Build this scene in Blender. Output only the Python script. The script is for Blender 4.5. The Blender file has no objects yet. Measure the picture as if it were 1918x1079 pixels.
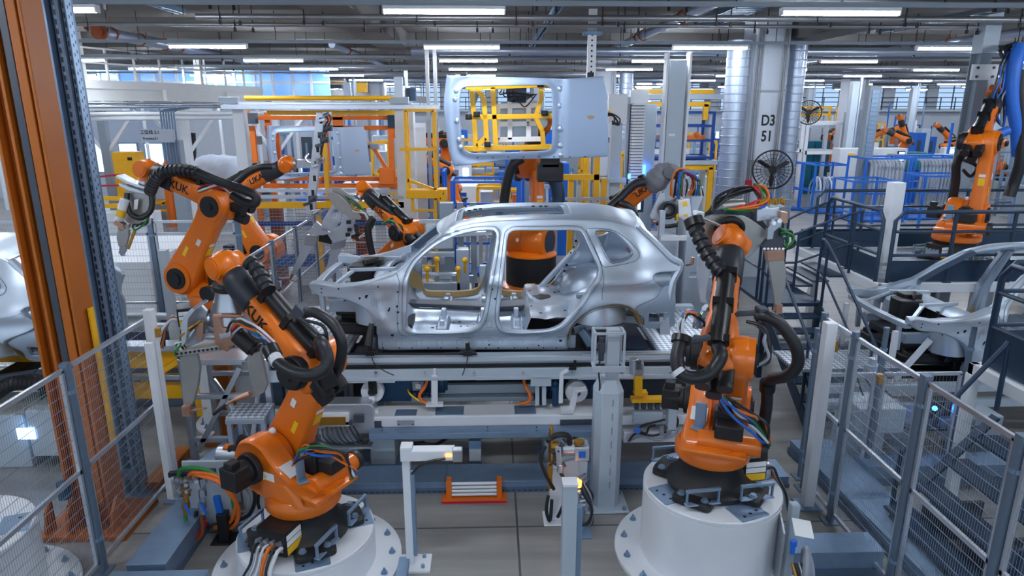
import bpy, bmesh, math, random
from mathutils import Vector as V, Matrix as M
from mathutils.geometry import delaunay_2d_cdt
random.seed(7)
SC = bpy.context.scene
COL = SC.collection
PI = math.pi

# ------------------------------------------------------------------ camera numbers
F, PITCH, YAW, HCAM = 1259.0, math.radians(15.1), math.radians(1.73), 4.24
FWD = V((math.sin(YAW)*math.cos(PITCH), math.cos(YAW)*math.cos(PITCH), -math.sin(PITCH)))
RGT = V((math.cos(YAW), -math.sin(YAW), 0))
UPV = RGT.cross(FWD)
CAM = V((0, 0, HCAM))
def ray(px, py): return FWD + RGT*((px-959.0)/F) + UPV*((539.5-py)/F)
def atY(px, py, Y): d = ray(px, py); return CAM + d*(Y/d.y)
def atX(px, py, X): d = ray(px, py); return CAM + d*(X/d.x)
def atZ(px, py, Z): d = ray(px, py); return CAM + d*((Z-HCAM)/d.z)

# ------------------------------------------------------------------ materials
MATS = {}
def lin(c):
    r = []
    for v in c:
        v /= 255.0
        r.append(v/12.92 if v <= .04045 else ((v+.055)/1.055)**2.4)
    return (*r, 1)
def mat(name, rgb, metal=0.0, rough=.45, var=.08, scale=6.0, emit=0, coat=0.0, bump=0.0, stretch=None):
    m = bpy.data.materials.new(name); m.use_nodes = True
    nt = m.node_tree; N = nt.nodes; L = nt.links
    b = N['Principled BSDF']; c = lin(rgb)
    b.inputs['Metallic'].default_value = metal
    b.inputs['Roughness'].default_value = rough
    b.inputs['Coat Weight'].default_value = coat
    tc = N.new('ShaderNodeTexCoord'); nz = N.new('ShaderNodeTexNoise')
    nz.inputs['Scale'].default_value = scale; nz.inputs['Detail'].default_value = 4
    if stretch:
        mp = N.new('ShaderNodeMapping'); mp.inputs['Scale'].default_value = stretch
        L.new(tc.outputs['Object'], mp.inputs['Vector']); L.new(mp.outputs['Vector'], nz.inputs['Vector'])
    else:
        L.new(tc.outputs['Object'], nz.inputs['Vector'])
    mx = N.new('ShaderNodeMix'); mx.data_type = 'RGBA'
    k0, k1 = 1-var, 1+var*.6
    mx.inputs['A'].default_value = (c[0]*k0, c[1]*k0, c[2]*k0, 1)
    mx.inputs['B'].default_value = (min(1, c[0]*k1), min(1, c[1]*k1), min(1, c[2]*k1), 1)
    L.new(nz.outputs['Fac'], mx.inputs['Factor']); L.new(mx.outputs['Result'], b.inputs['Base Color'])
    mr = N.new('ShaderNodeMapRange'); mr.inputs['To Min'].default_value = max(0.03, rough-.07); mr.inputs['To Max'].default_value = min(1, rough+.07)
    L.new(nz.outputs['Fac'], mr.inputs['Value']); L.new(mr.outputs['Result'], b.inputs['Roughness'])
    if bump:
        bp = N.new('ShaderNodeBump'); bp.inputs['Strength'].default_value = bump; bp.inputs['Distance'].default_value = .01
        L.new(nz.outputs['Fac'], bp.inputs['Height']); L.new(bp.outputs['Normal'], b.inputs['Normal'])
    if emit:
        b.inputs['Emission Color'].default_value = c; b.inputs['Emission Strength'].default_value = emit
    MATS[name] = m
    return m
mat('orange', (232, 116, 14), 0, .38, .07, coat=.35)
mat('orange_rack', (220, 108, 18), 0, .5, .12)
mat('orange_column', (176, 94, 14), 0, .58, .18, 3)
mat('yellow', (250, 186, 22), 0, .42, .08)
mat('black', (24, 25, 28), 0, .38, .2)
mat('rubber', (34, 36, 41), 0, .42, .25, 14, bump=.05)
mat('anthracite', (46, 49, 57), 0, .42, .15, 8)
mat('motor_black', (27, 28, 32), 0, .5, .2, 12)
mat('panelsteel', (164, 182, 208), .45, .46, .05, 3)
mat('bodysteel', (196, 208, 222), .74, .4, .05, 2.5)
mat('bodysteel_dull', (170, 184, 200), .65, .46, .07, 3)
mat('bodydark', (104, 120, 140), .6, .45, .12, 5)
mat('primer_tan', (176, 148, 96), .1, .5, .12, 8)
mat('steel', (188, 192, 200), .9, .3, .1, 9)
mat('steel_plate', (170, 168, 165), .75, .42, .12, 7)
mat('alu', (205, 212, 222), .8, .36, .08, 9)
mat('galv', (138, 164, 192), .55, .46, .16, 9)
mat('galv_dark', (104, 124, 148), .5, .48, .16, 9)
mat('fence_post', (112, 130, 150), .4, .45, .1, 9)
mat('wire', (150, 164, 180), .5, .45, .05, 9)
mat('grey_paint', (182, 195, 207), 0, .45, .06, 4)
mat('white_paint', (226, 230, 236), 0, .42, .05, 4)
mat('cream_steel', (204, 205, 204), 0, .5, .06, 3)
mat('mid_grey', (136, 148, 160), 0, .5, .1, 5)
mat('dark_grey', (66, 72, 84), 0, .5, .15, 6)
mat('navy', (34, 56, 80), .1, .42, .15, 6)
mat('blue', (18, 104, 204), 0, .45, .1, 5)
mat('blue_deep', (16, 72, 158), 0, .45, .1, 5)
mat('blue_motor', (22, 66, 104), 0, .42, .15, 9)
mat('blue_valve', (30, 110, 225), 0, .4, .08, 9)
mat('teal_cloth', (18, 104, 128), 0, .8, .2, 6)
mat('dust_cloth', (204, 211, 224), 0, .8, .14, 3)
mat('copper', (192, 148, 126), .85, .34, .15, 12)
mat('brass', (190, 140, 60), .8, .36, .15, 12)
mat('concrete_wall', (196, 204, 216), 0, .75, .07, 2)
mat('ceiling_concrete', (116, 114, 111), 0, .8, .16, 1.4)
mat('duct', (176, 188, 206), .75, .36, .08, 5)
mat('pipe', (150, 152, 156), .6, .38, .14, 5)
mat('rust', (146, 70, 30), .2, .6, .25, 9)
mat('rod_black', (28, 30, 34), 0, .6, .1)
mat('red', (196, 28, 44), 0, .5, .1)
mat('green', (38, 128, 62), 0, .5, .1)
mat('cable_orange', (226, 112, 28), 0, .5, .1)
mat('cable_white', (214, 218, 224), 0, .5, .1)
mat('cable_blue', (36, 104, 200), 0, .5, .1)
mat('label_white', (234, 236, 238), 0, .5, .03)
mat('label_yellow', (246, 196, 40), 0, .5, .05)
mat('label_grey', (150, 158, 170), 0, .5, .05)
mat('ink', (20, 22, 26), 0, .6, .05)
mat('skin', (196, 150, 122), 0, .6, .05)
mat('cloth_navy', (28, 40, 64), 0, .85, .15)
mat('hair', (42, 32, 26), 0, .7, .2)
mat('grey_cover', (128, 131, 138), 0, .75, .16, 5)
mat('foil', (214, 216, 222), .95, .22, .1, 14, bump=.5)
mat('chalk_white', (236, 240, 246), 0, .5, .03)
mat('lamp_glow', (236, 244, 255), 0, .5, 0, emit=52)
mat('screen', (160, 205, 255), 0, .3, 0, emit=2.2)
mat('sky_pane', (112, 166, 236), 0, .2, .2, .6, emit=.22)
mat('blue_led', (40, 130, 255), 0, .3, 0, emit=7)
mat('amber_led', (255, 150, 50), 0, .3, 0, emit=3)

# diamond tread plate: raised lozenges
def tread():
    m = mat('tread', (200, 208, 220), .7, .36, .1, 8)
    nt = m.node_tree; N = nt.nodes; L = nt.links
    tc = N.new('ShaderNodeTexCoord'); mp = N.new('ShaderNodeMapping')
    mp.inputs['Rotation'].default_value = (0, 0, .785); mp.inputs['Scale'].default_value = (20, 20, 0.01)
    ck = N.new('ShaderNodeTexChecker'); ck.inputs['Scale'].default_value = 1
    L.new(tc.outputs['Object'], mp.inputs['Vector']); L.new(mp.outputs['Vector'], ck.inputs['Vector'])
    bp = N.new('ShaderNodeBump'); bp.inputs['Strength'].default_value = .9; bp.inputs['Distance'].default_value = .01
    L.new(ck.outputs['Fac'], bp.inputs['Height']); L.new(bp.outputs['Normal'], N['Principled BSDF'].inputs['Normal'])
    ck.inputs['Color1'].default_value = lin((222, 228, 236)); ck.inputs['Color2'].default_value = lin((138, 148, 162))
    L.new(ck.outputs['Color'], N['Principled BSDF'].inputs['Base Color'])
tread()

# ------------------------------------------------------------------ mesh collecting
def frame_of(t, up=V((0, 0, 1))):
    t = t.normalized()
    if abs(t.dot(up)) > .97: up = V((0, 1, 0)) if abs(t.y) < .9 else V((1, 0, 0))
    x = t.cross(up).normalized()
    return x, x.cross(t).normalized(), t        # side, up, along
class G:
    def __init__(s, T=None): s.v = []; s.f = []; s.T = T; s.ch = []
    def add(s, vs, fs):
        o = len(s.v); s.ch.append((o, len(s.f), len(vs), len(fs)))
        if s.T is not None: vs = [s.T @ V(p) for p in vs]
        s.v += [tuple(p) for p in vs]
        s.f += [tuple(i+o for i in f) for f in fs]
        return s
    def box(s, c, d, R=None):
        c = V(c); x, y, z = d[0]/2, d[1]/2, d[2]/2
        ps = [V((a*x, b*y, e*z)) for e in (-1, 1) for a, b in ((-1, -1), (1, -1), (1, 1), (-1, 1))]
        if R is not None: ps = [R @ p for p in ps]
        return s.add([c+p for p in ps], [(3, 2, 1, 0), (4, 5, 6, 7), (0, 1, 5, 4), (1, 2, 6, 5), (2, 3, 7, 6), (3, 0, 4, 7)])
    def bb(s, lo, hi):
        return s.box([(a+b)/2 for a, b in zip(lo, hi)], [abs(b-a) for a, b in zip(lo, hi)])
    def bar(s, a, b, w, h=None, up=V((0, 0, 1))):
        a, b = V(a), V(b); h = h or w
        x, y, t = frame_of(b-a, up)
        ps = [p + x*(i*w/2) + y*(j*h/2) for p in (a, b) for i, j in ((-1, -1), (1, -1), (1, 1), (-1, 1))]
        return s.add(ps, [(0, 1, 2, 3), (7, 6, 5, 4), (0, 4, 5, 1), (1, 5, 6, 2), (2, 6, 7, 3), (3, 7, 4, 0)])
    def loft(s, secs, cap=True, closed=False):
        n = len(secs[0]); vs = [p for q in secs for p in q]; fs = []
        k = len(secs)
        for i in range(k if closed else k-1):
            a, b = i*n, ((i+1) % k)*n
            for j in range(n):
                fs.append((a+j, a+(j+1) % n, b+(j+1) % n, b+j))
        if cap and not closed:
            fs.append(tuple(range(n-1, -1, -1))); fs.append(tuple((k-1)*n+j for j in range(n)))
        return s.add(vs, fs)
    def cyl(s, a, b, r, r2=None, n=16, cap=True):
        a, b = V(a), V(b); r2 = r if r2 is None else r2
        x, y, t = frame_of(b-a)
        secs = [[p + (x*math.cos(q*2*PI/n) + y*math.sin(q*2*PI/n))*rr for q in range(n)] for p, rr in ((a, r), (b, r2))]
        return s.loft(secs, cap)
    def lathe(s, o, ax, prof, n=24, cap=True):
        o = V(o); x, y, t = frame_of(V(ax))
        return s.loft([[o + t*h + (x*math.cos(q*2*PI/n) + y*math.sin(q*2*PI/n))*r for q in range(n)] for r, h in prof], cap)
    def tube(s, pts, r, n=8, cap=True, closed=False):
        pts = [V(p) for p in pts]; k = len(pts)
        rr = r if isinstance(r, (list, tuple)) else [r]*k
        secs = []; px = None
        for i, p in enumerate(pts):
            if closed: t = pts[(i+1) % k] - pts[i-1]
            else: t = pts[min(i+1, k-1)] - pts[max(i-1, 0)]
            if t.length < 1e-9: t = V((0, 0, 1))
            t.normalize()
            if px is None: px = frame_of(t)[0]
            px = px - t*px.dot(t)
            if px.length < 1e-5: px = frame_of(t)[0]
            px.normalize(); py = t.cross(px)
            secs.append([p + (px*math.cos(q*2*PI/n) + py*math.sin(q*2*PI/n))*rr[i] for q in range(n)])
        return s.loft(secs, cap, closed)
    def sph(s, c, r, n=16, m=10, R=None):
        c = V(c); r = r if isinstance(r, (tuple, list)) else (r, r, r)
        secs = []
        for i in range(m+1):
            th = PI*i/m; th = min(max(th, .02), PI-.02)
            q = [V((r[0]*math.sin(th)*math.cos(a*2*PI/n), r[1]*math.sin(th)*math.sin(a*2*PI/n), r[2]*math.cos(th))) for a in range(n)]
            if R is not None: q = [R @ p for p in q]
            secs.append([c+p for p in q])
        return s.loft(secs[::-1])
    def prism(s, poly, o, ux, uy, th, mid=False):
        o, ux, uy = V(o), V(ux), V(uy); uz = ux.cross(uy).normalized()
        a = sum(poly[i][0]*poly[(i+1) % len(poly)][1] - poly[(i+1) % len(poly)][0]*poly[i][1] for i in range(len(poly)))
        if a < 0: poly = poly[::-1]
        z0 = -th/2 if mid else 0
        secs = [[o + ux*p[0] + uy*p[1] + uz*z for p in poly] for z in (z0, z0+th)]
        return s.loft(secs)
    def torus(s, c, ax, R, r, n=24, m=8, a0=0, a1=2*PI):
        c = V(c); x, y, t = frame_of(V(ax)); full = abs(a1-a0-2*PI) < 1e-6
        k = n if full else n+1
        return s.tube([c + (x*math.cos(a0+(a1-a0)*i/n) + y*math.sin(a0+(a1-a0)*i/n))*R for i in range(k)], r, m, closed=full)
ROOTM = {}
def setp(o, label=None, cat=None, group=None, kind=None):
    if label: o['label'] = label
    if cat: o['category'] = cat
    if group: o['group'] = group
    if kind: o['kind'] = kind
    return o
def thing(name, label, cat, loc=(0, 0, 0), group=None, rz=0):
    o = bpy.data.objects.new(name, None); COL.objects.link(o)
    o.empty_display_size = .2
    o.location = loc; o.rotation_euler = (0, 0, rz)
    ROOTM[o.name] = M.Translation(V(loc)) @ M.Rotation(rz, 4, 'Z')
    return setp(o, label, cat, group)
KEEP = {'wire_mesh', 'mesh', 'slot', 'cable_chain', 'cage', 'profile_frame', 'lettering', 'painted_number', 'perforation', 'fitting', 'label_print', 'truss', 'frame', 'door', 'side_reinforcement', 'floor_pan', 'dust_cover', 'hose_fitting', 'vent', 'stored_part', 'hand', 'wing_rail'}
def clusters(g, gap=.015):
    """which collected shapes touch: lists of chunk numbers"""
    bb = []
    for o, fo, nv, nf in g.ch:
        q = g.v[o:o+nv]
        bb.append([min(p[i] for p in q) for i in range(3)]+[max(p[i] for p in q) for i in range(3)])
    n = len(bb); par = list(range(n))
    def find(i):
        while par[i] != i: par[i] = par[par[i]]; i = par[i]
        return i
    for i in range(n):
        for j in range(i+1, n):
            a, b = bb[i], bb[j]
            if all(a[k] <= b[k+3]+gap and b[k] <= a[k+3]+gap for k in range(3)): par[find(i)] = find(j)
    out = {}
    for i in range(n): out.setdefault(find(i), []).append(i)
    return list(out.values())
def ob(name, g, m, parent=None, **kw):
    """one mesh object per connected piece of what was collected (surface pattern and lettering stay whole)"""
    if parent is not None and name not in KEEP and 1 < len(g.ch) <= 400 and not kw.get('weld'):
        cl = clusters(g)
        if 1 < len(cl) <= 100:
            kw = dict(kw); kw.pop('kind', None); first = None
            for c in cl:
                h = G()
                for i in c:
                    o, fo, nv, nf = g.ch[i]; d = len(h.v)-o
                    h.ch.append((len(h.v), len(h.f), nv, nf)); h.v += g.v[o:o+nv]; h.f += [tuple(k+d for k in f) for f in g.f[fo:fo+nf]]
                q = ob1(name, h, m, parent, **kw); first = first or q
            return first
    return ob1(name, g, m, parent, **kw)
def ob1(name, g, m, parent=None, sm=32, bev=0, label=None, cat=None, group=None, kind=None, segs=2, local=False, weld=0):
    """one mesh object out of the collected geometry (world coordinates)"""
    vs = g.v
    if parent is not None:
        root = parent
        while root.parent is not None: root = root.parent
        if root.name in ROOTM and not local:
            im = ROOTM[root.name].inverted(); vs = [im @ V(p) for p in vs]
        loc = None
    else:
        # origin at the base of the thing
        xs = [p[0] for p in vs]; ys = [p[1] for p in vs]; zs = [p[2] for p in vs]
        loc = V(((min(xs)+max(xs))/2, (min(ys)+max(ys))/2, min(zs)))
        vs = [V(p)-loc for p in vs]
    me = bpy.data.meshes.new(name); me.from_pydata([tuple(p) for p in vs], [], g.f); me.update()
    if weld:
        bm = bmesh.new(); bm.from_mesh(me); bmesh.ops.remove_doubles(bm, verts=bm.verts, dist=weld)
        bmesh.ops.recalc_face_normals(bm, faces=bm.faces); bm.to_mesh(me); bm.free()
    me.materials.append(MATS[m] if isinstance(m, str) else m)
    o = bpy.data.objects.new(name, me); COL.objects.link(o)
    if parent is not None: o.parent = parent
    else:
        o.location = loc; ROOTM[o.name] = M.Translation(loc)
    if sm:
        me.shade_smooth(); me.set_sharp_from_angle(angle=math.radians(sm))
    if bev:
        b = o.modifiers.new('bevel', 'BEVEL'); b.width = bev; b.segments = segs; b.limit_method = 'ANGLE'; b.angle_limit = math.radians(40)
    return setp(o, label, cat, group, kind)
def copy_tree(o, loc=None, rz=None, label=None, group=None, parent=None):
    c = o.copy(); COL.objects.link(c)
    if parent is not None: c.parent = parent
    if loc is not None: c.location = loc
    if rz is not None: c.rotation_euler = (0, 0, rz)
    if label: c['label'] = label
    if group: c['group'] = group
    for ch in list(o.children): copy_tree(ch, parent=c)
    if parent is None: ROOTM[c.name] = M.Translation(c.location) @ M.Rotation(c.rotation_euler.z, 4, 'Z')
    return c
def spline(pts, n=8, closed=False):
    pts = [V(p) for p in pts]; k = len(pts); out = []
    for i in range(k if closed else k-1):
        if closed: p0, p1, p2, p3 = pts[i-1], pts[i], pts[(i+1) % k], pts[(i+2) % k]
        else: p0, p1, p2, p3 = pts[max(i-1, 0)], pts[i], pts[i+1], pts[min(i+2, k-1)]
        for j in range(n):
            t = j/n
            out.append(.5*((2*p1) + (p2-p0)*t + (2*p0-5*p1+4*p2-p3)*t*t + (3*p1-p0-3*p2+p3)*t**3))
    if not closed: out.append(pts[-1])
    return out
def resample(pts, step, closed=False):
    pts = [V(p) for p in pts]
    if closed: pts = pts + [pts[0]]
    L = [0]
    for a, b in zip(pts, pts[1:]): L.append(L[-1] + (b-a).length)
    n = max(2, round(L[-1]/step)); out = []; j = 0
    for i in range(n if closed else n+1):
        d = L[-1]*i/n
        while j < len(pts)-2 and L[j+1] < d: j += 1
        seg = L[j+1]-L[j]
        out.append(pts[j].lerp(pts[j+1], (d-L[j])/seg if seg > 1e-9 else 0))
    return out
def hose(g, pts, r, n=10, sp=8, rib=0, pitch=.03):
    """smooth hose through the points; rib > 0 gives a corrugated one"""
    q = spline(pts, sp)
    if rib:
        q = resample(q, pitch/2)
        g.tube(q, [r if i % 2 else r-rib for i in range(len(q))], n)
    else: g.tube(q, r, n)
    return g
def rrect(w, h, r, k=4):
    out = []
    r = min(r, w/2-1e-4, h/2-1e-4)
    for cx, cy, a0 in ((w/2-r, h/2-r, 0), (-w/2+r, h/2-r, PI/2), (-w/2+r, -h/2+r, PI), (w/2-r, -h/2+r, 1.5*PI)):
        for i in range(k+1):
            a = a0 + PI/2*i/k; out.append((cx+r*math.cos(a), cy+r*math.sin(a)))
    return out
def place(poly, o, ux, uy): return [V(o) + V(ux)*p[0] + V(uy)*p[1] for p in poly]
TXT = {}
def text_geo(s):
    if s in TXT: return TXT[s]
    cu = bpy.data.curves.new('lettering_curve', 'FONT'); cu.body = s; cu.size = 1; cu.extrude = .004; cu.offset = .022; cu.align_x = 'CENTER'; cu.align_y = 'CENTER'
    o = bpy.data.objects.new('lettering_curve', cu); COL.objects.link(o)
    dg = bpy.context.evaluated_depsgraph_get(); ev = o.evaluated_get(dg); me = ev.to_mesh()
    r = ([v.co.copy() for v in me.vertices], [tuple(p.vertices) for p in me.polygons])
    ev.to_mesh_clear(); bpy.data.objects.remove(o); bpy.data.curves.remove(cu)
    TXT[s] = r
    return r
def text(g, s, c, ux, uy, size, thick=.003, sx=1.0):
    vs, fs = text_geo(s); c, ux, uy = V(c), V(ux).normalized(), V(uy).normalized(); uz = ux.cross(uy)
    return g.add([c + ux*(v.x*size*sx) + uy*(v.y*size) + uz*(thick if v.z > 0 else 0) for v in vs], fs)
def inside(p, poly):
    x, y = p[0], p[1]; c = False; n = len(poly); j = n-1
    for i in range(n):
        xi, yi = poly[i][0], poly[i][1]; xj, yj = poly[j][0], poly[j][1]
        if (yi > y) != (yj > y) and x < (xj-xi)*(y-yi)/(yj-yi)+xi: c = not c
        j = i
    return c
def pdist(p, poly, closed=True):
    best = 1e9; n = len(poly); x, y = p[0], p[1]
    for i in range(n if closed else n-1):
        ax, ay = poly[i][0], poly[i][1]; bx, by = poly[(i+1) % n][0], poly[(i+1) % n][1]
        dx, dy = bx-ax, by-ay; q = dx*dx+dy*dy
        t = 0 if q < 1e-12 else max(0, min(1, ((x-ax)*dx+(y-ay)*dy)/q))
        d = (x-ax-t*dx)**2 + (y-ay-t*dy)**2
        if d < best: best = d
    return math.sqrt(best)
def area2(poly): return sum(poly[i][0]*poly[(i+1) % len(poly)][1] - poly[(i+1) % len(poly)][0]*poly[i][1] for i in range(len(poly)))/2
def inset(poly, d):
    """offset a closed loop towards its inside (d > 0), by vertex normals"""
    s = 1 if area2(poly) > 0 else -1; n = len(poly); out = []
    for i in range(n):
        a, b, c = poly[i-1], poly[i], poly[(i+1) % n]
        t1 = V((b[0]-a[0], b[1]-a[1], 0)); t2 = V((c[0]-b[0], c[1]-b[1], 0))
        if t1.length < 1e-9 or t2.length < 1e-9: out.append((b[0], b[1])); continue
        t1.normalize(); t2.normalize(); t = t1+t2
        if t.length < 1e-4: t = t1
        t.normalize(); nn = V((-t.y, t.x, 0))*s
        k = 1/max(.6, V((-t1.y, t1.x, 0)).dot(nn)*s)
        out.append((b[0]+nn.x*d*k, b[1]+nn.y*d*k))
    return out
def smoothstep(a, b, x):
    t = max(0, min(1, (x-a)/(b-a))); return t*t*(3-2*t)
def interp(xs, ys, x):
    if x <= xs[0]: return ys[0]
    for i in range(len(xs)-1):
        if x <= xs[i+1]:
            t = (x-xs[i])/(xs[i+1]-xs[i]); t = t*t*(3-2*t)*.5 + t*.5
            return ys[i]+(ys[i+1]-ys[i])*t
    return ys[-1]
def cdt_faces(outline, holes, step):
    pts = []; edges = []
    for lp in [outline]+holes:
        o = len(pts); pts += [V((p[0], p[1])) for p in lp]
        edges += [(o+i, o+(i+1) % len(lp)) for i in range(len(lp))]
    x0 = min(p[0] for p in outline); x1 = max(p[0] for p in outline); y0 = min(p[1] for p in outline); y1 = max(p[1] for p in outline)
    nx = int((x1-x0)/step)+1; ny = int((y1-y0)/step)+1
    for i in range(nx):
        for j in range(ny):
            p = (x0+step*(i+.5*(j % 2)), y0+step*(j+.5))
            if inside(p, outline) and not any(inside(p, h) for h in holes) and min(pdist(p, lp) for lp in [outline]+holes) > step*.45:
                pts.append(V(p))
    vv, ee, ff, ov, oe, of = delaunay_2d_cdt(pts, edges, [], 0, 1e-6)
    keep = []
    for f in ff:
        cx = sum(vv[i][0] for i in f)/len(f); cy = sum(vv[i][1] for i in f)/len(f)
        if inside((cx, cy), outline) and not any(inside((cx, cy), h) for h in holes): keep.append(tuple(f))
    return vv, keep
def skin_panel(g, outline, holes, P, step=.05, fil=.018, depth=.1, flip=False, inner=True):
    """pressed sheet: outline and holes in panel coordinates, P(u, v, d) -> world, d = depth into the panel;
    rolled edges at every boundary, then a return flange of the given depth"""
    out0 = inset(outline, fil)
    hol0 = [inset(h, -fil) for h in holes]
    vv, ff = cdt_faces(out0, hol0, step)
    def put(vs, fs):
        if flip: fs = [f[::-1] for f in fs]
        g.add(vs, fs)
    def orient(f):
        a = sum(vv[f[i]][0]*vv[f[(i+1) % len(f)]][1]-vv[f[(i+1) % len(f)]][0]*vv[f[i]][1] for i in range(len(f)))
        return f if a > 0 else f[::-1]
    ff = [orient(f) for f in ff]
    put([P(p[0], p[1], 0) for p in vv], ff)
    if inner: put([P(p[0], p[1], depth) for p in vv], [f[::-1] for f in ff])
    for lp, hole in [(outline, False)]+[(h, True) for h in holes]:
        s = -1 if hole else 1
        rows = []
        for a in (0, 30, 60, 90):
            a = math.radians(a)
            rows.append((inset(lp, s*fil*(1-math.sin(a))), fil*(1-math.cos(a))))
        rows.append((lp, depth if not inner else depth))
        if inner: rows.append((inset(lp, s*fil), depth))
        n = len(lp); ccw = area2(lp) > 0
        vs = [P(p[0], p[1], d) for r, d in rows for p in r]; fs = []
        for k in range(len(rows)-1):
            for i in range(n):
                q = (k*n+i, (k+1)*n+i, (k+1)*n+(i+1) % n, k*n+(i+1) % n)
                if ccw == hole: q = q[::-1]
                fs.append(q)
        put(vs, fs)
# ================================================================== the hall
def floor_material():
    m = mat('floor_concrete', (152, 151, 149), 0, .34, .2, .9, bump=.03)
    nt = m.node_tree; N = nt.nodes; L = nt.links; b = N['Principled BSDF']
    old = b.inputs['Base Color'].links[0].from_socket
    tc = N.new('ShaderNodeTexCoord'); sp = N.new('ShaderNodeSeparateXYZ'); L.new(tc.outputs['Object'], sp.inputs[0])
    acc = None
    for ax, off, per in (('X', 0.24, 6.0), ('Y', 6.13, 6.0)):
        a = N.new('ShaderNodeMath'); a.operation = 'SUBTRACT'; a.inputs[1].default_value = off-per/2; L.new(sp.outputs[ax], a.inputs[0])
        w = N.new('ShaderNodeMath'); w.operation = 'FLOORED_MODULO'; w.inputs[1].default_value = per; L.new(a.outputs[0], w.inputs[0])
        d = N.new('ShaderNodeMath'); d.operation = 'SUBTRACT'; d.inputs[1].default_value = per/2; L.new(w.outputs[0], d.inputs[0])
        e = N.new('ShaderNodeMath'); e.operation = 'ABSOLUTE'; L.new(d.outputs[0], e.inputs[0])
        f = N.new('ShaderNodeMath'); f.operation = 'LESS_THAN'; f.inputs[1].default_value = .011; L.new(e.outputs[0], f.inputs[0])
        if acc is None: acc = f
        else:
            mx = N.new('ShaderNodeMath'); mx.operation = 'MAXIMUM'; L.new(acc.outputs[0], mx.inputs[0]); L.new(f.outputs[0], mx.inputs[1]); acc = mx
    # long streaks of lighter and darker tone across the slab
    mp = N.new('ShaderNodeMapping'); mp.inputs['Scale'].default_value = (.25, 2.6, 1); L.new(tc.outputs['Object'], mp.inputs['Vector'])
    nz = N.new('ShaderNodeTexNoise'); nz.inputs['Scale'].default_value = 1.6; nz.inputs['Detail'].default_value = 6; L.new(mp.outputs[0], nz.inputs['Vector'])
    rp = N.new('ShaderNodeMapRange'); rp.inputs['From Min'].default_value = .35; rp.inputs['From Max'].default_value = .7
    rp.inputs['To Min'].default_value = .72; rp.inputs['To Max'].default_value = 1.08; L.new(nz.outputs['Fac'], rp.inputs['Value'])
    v = N.new('ShaderNodeVectorMath'); v.operation = 'SCALE'; L.new(old, v.inputs[0]); L.new(rp.outputs[0], v.inputs['Scale'])
    j = N.new('ShaderNodeMix'); j.data_type = 'RGBA'; j.inputs['B'].default_value = (.06, .065, .075, 1)
    L.new(acc.outputs[0], j.inputs['Factor']); L.new(v.outputs[0], j.inputs['A']); L.new(j.outputs['Result'], b.inputs['Base Color'])
floor_material()
FX0, FX1, FY0, FY1, CEIL = -40, 46, -12, 62, 6.75
g = G().box(((FX0+FX1)/2, (FY0+FY1)/2, -.1), (FX1-FX0, FY1-FY0, .2))
o = ob('floor', g, 'floor_concrete', sm=0, kind='structure', label='pale grey concrete hall floor with saw-cut joints')
o.data.transform(M.Translation(o.location)); o.location = (0, 0, 0)
# ceiling slab with cross beams and slab joints
g = G().box(((FX0+FX1)/2, (FY0+FY1)/2, CEIL+.1), (FX1-FX0, FY1-FY0, .2))
y = -9.0
while y < 60:
    g.box(((FX0+FX1)/2, y, CEIL-.30), (FX1-FX0, 1.25, .62)); y += 3.05
for x in (-14.5, -2.6, 7.4, 19, 31): g.box((x, (FY0+FY1)/2, CEIL-.5), (.8, FY1-FY0, 1.0))
ob('ceiling', g, 'ceiling_concrete', sm=0, kind='structure', label='grey concrete ceiling with deep cross beams')
# far wall: solid below, a band of windows above a gallery railing
g = G()
g.bb((FX0, 56, 0), (FX1, 56.3, 4.0)); g.bb((FX0, 56, 6.1), (FX1, 56.3, CEIL))
x = FX0
while x < FX1:
    g.bb((x, 56, 4.0), (x+.9, 56.3, 6.1)); x += 3.6
ob('wall_back', g, 'concrete_wall', sm=0, kind='structure', label='pale far wall below a band of windows')
x = FX0+.9; n = 1
while x < FX1-2:
    f = G()
    for a in (0, 1.3, 2.64): f.bb((x+a, 56.08, 4.02), (x+a+.06, 56.18, 6.08))
    for zz in (4.02, 5.3, 6.02): f.bb((x+.03, 56.08, zz), (x+2.67, 56.18, zz+.06))
    w = ob('window_%d' % n, f, 'mid_grey', sm=0, kind='structure', label='gallery window in the far wall')
    gl = mat('glass_pane_%d' % n, (220, 232, 250), 0, .05, 0) if n == 1 else MATS['glass_pane_1']
    if n == 1: gl.node_tree.nodes['Principled BSDF'].inputs['Transmission Weight'].default_value = 1; gl.node_tree.nodes['Principled BSDF'].inputs['IOR'].default_value = 1.02
    ob('pane', G().bb((x+.07, 56.12, 4.08), (x+2.63, 56.125, 6.02)), gl, w, sm=0)
    x += 3.6; n += 1
ob('wall_left', G().bb((FX0-.3, FY0, 0), (FX0, FY1, CEIL)), 'concrete_wall', sm=0, kind='structure', label='pale left hall wall')
ob('wall_right', G().bb((FX1, FY0, 0), (FX1+.3, FY1, CEIL)), 'concrete_wall', sm=0, kind='structure', label='pale right hall wall')

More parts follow.
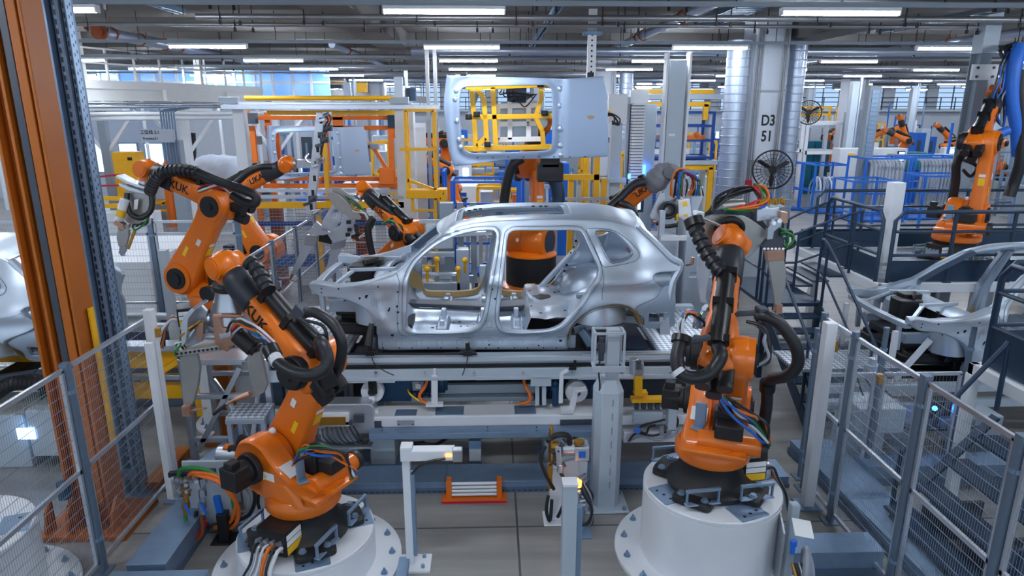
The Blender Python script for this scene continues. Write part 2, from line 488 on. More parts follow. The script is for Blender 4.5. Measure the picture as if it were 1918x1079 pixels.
# ------------------------------------------------------------------ lamps on their trunking rails
ORD = ['first', 'second', 'third', 'fourth', 'fifth', 'sixth', 'seventh', 'eighth', 'ninth', 'tenth', 'eleventh', 'twelfth', 'thirteenth', 'fourteenth', 'fifteenth']
lamp0 = None
def lamp(x, y, label):
    global lamp0
    if lamp0 is None:
        t = lamp0 = thing('ceiling_lamp', label, 'lamp', (x, y, 5.43), 'linear ceiling lamps on trunking rails')
        ob('housing', G().box((x, y, 5.485), (1.6, .13, .05)), 'white_paint', t, sm=0, bev=.01)
        ob('diffuser', G().prism(rrect(.1, .05, .02), (x-.78, y, 5.437), (0, 1, 0), (0, 0, 1), 1.56), 'lamp_glow', t)
        for s in (-1, 1): ob('end_cap', G().box((x+s*.79, y, 5.437), (.02, .11, .055)), 'white_paint', t, sm=0)
        return t
    return copy_tree(lamp0, (x, y, 5.43), label=label, group='linear ceiling lamps on trunking rails')
rows = [-2.0, 4.3, 9.45, 14.95, 19.3, 23.6, 28.3, 33.2, 38.4, 44, 50]
for ri, ry in enumerate(rows):
    xs = [-0.6 + 5.25*k for k in range(-7, 9)]
    xs = [x for x in xs if abs(x) < 7 + ry*.95] if ry > 5 else [x for x in xs if abs(x) < 12]
    rail = G().box((sum(xs)/len(xs), ry, 5.545), (xs[-1]-xs[0]+5, .07, .06))
    o = ob('trunking_rail', rail, 'mid_grey', sm=0, group='lamp trunking rails', cat='rail',
           label='grey trunking rail carrying the %s row of lamps from the front' % ORD[ri-2] if ri > 1 else 'grey trunking rail of the %s lamp row before the view' % ('rear', 'nearer')[ri])
    hr = G()
    for x in xs:
        for s in (-1.4, 1.4): hr.cyl((x+s, ry, 5.57), (x+s, ry, CEIL), .008, n=5)
    ob('hanger_rod', hr, 'rod_black', o, sm=0)
    def in_view(x):
        v = V((x, ry, 5.43)) - CAM; c = v.dot(FWD)
        return c > 0 and abs(F*v.dot(RGT)/c) < 959 + 500/max(c, 1) and ri > 1
    i = 0
    for x in xs:
        if in_view(x):
            lamp(x, ry, 'white linear lamp, %s from the left in the %s lamp row from the front' % (ORD[min(i, 14)], ORD[ri-2])); i += 1
        else: lamp(x, ry, 'white linear lamp of the %s' % ('row behind the view' if ri == 0 else 'row above the view' if ri == 1 else '%s row, beyond the %s edge of the view' % (ORD[ri-2], 'left' if x < 0 else 'right')))

# ------------------------------------------------------------------ ceiling services
def xpipe(y, z, r, x0, x1, m, label, rods=1.9, name='sprinkler_pipe', cat='pipe', box=None):
    g = G()
    if box: g.box(((x0+x1)/2, y, z), (x1-x0, box[0], box[1]))
    else: g.cyl((x0, y, z), (x1, y, z), r, n=10)
    o = ob(name, g, m, sm=40, label=label, cat=cat, group='service runs across the ceiling')
    if rods:
        h = G(); k = 0; x = x0+.4
        while x < x1:
            h.cyl((x, y-.06, z-.1), (x, y-.06, CEIL-.02), .011, n=5); h.cyl((x+.28, y+.06, z-.1), (x+.28, y+.06, CEIL-.02), .011, n=5)
            h.box((x, y-.06, z-.09), (.04, .04, .07)); h.box((x+.28, y+.06, z-.09), (.04, .04, .07))
            x += rods*(.8+.4*((k*37) % 10)/10); k += 1
        ob('hanger_rod', h, 'rod_black', o, sm=0)
    return o
xpipe(10.1, 5.66, .045, -6, 13, 'pipe', 'thin steel pipe right behind the nearest lamp row', 2.2)
xpipe(11.9, 5.66, .05, -4.8, 14, 'pipe', 'steel pipe crossing between the first two lamp rows', 1.7)
xpipe(13.0, 5.66, .035, -16, 9, 'pipe', 'slim steel pipe left and middle, second behind the nearest lamps', 2.3)
#xpipe(14.1, 5.65, .06, -18, 20, 'duct', 'steel pipe just before the second lamp row', 2.1)
#xpipe(16.6, 5.66, .05, -20, 22, 'pipe', 'steel pipe just behind the second lamp row', 1.5)
xpipe(18.0, 5.6, .11, -2, 24, 'duct', 'thick pale pipe before the third lamp row', 2.6)
xpipe(20.6, 5.62, .08, -22, 26, 'pipe', 'steel pipe behind the third lamp row', 2.4)
#xpipe(21.9, 5.58, .12, -24, 4, 'duct', 'thick pale pipe left, before the fourth lamp row', 2.6)
xpipe(25.6, 5.6, .1, -24, 30, 'pipe', 'far steel pipe behind the fourth lamp row', 3)
xpipe(30.2, 5.58, .12, -26, 34, 'pipe', 'far steel pipe behind the fifth lamp row', 3.4)
xpipe(36, 5.56, .14, -28, 40, 'duct', 'farthest thick pipe across the hall', 4)
xpipe(7.7, 6.0, .05, -9, -1.5, 'pipe', 'steel pipe at the top left edge of the view', 1.6)
def tray(a, b, w, label, name='cable_tray', m='galv', rung=.3, cover=False, group='cable trays under the ceiling'):
    a, b = V(a), V(b); x, u, t = frame_of(b-a)
    g = G()
    for s in (-1, 1): g.bar(a + x*(s*w/2), b + x*(s*w/2), .02, .1)
    o = ob(name, g, m, sm=0, cat='cable tray', label=label, group=group)
    r = G(); n = int((b-a).length/rung)
    if cover: r.bar(a - u*.045, b - u*.045, w, .012)
    else:
        for i in range(n+1):
            p = a + t*(rung*i); r.bar(p - x*(w/2) - u*.03, p + x*(w/2) - u*.03, .05, .02)
    ob('rung', r, m, o, sm=0)
    h = G(); i = 0
    while i*2.4 < (b-a).length:
        p = a + t*(2.4*i+.5)
        for s in (-1, 1): h.cyl(p + x*(s*(w/2+.03)) - u*.08, V((p.x + x.x*s*(w/2+.03), p.y + x.y*s*(w/2+.03), CEIL)), .009, n=5)
        i += 1
    ob('hanger_rod', h, 'rod_black', o, sm=0)
    return o
# runs along the depth of the hall: x, z from the picture's vanishing lines
tray((-2.75, 7.0, 5.85), (-2.75, 13.2, 5.85), .5, 'cable ladder running into the depth left of the front lamp', m='ceiling_concrete', rung=.5, cover=True)
tray((4.55, 7, 5.95), (4.55, 15, 5.95), .55, 'dark ladder tray running into the depth above the door-side lamp', m='galv_dark', rung=.22)
tray((1.1, 8, 5.8), (1.1, 24, 5.8), .08, 'narrow strut running into the depth above the roof panel', rung=1.2)
tray((-5.9, 8.5, 6.0), (-5.9, 14, 6.0), .14, 'narrow strut slanting away at the upper left', rung=1.2)
tray((8.9, 9, 5.9), (8.9, 16, 5.9), .3, 'short cable tray at the upper right corner', m='mid_grey', rung=.4)
def ypipe(x, z, r, y0, y1, label, clamps, m='duct', n=14, valve=None):
    o = ob('overhead_pipe', G().cyl((x, y0, z), (x, y1, z), r, n=n), m, cat='pipe', label=label, group='pipes running into the hall')
    for c in clamps:
        k = G().torus((x, c, z), (0, 1, 0), r+.012, .016, 16, 6)
        for s in (-1, 1): k.box((x+s*(r+.03), c, z), (.05, .03, .02))
        k.cyl((x, c, z+r), (x, c, CEIL), .01, n=5)
        ob('hanging_clamp', k, 'rust', o)
    if valve is not None:
        v = G().cyl((x, valve-.06, z), (x, valve+.02, z), r*1.35, n=18).cyl((x, valve-.1, z), (x, valve-.06, z), r*.9, n=14)
        v.cyl((x-.25, valve-.02, z+.1), (x-.05, valve-.02, z+.05), .03, n=10).cyl((x-.3, valve-.02, z+.11), (x-.25, valve-.02, z+.1), .07, n=12)
        ob('end_flange', v, 'rust', o)
PD = atZ(1250, 45, 5.87)
ypipe(PD.x, 5.87, .1, 8, 26, 'fat steel pipe with rusty clamps receding above the held roof panel', (10.2, 12.9, 13.4, 16.8, 17.3, 21))
PV = atZ(187, 60, 5.87)
ypipe(PV.x, 5.87, .13, PV.y, 26, 'fat steel pipe with a rusty end flange at the upper left', (PV.y+.5, PV.y+1.8, PV.y+4, 19.6), valve=PV.y)
ypipe(11.8, 5.84, .1, 15, 34, 'steel pipe receding at the right above the blue racks', (18, 19.4, 24, 25, 30))
ypipe(-4.2, 5.83, .09, 19, 40, 'steel pipe receding above the orange frame', (21, 24, 28))
# concrete columns with their numbers
def column(x, y, w, d, label, nums=None, ducts=(), z=CEIL, conduit=True):
    o = ob('column', G().prism(rrect(w, d, .05, 2), (x, y, 0), (1, 0, 0), (0, 1, 0), z), 'concrete_wall', sm=30, kind='structure', label=label)
    if nums:
        g = G()
        for k, s in enumerate(nums): text(g, s, (x+.05, y-d/2-.002, 3.92-.36*k), (1, 0, 0), (0, 0, 1), .34, sx=.8)
        ob('painted_number', g, 'ink', o, sm=0)
    if conduit:
        g = G()
        for s in (-.42, -.37, -.3, .3, .35, .4):
            g.cyl((x+s*w, y-d/2-.03, .2), (x+s*w, y-d/2-.03, CEIL-.8), .014, n=6)
        for zz in (1.6, 3.0, 4.6): g.box((x, y-d/2-.02, zz), (w*.9, .02, .03))
        ob('conduit', g, 'pipe', o)
    return o
column(6.42, 16.4, .82, .82, 'white concrete column numbered behind the wall fan', ('D3', '51'))
def spiral_duct(x, y, r, z0, z1, label, elbow=None):
    prof = []; z = z0
    while z < z1:
        prof += [(r, z), (r, z+.14), (r+.012, z+.15), (r+.012, z+.165), (r, z+.175)]; z += .19
    g = G().lathe((x, y, 0), (0, 0, 1), prof, 28)
    if elbow: hose(g, [(x, y, z1-.05), (x, y, z1+.3), (x+elbow*.35, y, z1+.62), (x+elbow*1.2, y, z1+.62)], r, 20)
    return ob('ventilation_duct', g, 'duct', cat='duct', label=label, group='spiral ventilation ducts')
spiral_duct(5.62, 15.9, .26, 0, 5.6, 'wide spiral air duct left of the numbered column')
spiral_duct(7.15, 16.3, .2, 0, 5.6, 'narrower spiral air duct right of the numbered column')
column(4.3, 27, .95, .9, 'white concrete column behind the held roof panel')
spiral_duct(3.55, 26.6, .3, 3.2, 5.0, 'short elbowed air duct beside the column behind the roof panel')
spiral_duct(5.2, 26.9, .27, 0, 5.4, 'far spiral air duct behind the tall grey pole')
column(17.9, 34, 1.0, .9, 'far white column with two small numbers', ('D4', '51'))
column(27.5, 38, 1.0, .9, 'far white column right of the background robots')
column(11.9, 13.7, .55, .5, 'white concrete column behind the far right robot')
column(-22.5, 42, 1.0, .9, 'far column at the left behind the gallery')
column(-6.2, 38, 1.0, .9, 'far column behind the orange frame')
column(9.8, 45, 1.0, .9, 'farthest column behind the white frames', conduit=False)
column(33, 46, 1.0, .9, 'farthest column at the right', conduit=False)
# ================================================================== the car body on the station
CY0, CYC = 7.52, 8.46          # outermost near side, centre plane
Z_ = V((0, 0, 1))
CAR = thing('car_body', 'bare silver steel car body with open doorways on the central welding station', 'car body', (0.05, CYC, 1.44))
def zoff(x, z):
    """how far the near body side lies inboard of its widest line"""
    d = interp([1.40, 1.50, 1.60, 1.64, 1.70, 1.92, 2.12, 2.20, 2.25, 2.31, 2.38, 2.46, 2.98, 3.05],
               [.055, .045, .05, .012, .0, .0, .022, .020, .004, .022, .060, .085, .30, .36], z)
    if x > .9:   # rear wing swells over the wheel arch
        d -= .03*smoothstep(.9, 1.3, x)*math.exp(-((z-2.0)/.2)**2)
        d += .012*smoothstep(.9, 1.3, x)*math.exp(-((z-2.12)/.05)**2)
    d += .20*smoothstep(1.45, 2.35, x)**2 + .10*smoothstep(-1.1, -2.1, x)
    return d
def carpt(px, py, dy=0.0):
    """pixel -> (x, z) on the near body side"""
    Y = CY0
    for _ in range(12):
        p = atY(px, py, Y+dy); Y = CY0 + zoff(p.x, p.z)
    p = atY(px, py, Y+dy)
    return (p.x, p.z)
def loop(pts, step=.03, sm=True, dy=0.0):
    q = [V((*carpt(px, py, dy), 0)) for px, py in pts]
    if sm: q = spline(q, 6, True)
    return [(p.x, p.y) for p in resample(q, step, True)]
OUT = [(579,532),(591,530),(610,534),(630,537),(662,535),(689,530),(714,522),(734,515),(744,509),(764,492),(781,477),(801,459),(820,444),(837,432),(862,424),(890,417),(928,413),(1000,410.5),(1065,410),(1125,412),(1160,417),(1185,423),(1202,436),(1224,455),(1241,472),(1255,485),(1272,492),(1281,499),(1278,505),(1263,509),(1236,511),(1226,516),(1225,522),(1230,530),(1238,540),(1238,548),(1232,557),(1208,569),(1192,577),(1190,583),(1180,576),(1161,571),(1141,571.6),(1119,577),(1097,587),(1080,601),(1069,615),(1063,631),(1062,645),(1060,656),(1000,656),(930,656),(860,656),(790,656),(716,656),(708,648),(706,620),(701,601),(689,585),(673,573),(650,563),(625,558),(598,555),(580,541)]
FD = [(762,609),(762,565),(763,537),(767,517),(778,496),(795,478),(820,459),(848,445),(876,437),(903,433),(921,432.5),(928,437),(927,453),(922,487),(915,526),(908,570),(902,598),(892,612),(876,619),(842,622),(806,622),(778,621.6),(766,617)]
RD = [(952,445),(957,436),(972,432.5),(1027,432),(1074,431.7),(1089,437),(1097,453),(1108,476),(1119,500),(1119.5,514),(1113,529),(1097,551),(1080,576),(1063,598),(1047,611),(1027,618.8),(986,621.6),(958,621),(944,617.4),(937,606),(935.5,587),(941,537),(947,487)]
QW = [(1117.6,435.3),(1147,437),(1161,446),(1174.6,459),(1184,471),(1184,477),(1172,486.6),(1150,492),(1143,489),(1133,473),(1124.6,453)]
QS = [(1099,430),(1141,430),(1166,441),(1188,461),(1198,476),(1188,490),(1136,500),(1128,496),(1113,462)]
OUTL = loop(OUT, .03, True)
FDL, RDL, QWL = loop(FD), loop(RD), loop(QW, .025)
QSL = loop(QS, .03)
def side_extra(x, z):
    e = 0
    if .7 < x < 2 and z > 2.2:      # sunk field around the quarter window
        s = pdist((x, z), QSL)
        if inside((x, z), QSL): e += .018*smoothstep(0, .03, s)
    for lp in (FDL, RDL):           # raised lip around each doorway, with a groove outside it
        s = pdist((x, z), lp)
        if s < .12: e += -.010*math.exp(-((s-.02)/.025)**2) + .008*math.exp(-((s-.075)/.012)**2)
    if x < -1.05 and z < 2.2:       # stamped pockets of the front pillar and inner wing
        for cx, cz, w, h, dd in ((-1.24, 1.98, .06, .10, .02), (-1.2, 1.7, .05, .08, -.012), (-1.05, 1.86, .03, .12, .012), (-1.34, 2.1, .05, .05, -.01), (-1.06, 1.62, .035, .04, -.014), (-1.3, 1.84, .03, .03, -.012)):
            e += dd*smoothstep(1.25, .8, max(abs(x-cx)/w, abs(z-cz)/h))
    if z < 1.63:                    # sill stampings
        for k in range(9):
            cx = -1.05+.235*k; e += .006*smoothstep(1.2, .9, max(abs(x-cx)/.07, abs(z-1.55)/.035))
    return e
_cache = {}
def _dy(x, z):
    k = (round(x, 4), round(z, 4))
    if k not in _cache: _cache[k] = zoff(x, z) + side_extra(x, z)
    return _cache[k]
for sgn, nm in ((1, 'near'), (-1, 'far')):
    def P(x, z, d, sgn=sgn):
        y = CY0 + _dy(x, z) + d
        return V((x, y if sgn > 0 else 2*CYC-y, z))
    g = G(); skin_panel(g, OUTL, [FDL, RDL, QWL], P, .042, .016, .085, flip=(sgn < 0))
    side = ob('side_panel', g, 'bodysteel', CAR, sm=48, weld=2e-4)
    # punched holes: small dark discs of the open holes in the sheet
    h = G()
    holes = [(731,580,4),(745,585,2.5),(746,635,1.8),(745,606,1.8),(745,547,1.8),(687,556,4),(674,559,2.6),(728,583,3),(744,574,2.5),(735,627,3.2),(708,537,2),(634,541,2),(645,563,1.6),(602,548,1.5),(602,541,1.5),(922,542,2),(928,560,2.6),(916,646,1.8),(916,639,1.8),(1009,647,1.8),(1050,639,3)] + [(718+27*k+3*(k % 2), 651.5, 1.5) for k in range(13)]
    for px, py, rr in holes:
        x, z = carpt(px, py); q = P(x, z, 0); r = rr*7.6/1259
        h.cyl(q + V((0, .004*sgn, 0)), q - V((0, .0015*sgn, 0)), r, n=10)
    ob('punched_hole', h, 'ink', side, sm=0, kind='stuff')
    sm_ = [inset(FDL, -.052), inset(RDL, -.05), QSL, inset(QWL, -.012)]
    for lp in sm_:
        if lp is sm_[1]: lp = [p for p in lp]
        ob('panel_seam', G().tube([P(p[0], p[1], -.0005) for p in lp], .0036, 5, closed=True), 'bodydark', side, sm=50)
    def op(pts, st=.03): return [(p.x, p.y) for p in resample(spline([V((*carpt(a, b), 0)) for a, b in pts], 5), st)]
    for pts, r in (([(1097,428),(1112,462),(1126,498),(1131,520),(1128,546),(1128,562)], .004), ([(716,631),(800,632),(900,632.5),(1000,632),(1058,630)], .004), ([(716,640),(716,654)], .003), ([(742,512),(748,530),(746,560),(744,600),(748,624),(762,630)], .0035), ([(1226,522),(1210,530),(1180,534),(1140,536)], .002), ([(1069,617),(1080,604),(1097,591),(1119,581),(1141,576),(1161,575),(1180,580)], .004)):
        ob('panel_seam', G().tube([P(p[0], p[1], -.0005) for p in op(pts)], r, 5), 'bodydark', side, sm=50)
    for x0, y0, x1, y1 in ((705,560,716,577), (696,556,701,575), (741,562,748,590), (706,596,722,626), (912,602,921,613), (928,528,934,540), (726,584,731,592), (690,548,702,552)):
        q = [(x0,y0),(x1,y0),(x1,y1),(x0,y1)]; q = [carpt(a, b) for a, b in q]
        ob('stamped_pocket', G().tube([P(a, b, -.0008) for a, b in q], .0035, 5, closed=True), 'bodysteel_dull', side, sm=50)
    for k in range(8):
        q = [carpt(a, b) for a, b in ((742+38*k,652),(742+38*k,637),(752+38*k,637),(752+38*k,652))]
        ob('stamped_pocket', G().tube([P(a, b, -.0005) for a, b in q], .0025, 5), 'bodydark', side, sm=50)
    # inner lining of the side: belt-high pillars and box sections a hand behind the skin
    g = G()
    F2 = inset(FDL, .0); 
    def P2(x, z, d, sgn=sgn):
        y = CY0 + zoff(x, z) + .085 + d
        return V((x, y if sgn > 0 else 2*CYC-y, z))
    # sill box and roof rail box
    sill = [P2(x, 1.50, 0) for x in (-1.25, 1.0)]
    g.bar(sill[0]+V((0, .06*sgn, 0)), sill[1]+V((0, .06*sgn, 0)), .12, .16)
    top = resample([V((*carpt(px, py), 0)) for px, py in ((745,512),(781,480),(820,447),(862,428),(928,417),(1000,414),(1065,414),(1125,416),(1180,424))], .1)
    g.tube([P2(p.x, p.y-.02, .02) for p in top], .045, 8)
    bp = [V((*carpt(px, py), 0)) for px, py in ((938,430),(934,480),(926,530),(920,590),(918,640))]
    g.tube([P2(p.x, p.y, .03) for p in bp], [.045, .05, .06, .08, .1], 8)
    ob('inner_reinforcement', g, 'bodysteel_dull', CAR, sm=40)
# ---- tan-primed inner sills seen through the near doorways on the far side
g = G()
low = [p for p in FDL if p[1] < 1.92]
def far(x, z, d): return V((x, 2*CYC-(CY0+zoff(x, z)+d), z))
lp = inset(FDL, .018); lo = [p for p in lp if p[1] < 1.98]
i0 = max(range(len(lp)), key=lambda i: lp[i][1]); ring = lp[i0:]+lp[:i0]
seg = [p for p in ring if p[1] < 1.95]
g.loft([[far(p[0], p[1], .095), far(p[0], p[1]-.0, .15), far(p[0], p[1]-.07, .15), far(p[0], p[1]-.07, .095)] for p in seg])
lp = inset(RDL, .018); i0 = max(range(len(lp)), key=lambda i: lp[i][1]); ring = lp[i0:]+lp[:i0]
seg = [p for p in ring if p[1] < 1.85]
g.loft([[far(p[0], p[1], .095), far(p[0], p[1], .15), far(p[0], p[1]-.07, .15), far(p[0], p[1]-.07, .095)] for p in seg])
g.prism([(-1.22, 1.78), (-.95, 1.72), (-1.02, 1.95), (-1.12, 2.02), (-1.22, 2.02)], (0, far(-1, 1.9, .16).y, 0), (1, 0, 0), (0, 0, 1), .01)
ob('inner_sill', g, 'primer_tan', CAR, sm=40, label='tan primed inner sill')
# ---- roof skin with the big sunroof opening
roofz = [carpt(px, py) for px, py in ((826,438),(842,428),(862,422),(890,416),(928,412),(1000,409.5),(1065,409.5),(1125,411.5),(1160,416),(1192,424))]
rxs = [p[0] for p in roofz]; rzs = [p[1] for p in roofz]
def roof_side(x): return CY0 + zoff(x, interp(rxs, rzs, x)) + .005
def roof_pt(x, t, d=0):
    """t = -1 near rail .. 1 far rail"""
    z = interp(rxs, rzs, x); hw = CYC - roof_side(x)
    crown = .085*smoothstep(rxs[0]-.05, rxs[2], x)
    lip = -.012*smoothstep(.93, .99, abs(t)) + .008*math.exp(-((abs(t)-.88)/.02)**2)*-1
    return V((x, CYC + t*hw, z + crown*(1-t*t) + lip - d))
hw0 = .72
xf, xr = rxs[0], rxs[-1]
rout = []
for i in range(19):
    t = -1+2*i/18; rout.append((xf - .10*(1-t*t), t*hw0))
for i in range(1, 19): rout.append((xf+(xr-xf)*i/19, hw0))
for i in range(19):
    t = 1-2*i/18; rout.append((xr + .10*(1-t*t), t*hw0))
for i in range(1, 19): rout.append((xr+(xf-xr)*i/19, -hw0))
# opening: near edge on the picture row y=410, far edge y=392
a = roofz; xo0, xo1 = -.43, .95
hole = [(p[0]+(xo0+xo1)/2 + .0, p[1]) for p in rrect(xo1-xo0, 2*.56, .07, 5)]
hole = [(p.x, p.y) for p in resample([V((*p, 0)) for p in hole], .03, True)]
def PR(u, v, d): return roof_pt(u, v/hw0, d)
rout = [(p.x, p.y) for p in resample([V((*p, 0)) for p in rout], .04, True)]
g = G(); skin_panel(g, rout, [hole], PR, .05, .012, .03)
roof = ob('roof_skin', g, 'bodysteel', CAR, sm=48, weld=2e-4)
# sunroof frame under the opening
g = G()
for s, dz in ((1, .0), (-1, .0)):
    g.loft([[PR(x, s*.56, .012), PR(x, s*.50, .05), PR(x, s*.50, .075), PR(x, s*.58, .075)] for x in [xo0+(xo1-xo0)*i/12 for i in range(13)]])
for x0, x1 in ((xo0-.05, xo0+.07), (xo1-.07, xo1+.05)):
    g.loft([[PR(x0, v, .035), PR(x1, v, .035), PR(x1, v, .07), PR(x0, v, .07)] for v in [-.5+.1*i for i in range(11)]])
fr = ob('sunroof_frame', g, 'bodysteel_dull', CAR, sm=40)
g = G()
for x in (-.3, -.22, -.15, .55, .65, .72):
    q = PR(x, .52, .05); g.box(q+V((0, -.022, 0)), (.045, .008, .018))
ob('slot', g, 'ink', fr, sm=0, kind='stuff')
g = G()
for x, w in ((-.52, .05), (.95, .07), (1.35, .06)):
    g.loft([[roof_pt(x-w, t, .05), roof_pt(x+w, t, .05), roof_pt(x+w, t, .09), roof_pt(x-w, t, .09)] for t in [-.95+.19*i for i in range(11)]])
ob('roof_bow', g, 'bodysteel_dull', CAR, sm=40)
# ---- tailgate surround
g = G()
tl = [carpt(px, py) for px, py in ((1192,425),(1224,456),(1250,482),(1270,496))]
for s in (1, -1):
    pts = []
    for x, z in tl:
        y = CY0+zoff(x, z)+.03; pts.append(V((x+.03, y if s > 0 else 2*CYC-y, z-.01)))
    pts += [V((2.16, CYC-s*.70, 2.2)), V((2.12, CYC-s*.72, 1.95)), V((2.08, CYC-s*.68, 1.75))]
    g.tube(spline(pts, 4), .05, 8)
xx = tl[0][0]
g.loft([[roof_pt(xr+.02, t, .02), roof_pt(xr+.14, t, .06), roof_pt(xr+.12, t, .12), roof_pt(xr, t, .1)] for t in [-1+.2*i for i in range(11)]])
g.loft([[V((2.02, y, 1.78)), V((2.14, y, 1.78)), V((2.16, y, 1.55)), V((2.04, y, 1.55))] for y in [CYC-.75+.15*i for i in range(11)]])
ob('tailgate_surround', g, 'bodysteel', CAR, sm=40)
# rear corner panels below the lamp pockets
for s in (1, -1):
    pl = loop([(1192,581),(1208,570),(1232,557),(1239,547),(1250,538),(1262,541),(1268,562),(1266,590),(1263,617),(1214,618),(1208,600),(1196,590)], .03)
    sq = loop([(1218,590),(1245,590),(1246,607),(1218,607)], .02, False)
    def PC(x, z, d, s=s):
        y = CY0+zoff(x, z)+.05+.04*smoothstep(1.9, 1.6, z)+d
        return V((x, y if s > 0 else 2*CYC-y, z))
    g = G(); skin_panel(g, pl, [sq], PC, .05, .01, .05, flip=s < 0)
    cp = ob('rear_corner_panel', g, 'bodysteel_dull', CAR, sm=45, weld=2e-4)
    lampp = loop([(1228,514),(1258,511),(1262,520),(1262,540),(1250,541),(1240,540),(1230,530),(1226,521)], .03)
    g = G(); skin_panel(g, lampp, [], lambda x, z, d, s=s: PC(x, z, d+.015 + .05*math.sin((z-2.2)*9)**2), .04, .008, .03, flip=s < 0)
    ob('lamp_pocket', g, 'bodysteel_dull', cp, sm=50, weld=2e-4)
    # wheel arch liner
    arc = [carpt(px, py) for px, py in ((1063,640),(1069,615),(1080,601),(1097,587),(1119,577),(1141,572),(1161,571),(1180,576),(1197,588),(1206,610))]
    g = G(); secs = []
    for d, sh in ((.03, 0), (.09, .03), (.20, .05), (.34, .05)):
        row = []
        for x, z in arc:
            cx, cz = 1.42, 1.5
            xx, zz = x+(cx-x)*sh*2.2, z+(cz-z)*sh*2.2
            y = CY0+zoff(x, z)+d; row.append(V((xx, y if s > 0 else 2*CYC-y, zz)))
        secs.append(row)
    for a, b in zip(secs, secs[1:]):
        n = len(a); g.add(a+b, [(i, i+1, n+i+1, n+i) for i in range(n-1)])
    ob('wheel_arch_liner', g, 'primer_tan' if s > 0 else 'bodysteel_dull', CAR, sm=50)
# inner wheelhouse towers and sloping rear side inside the car
for s in (1, -1):
    g = G()
    c = V((1.28, CYC+s*.60, 1.76))
    g.lathe(c, Z_, [(.36, -.02), (.35, .1), (.30, .22), (.2, .31), (.06, .345)], 24); g.sph(c+V((-.02, -s*.05, .23)), (.15, .12, .1), 14, 8)
    ob('wheelhouse', g, 'bodysteel', CAR, sm=60)
    g = G()
    if s > 0: g.bar((.55, CYC+s*.74, 1.62), (1.15, CYC+s*.70, 2.30), .05, .16, V((0, 1, 0)))
    g.bar((1.0, CYC+s*.72, 2.05), (1.85, CYC+s*.72, 2.12), .05, .10, V((0, 1, 0)))
    g.bar((1.5, CYC+s*.72, 2.1), (1.62, CYC+s*.66, 2.5), .05, .09, V((0, 1, 0)))
    q = ob('inner_side_panel', g, 'bodysteel_dull', CAR, sm=30, bev=.008)
    h = G()
    for i in range(8 if s > 0 else 0):
        p = V((.95+.03*i, CYC+s*(.66), 1.85+.085*i)); h.cyl(p, p+V((0, -s*.006, 0)), .014+.005*(i % 2), n=10)
    ob('punched_hole', h, 'ink', q, sm=0, kind='stuff')
# ---- floor pan
g = G()
def fz(x, y):
    z = 1.565 + .006*math.sin(x*18)*math.cos(y*14)
    z += .13*math.exp(-((y-CYC)/.13)**2)*smoothstep(-1.25, -1.0, x)*smoothstep(.62, .4, x)
    z += .012*smoothstep(.9, .5, abs(((x*3.1) % 1)-.5)*2)*smoothstep(.2, .3, abs(y-CYC))
    z += .22*smoothstep(.38, .46, x) + .05*smoothstep(1.0, 1.2, x)
    z += .32*smoothstep(-1.0, -1.25, x)
    return z
xs = [-1.22+.04*i for i in range(84)]; ys = [CYC-.80+.04*i for i in range(41)]
vs = [(x, y, fz(x, y)) for x in xs for y in ys]; n = len(ys)
g.add(vs, [(i*n+j, (i+1)*n+j, (i+1)*n+j+1, i*n+j+1) for i in range(len(xs)-1) for j in range(n-1)])
fl = ob('floor_pan', g, 'bodysteel', CAR, sm=60)
h = G()
for i in range(46):
    x = random.uniform(-.95, 1.0); y = random.choice((-1, 1))*random.uniform(.2, .7)+CYC
    h.cyl((x, y, fz(x, y)-.004), (x, y, fz(x, y)+.004), random.uniform(.01, .022), n=10)
h.cyl((.66, CYC+.18, fz(.66, CYC+.18)-.01), (.66, CYC+.18, fz(.66, CYC+.18)+.006), .12, n=24)
ob('punched_hole', h, 'ink', fl, sm=0, kind='stuff')
g = G()
g.bar((-1.1, CYC+.10, 1.74), (.05, CYC+.02, 1.70), .2, .05); g.bar((.0, CYC+.05, 1.70), (.42, CYC+.05, 1.72), .3, .06)
ob('tunnel_plate', g, 'dark_grey', CAR, sm=0, bev=.01)
for x, wid in ((-.62, .09), (-.12, .1), (.3, .08)):
    for s in (1, -1):
        g = G()
        secs = [[V((x+dx, CYC+s*yy, z)) for dx, z in ((-wid, 1.56), (-wid*.6, 1.65), (wid*.6, 1.65), (wid, 1.56))] for yy in (.14, .3, .5, .72)]
        g.loft(secs); g.box((x, CYC+s*.25, 1.70), (.06, .10, .12)); g.box((x, CYC+s*.6, 1.68), (.06, .06, .08))
        ob('seat_crossmember', g, 'bodysteel', CAR, sm=20, bev=.008)
# ---- front end: firewall, cowl, wing rails, strut towers, beam, engine-bay black module
g = G()
rw = []
for i in range(15):
    t = -1+2*i/14; y = CYC+t*.78; x0 = -1.18-.10*(1-t*t)
    rw.append([V((x0+.05, y, 1.56)), V((x0, y, 1.9)), V((x0+.02, y, 2.16)), V((x0-.02, y, 2.2)), V((x0-.05, y, 2.14)), V((x0-.04, y, 1.56))])
g.loft(rw)
fw = ob('firewall', g, 'bodysteel_dull', CAR, sm=40)
g = G()
rw = []
for i in range(21):
    t = -1+2*i/20; y = CYC+t*.76; x0 = -1.14-.16*(1-t*t); z = 2.24+.05*(1-t*t)
    rw.append([V((x0, y, z)), V((x0-.16, y, z-.05)), V((x0-.2, y, z-.10)), V((x0-.16, y, z-.12)), V((x0, y, z-.05))])
g.loft(rw)
ob('cowl_panel', g, 'bodysteel', CAR, sm=40)
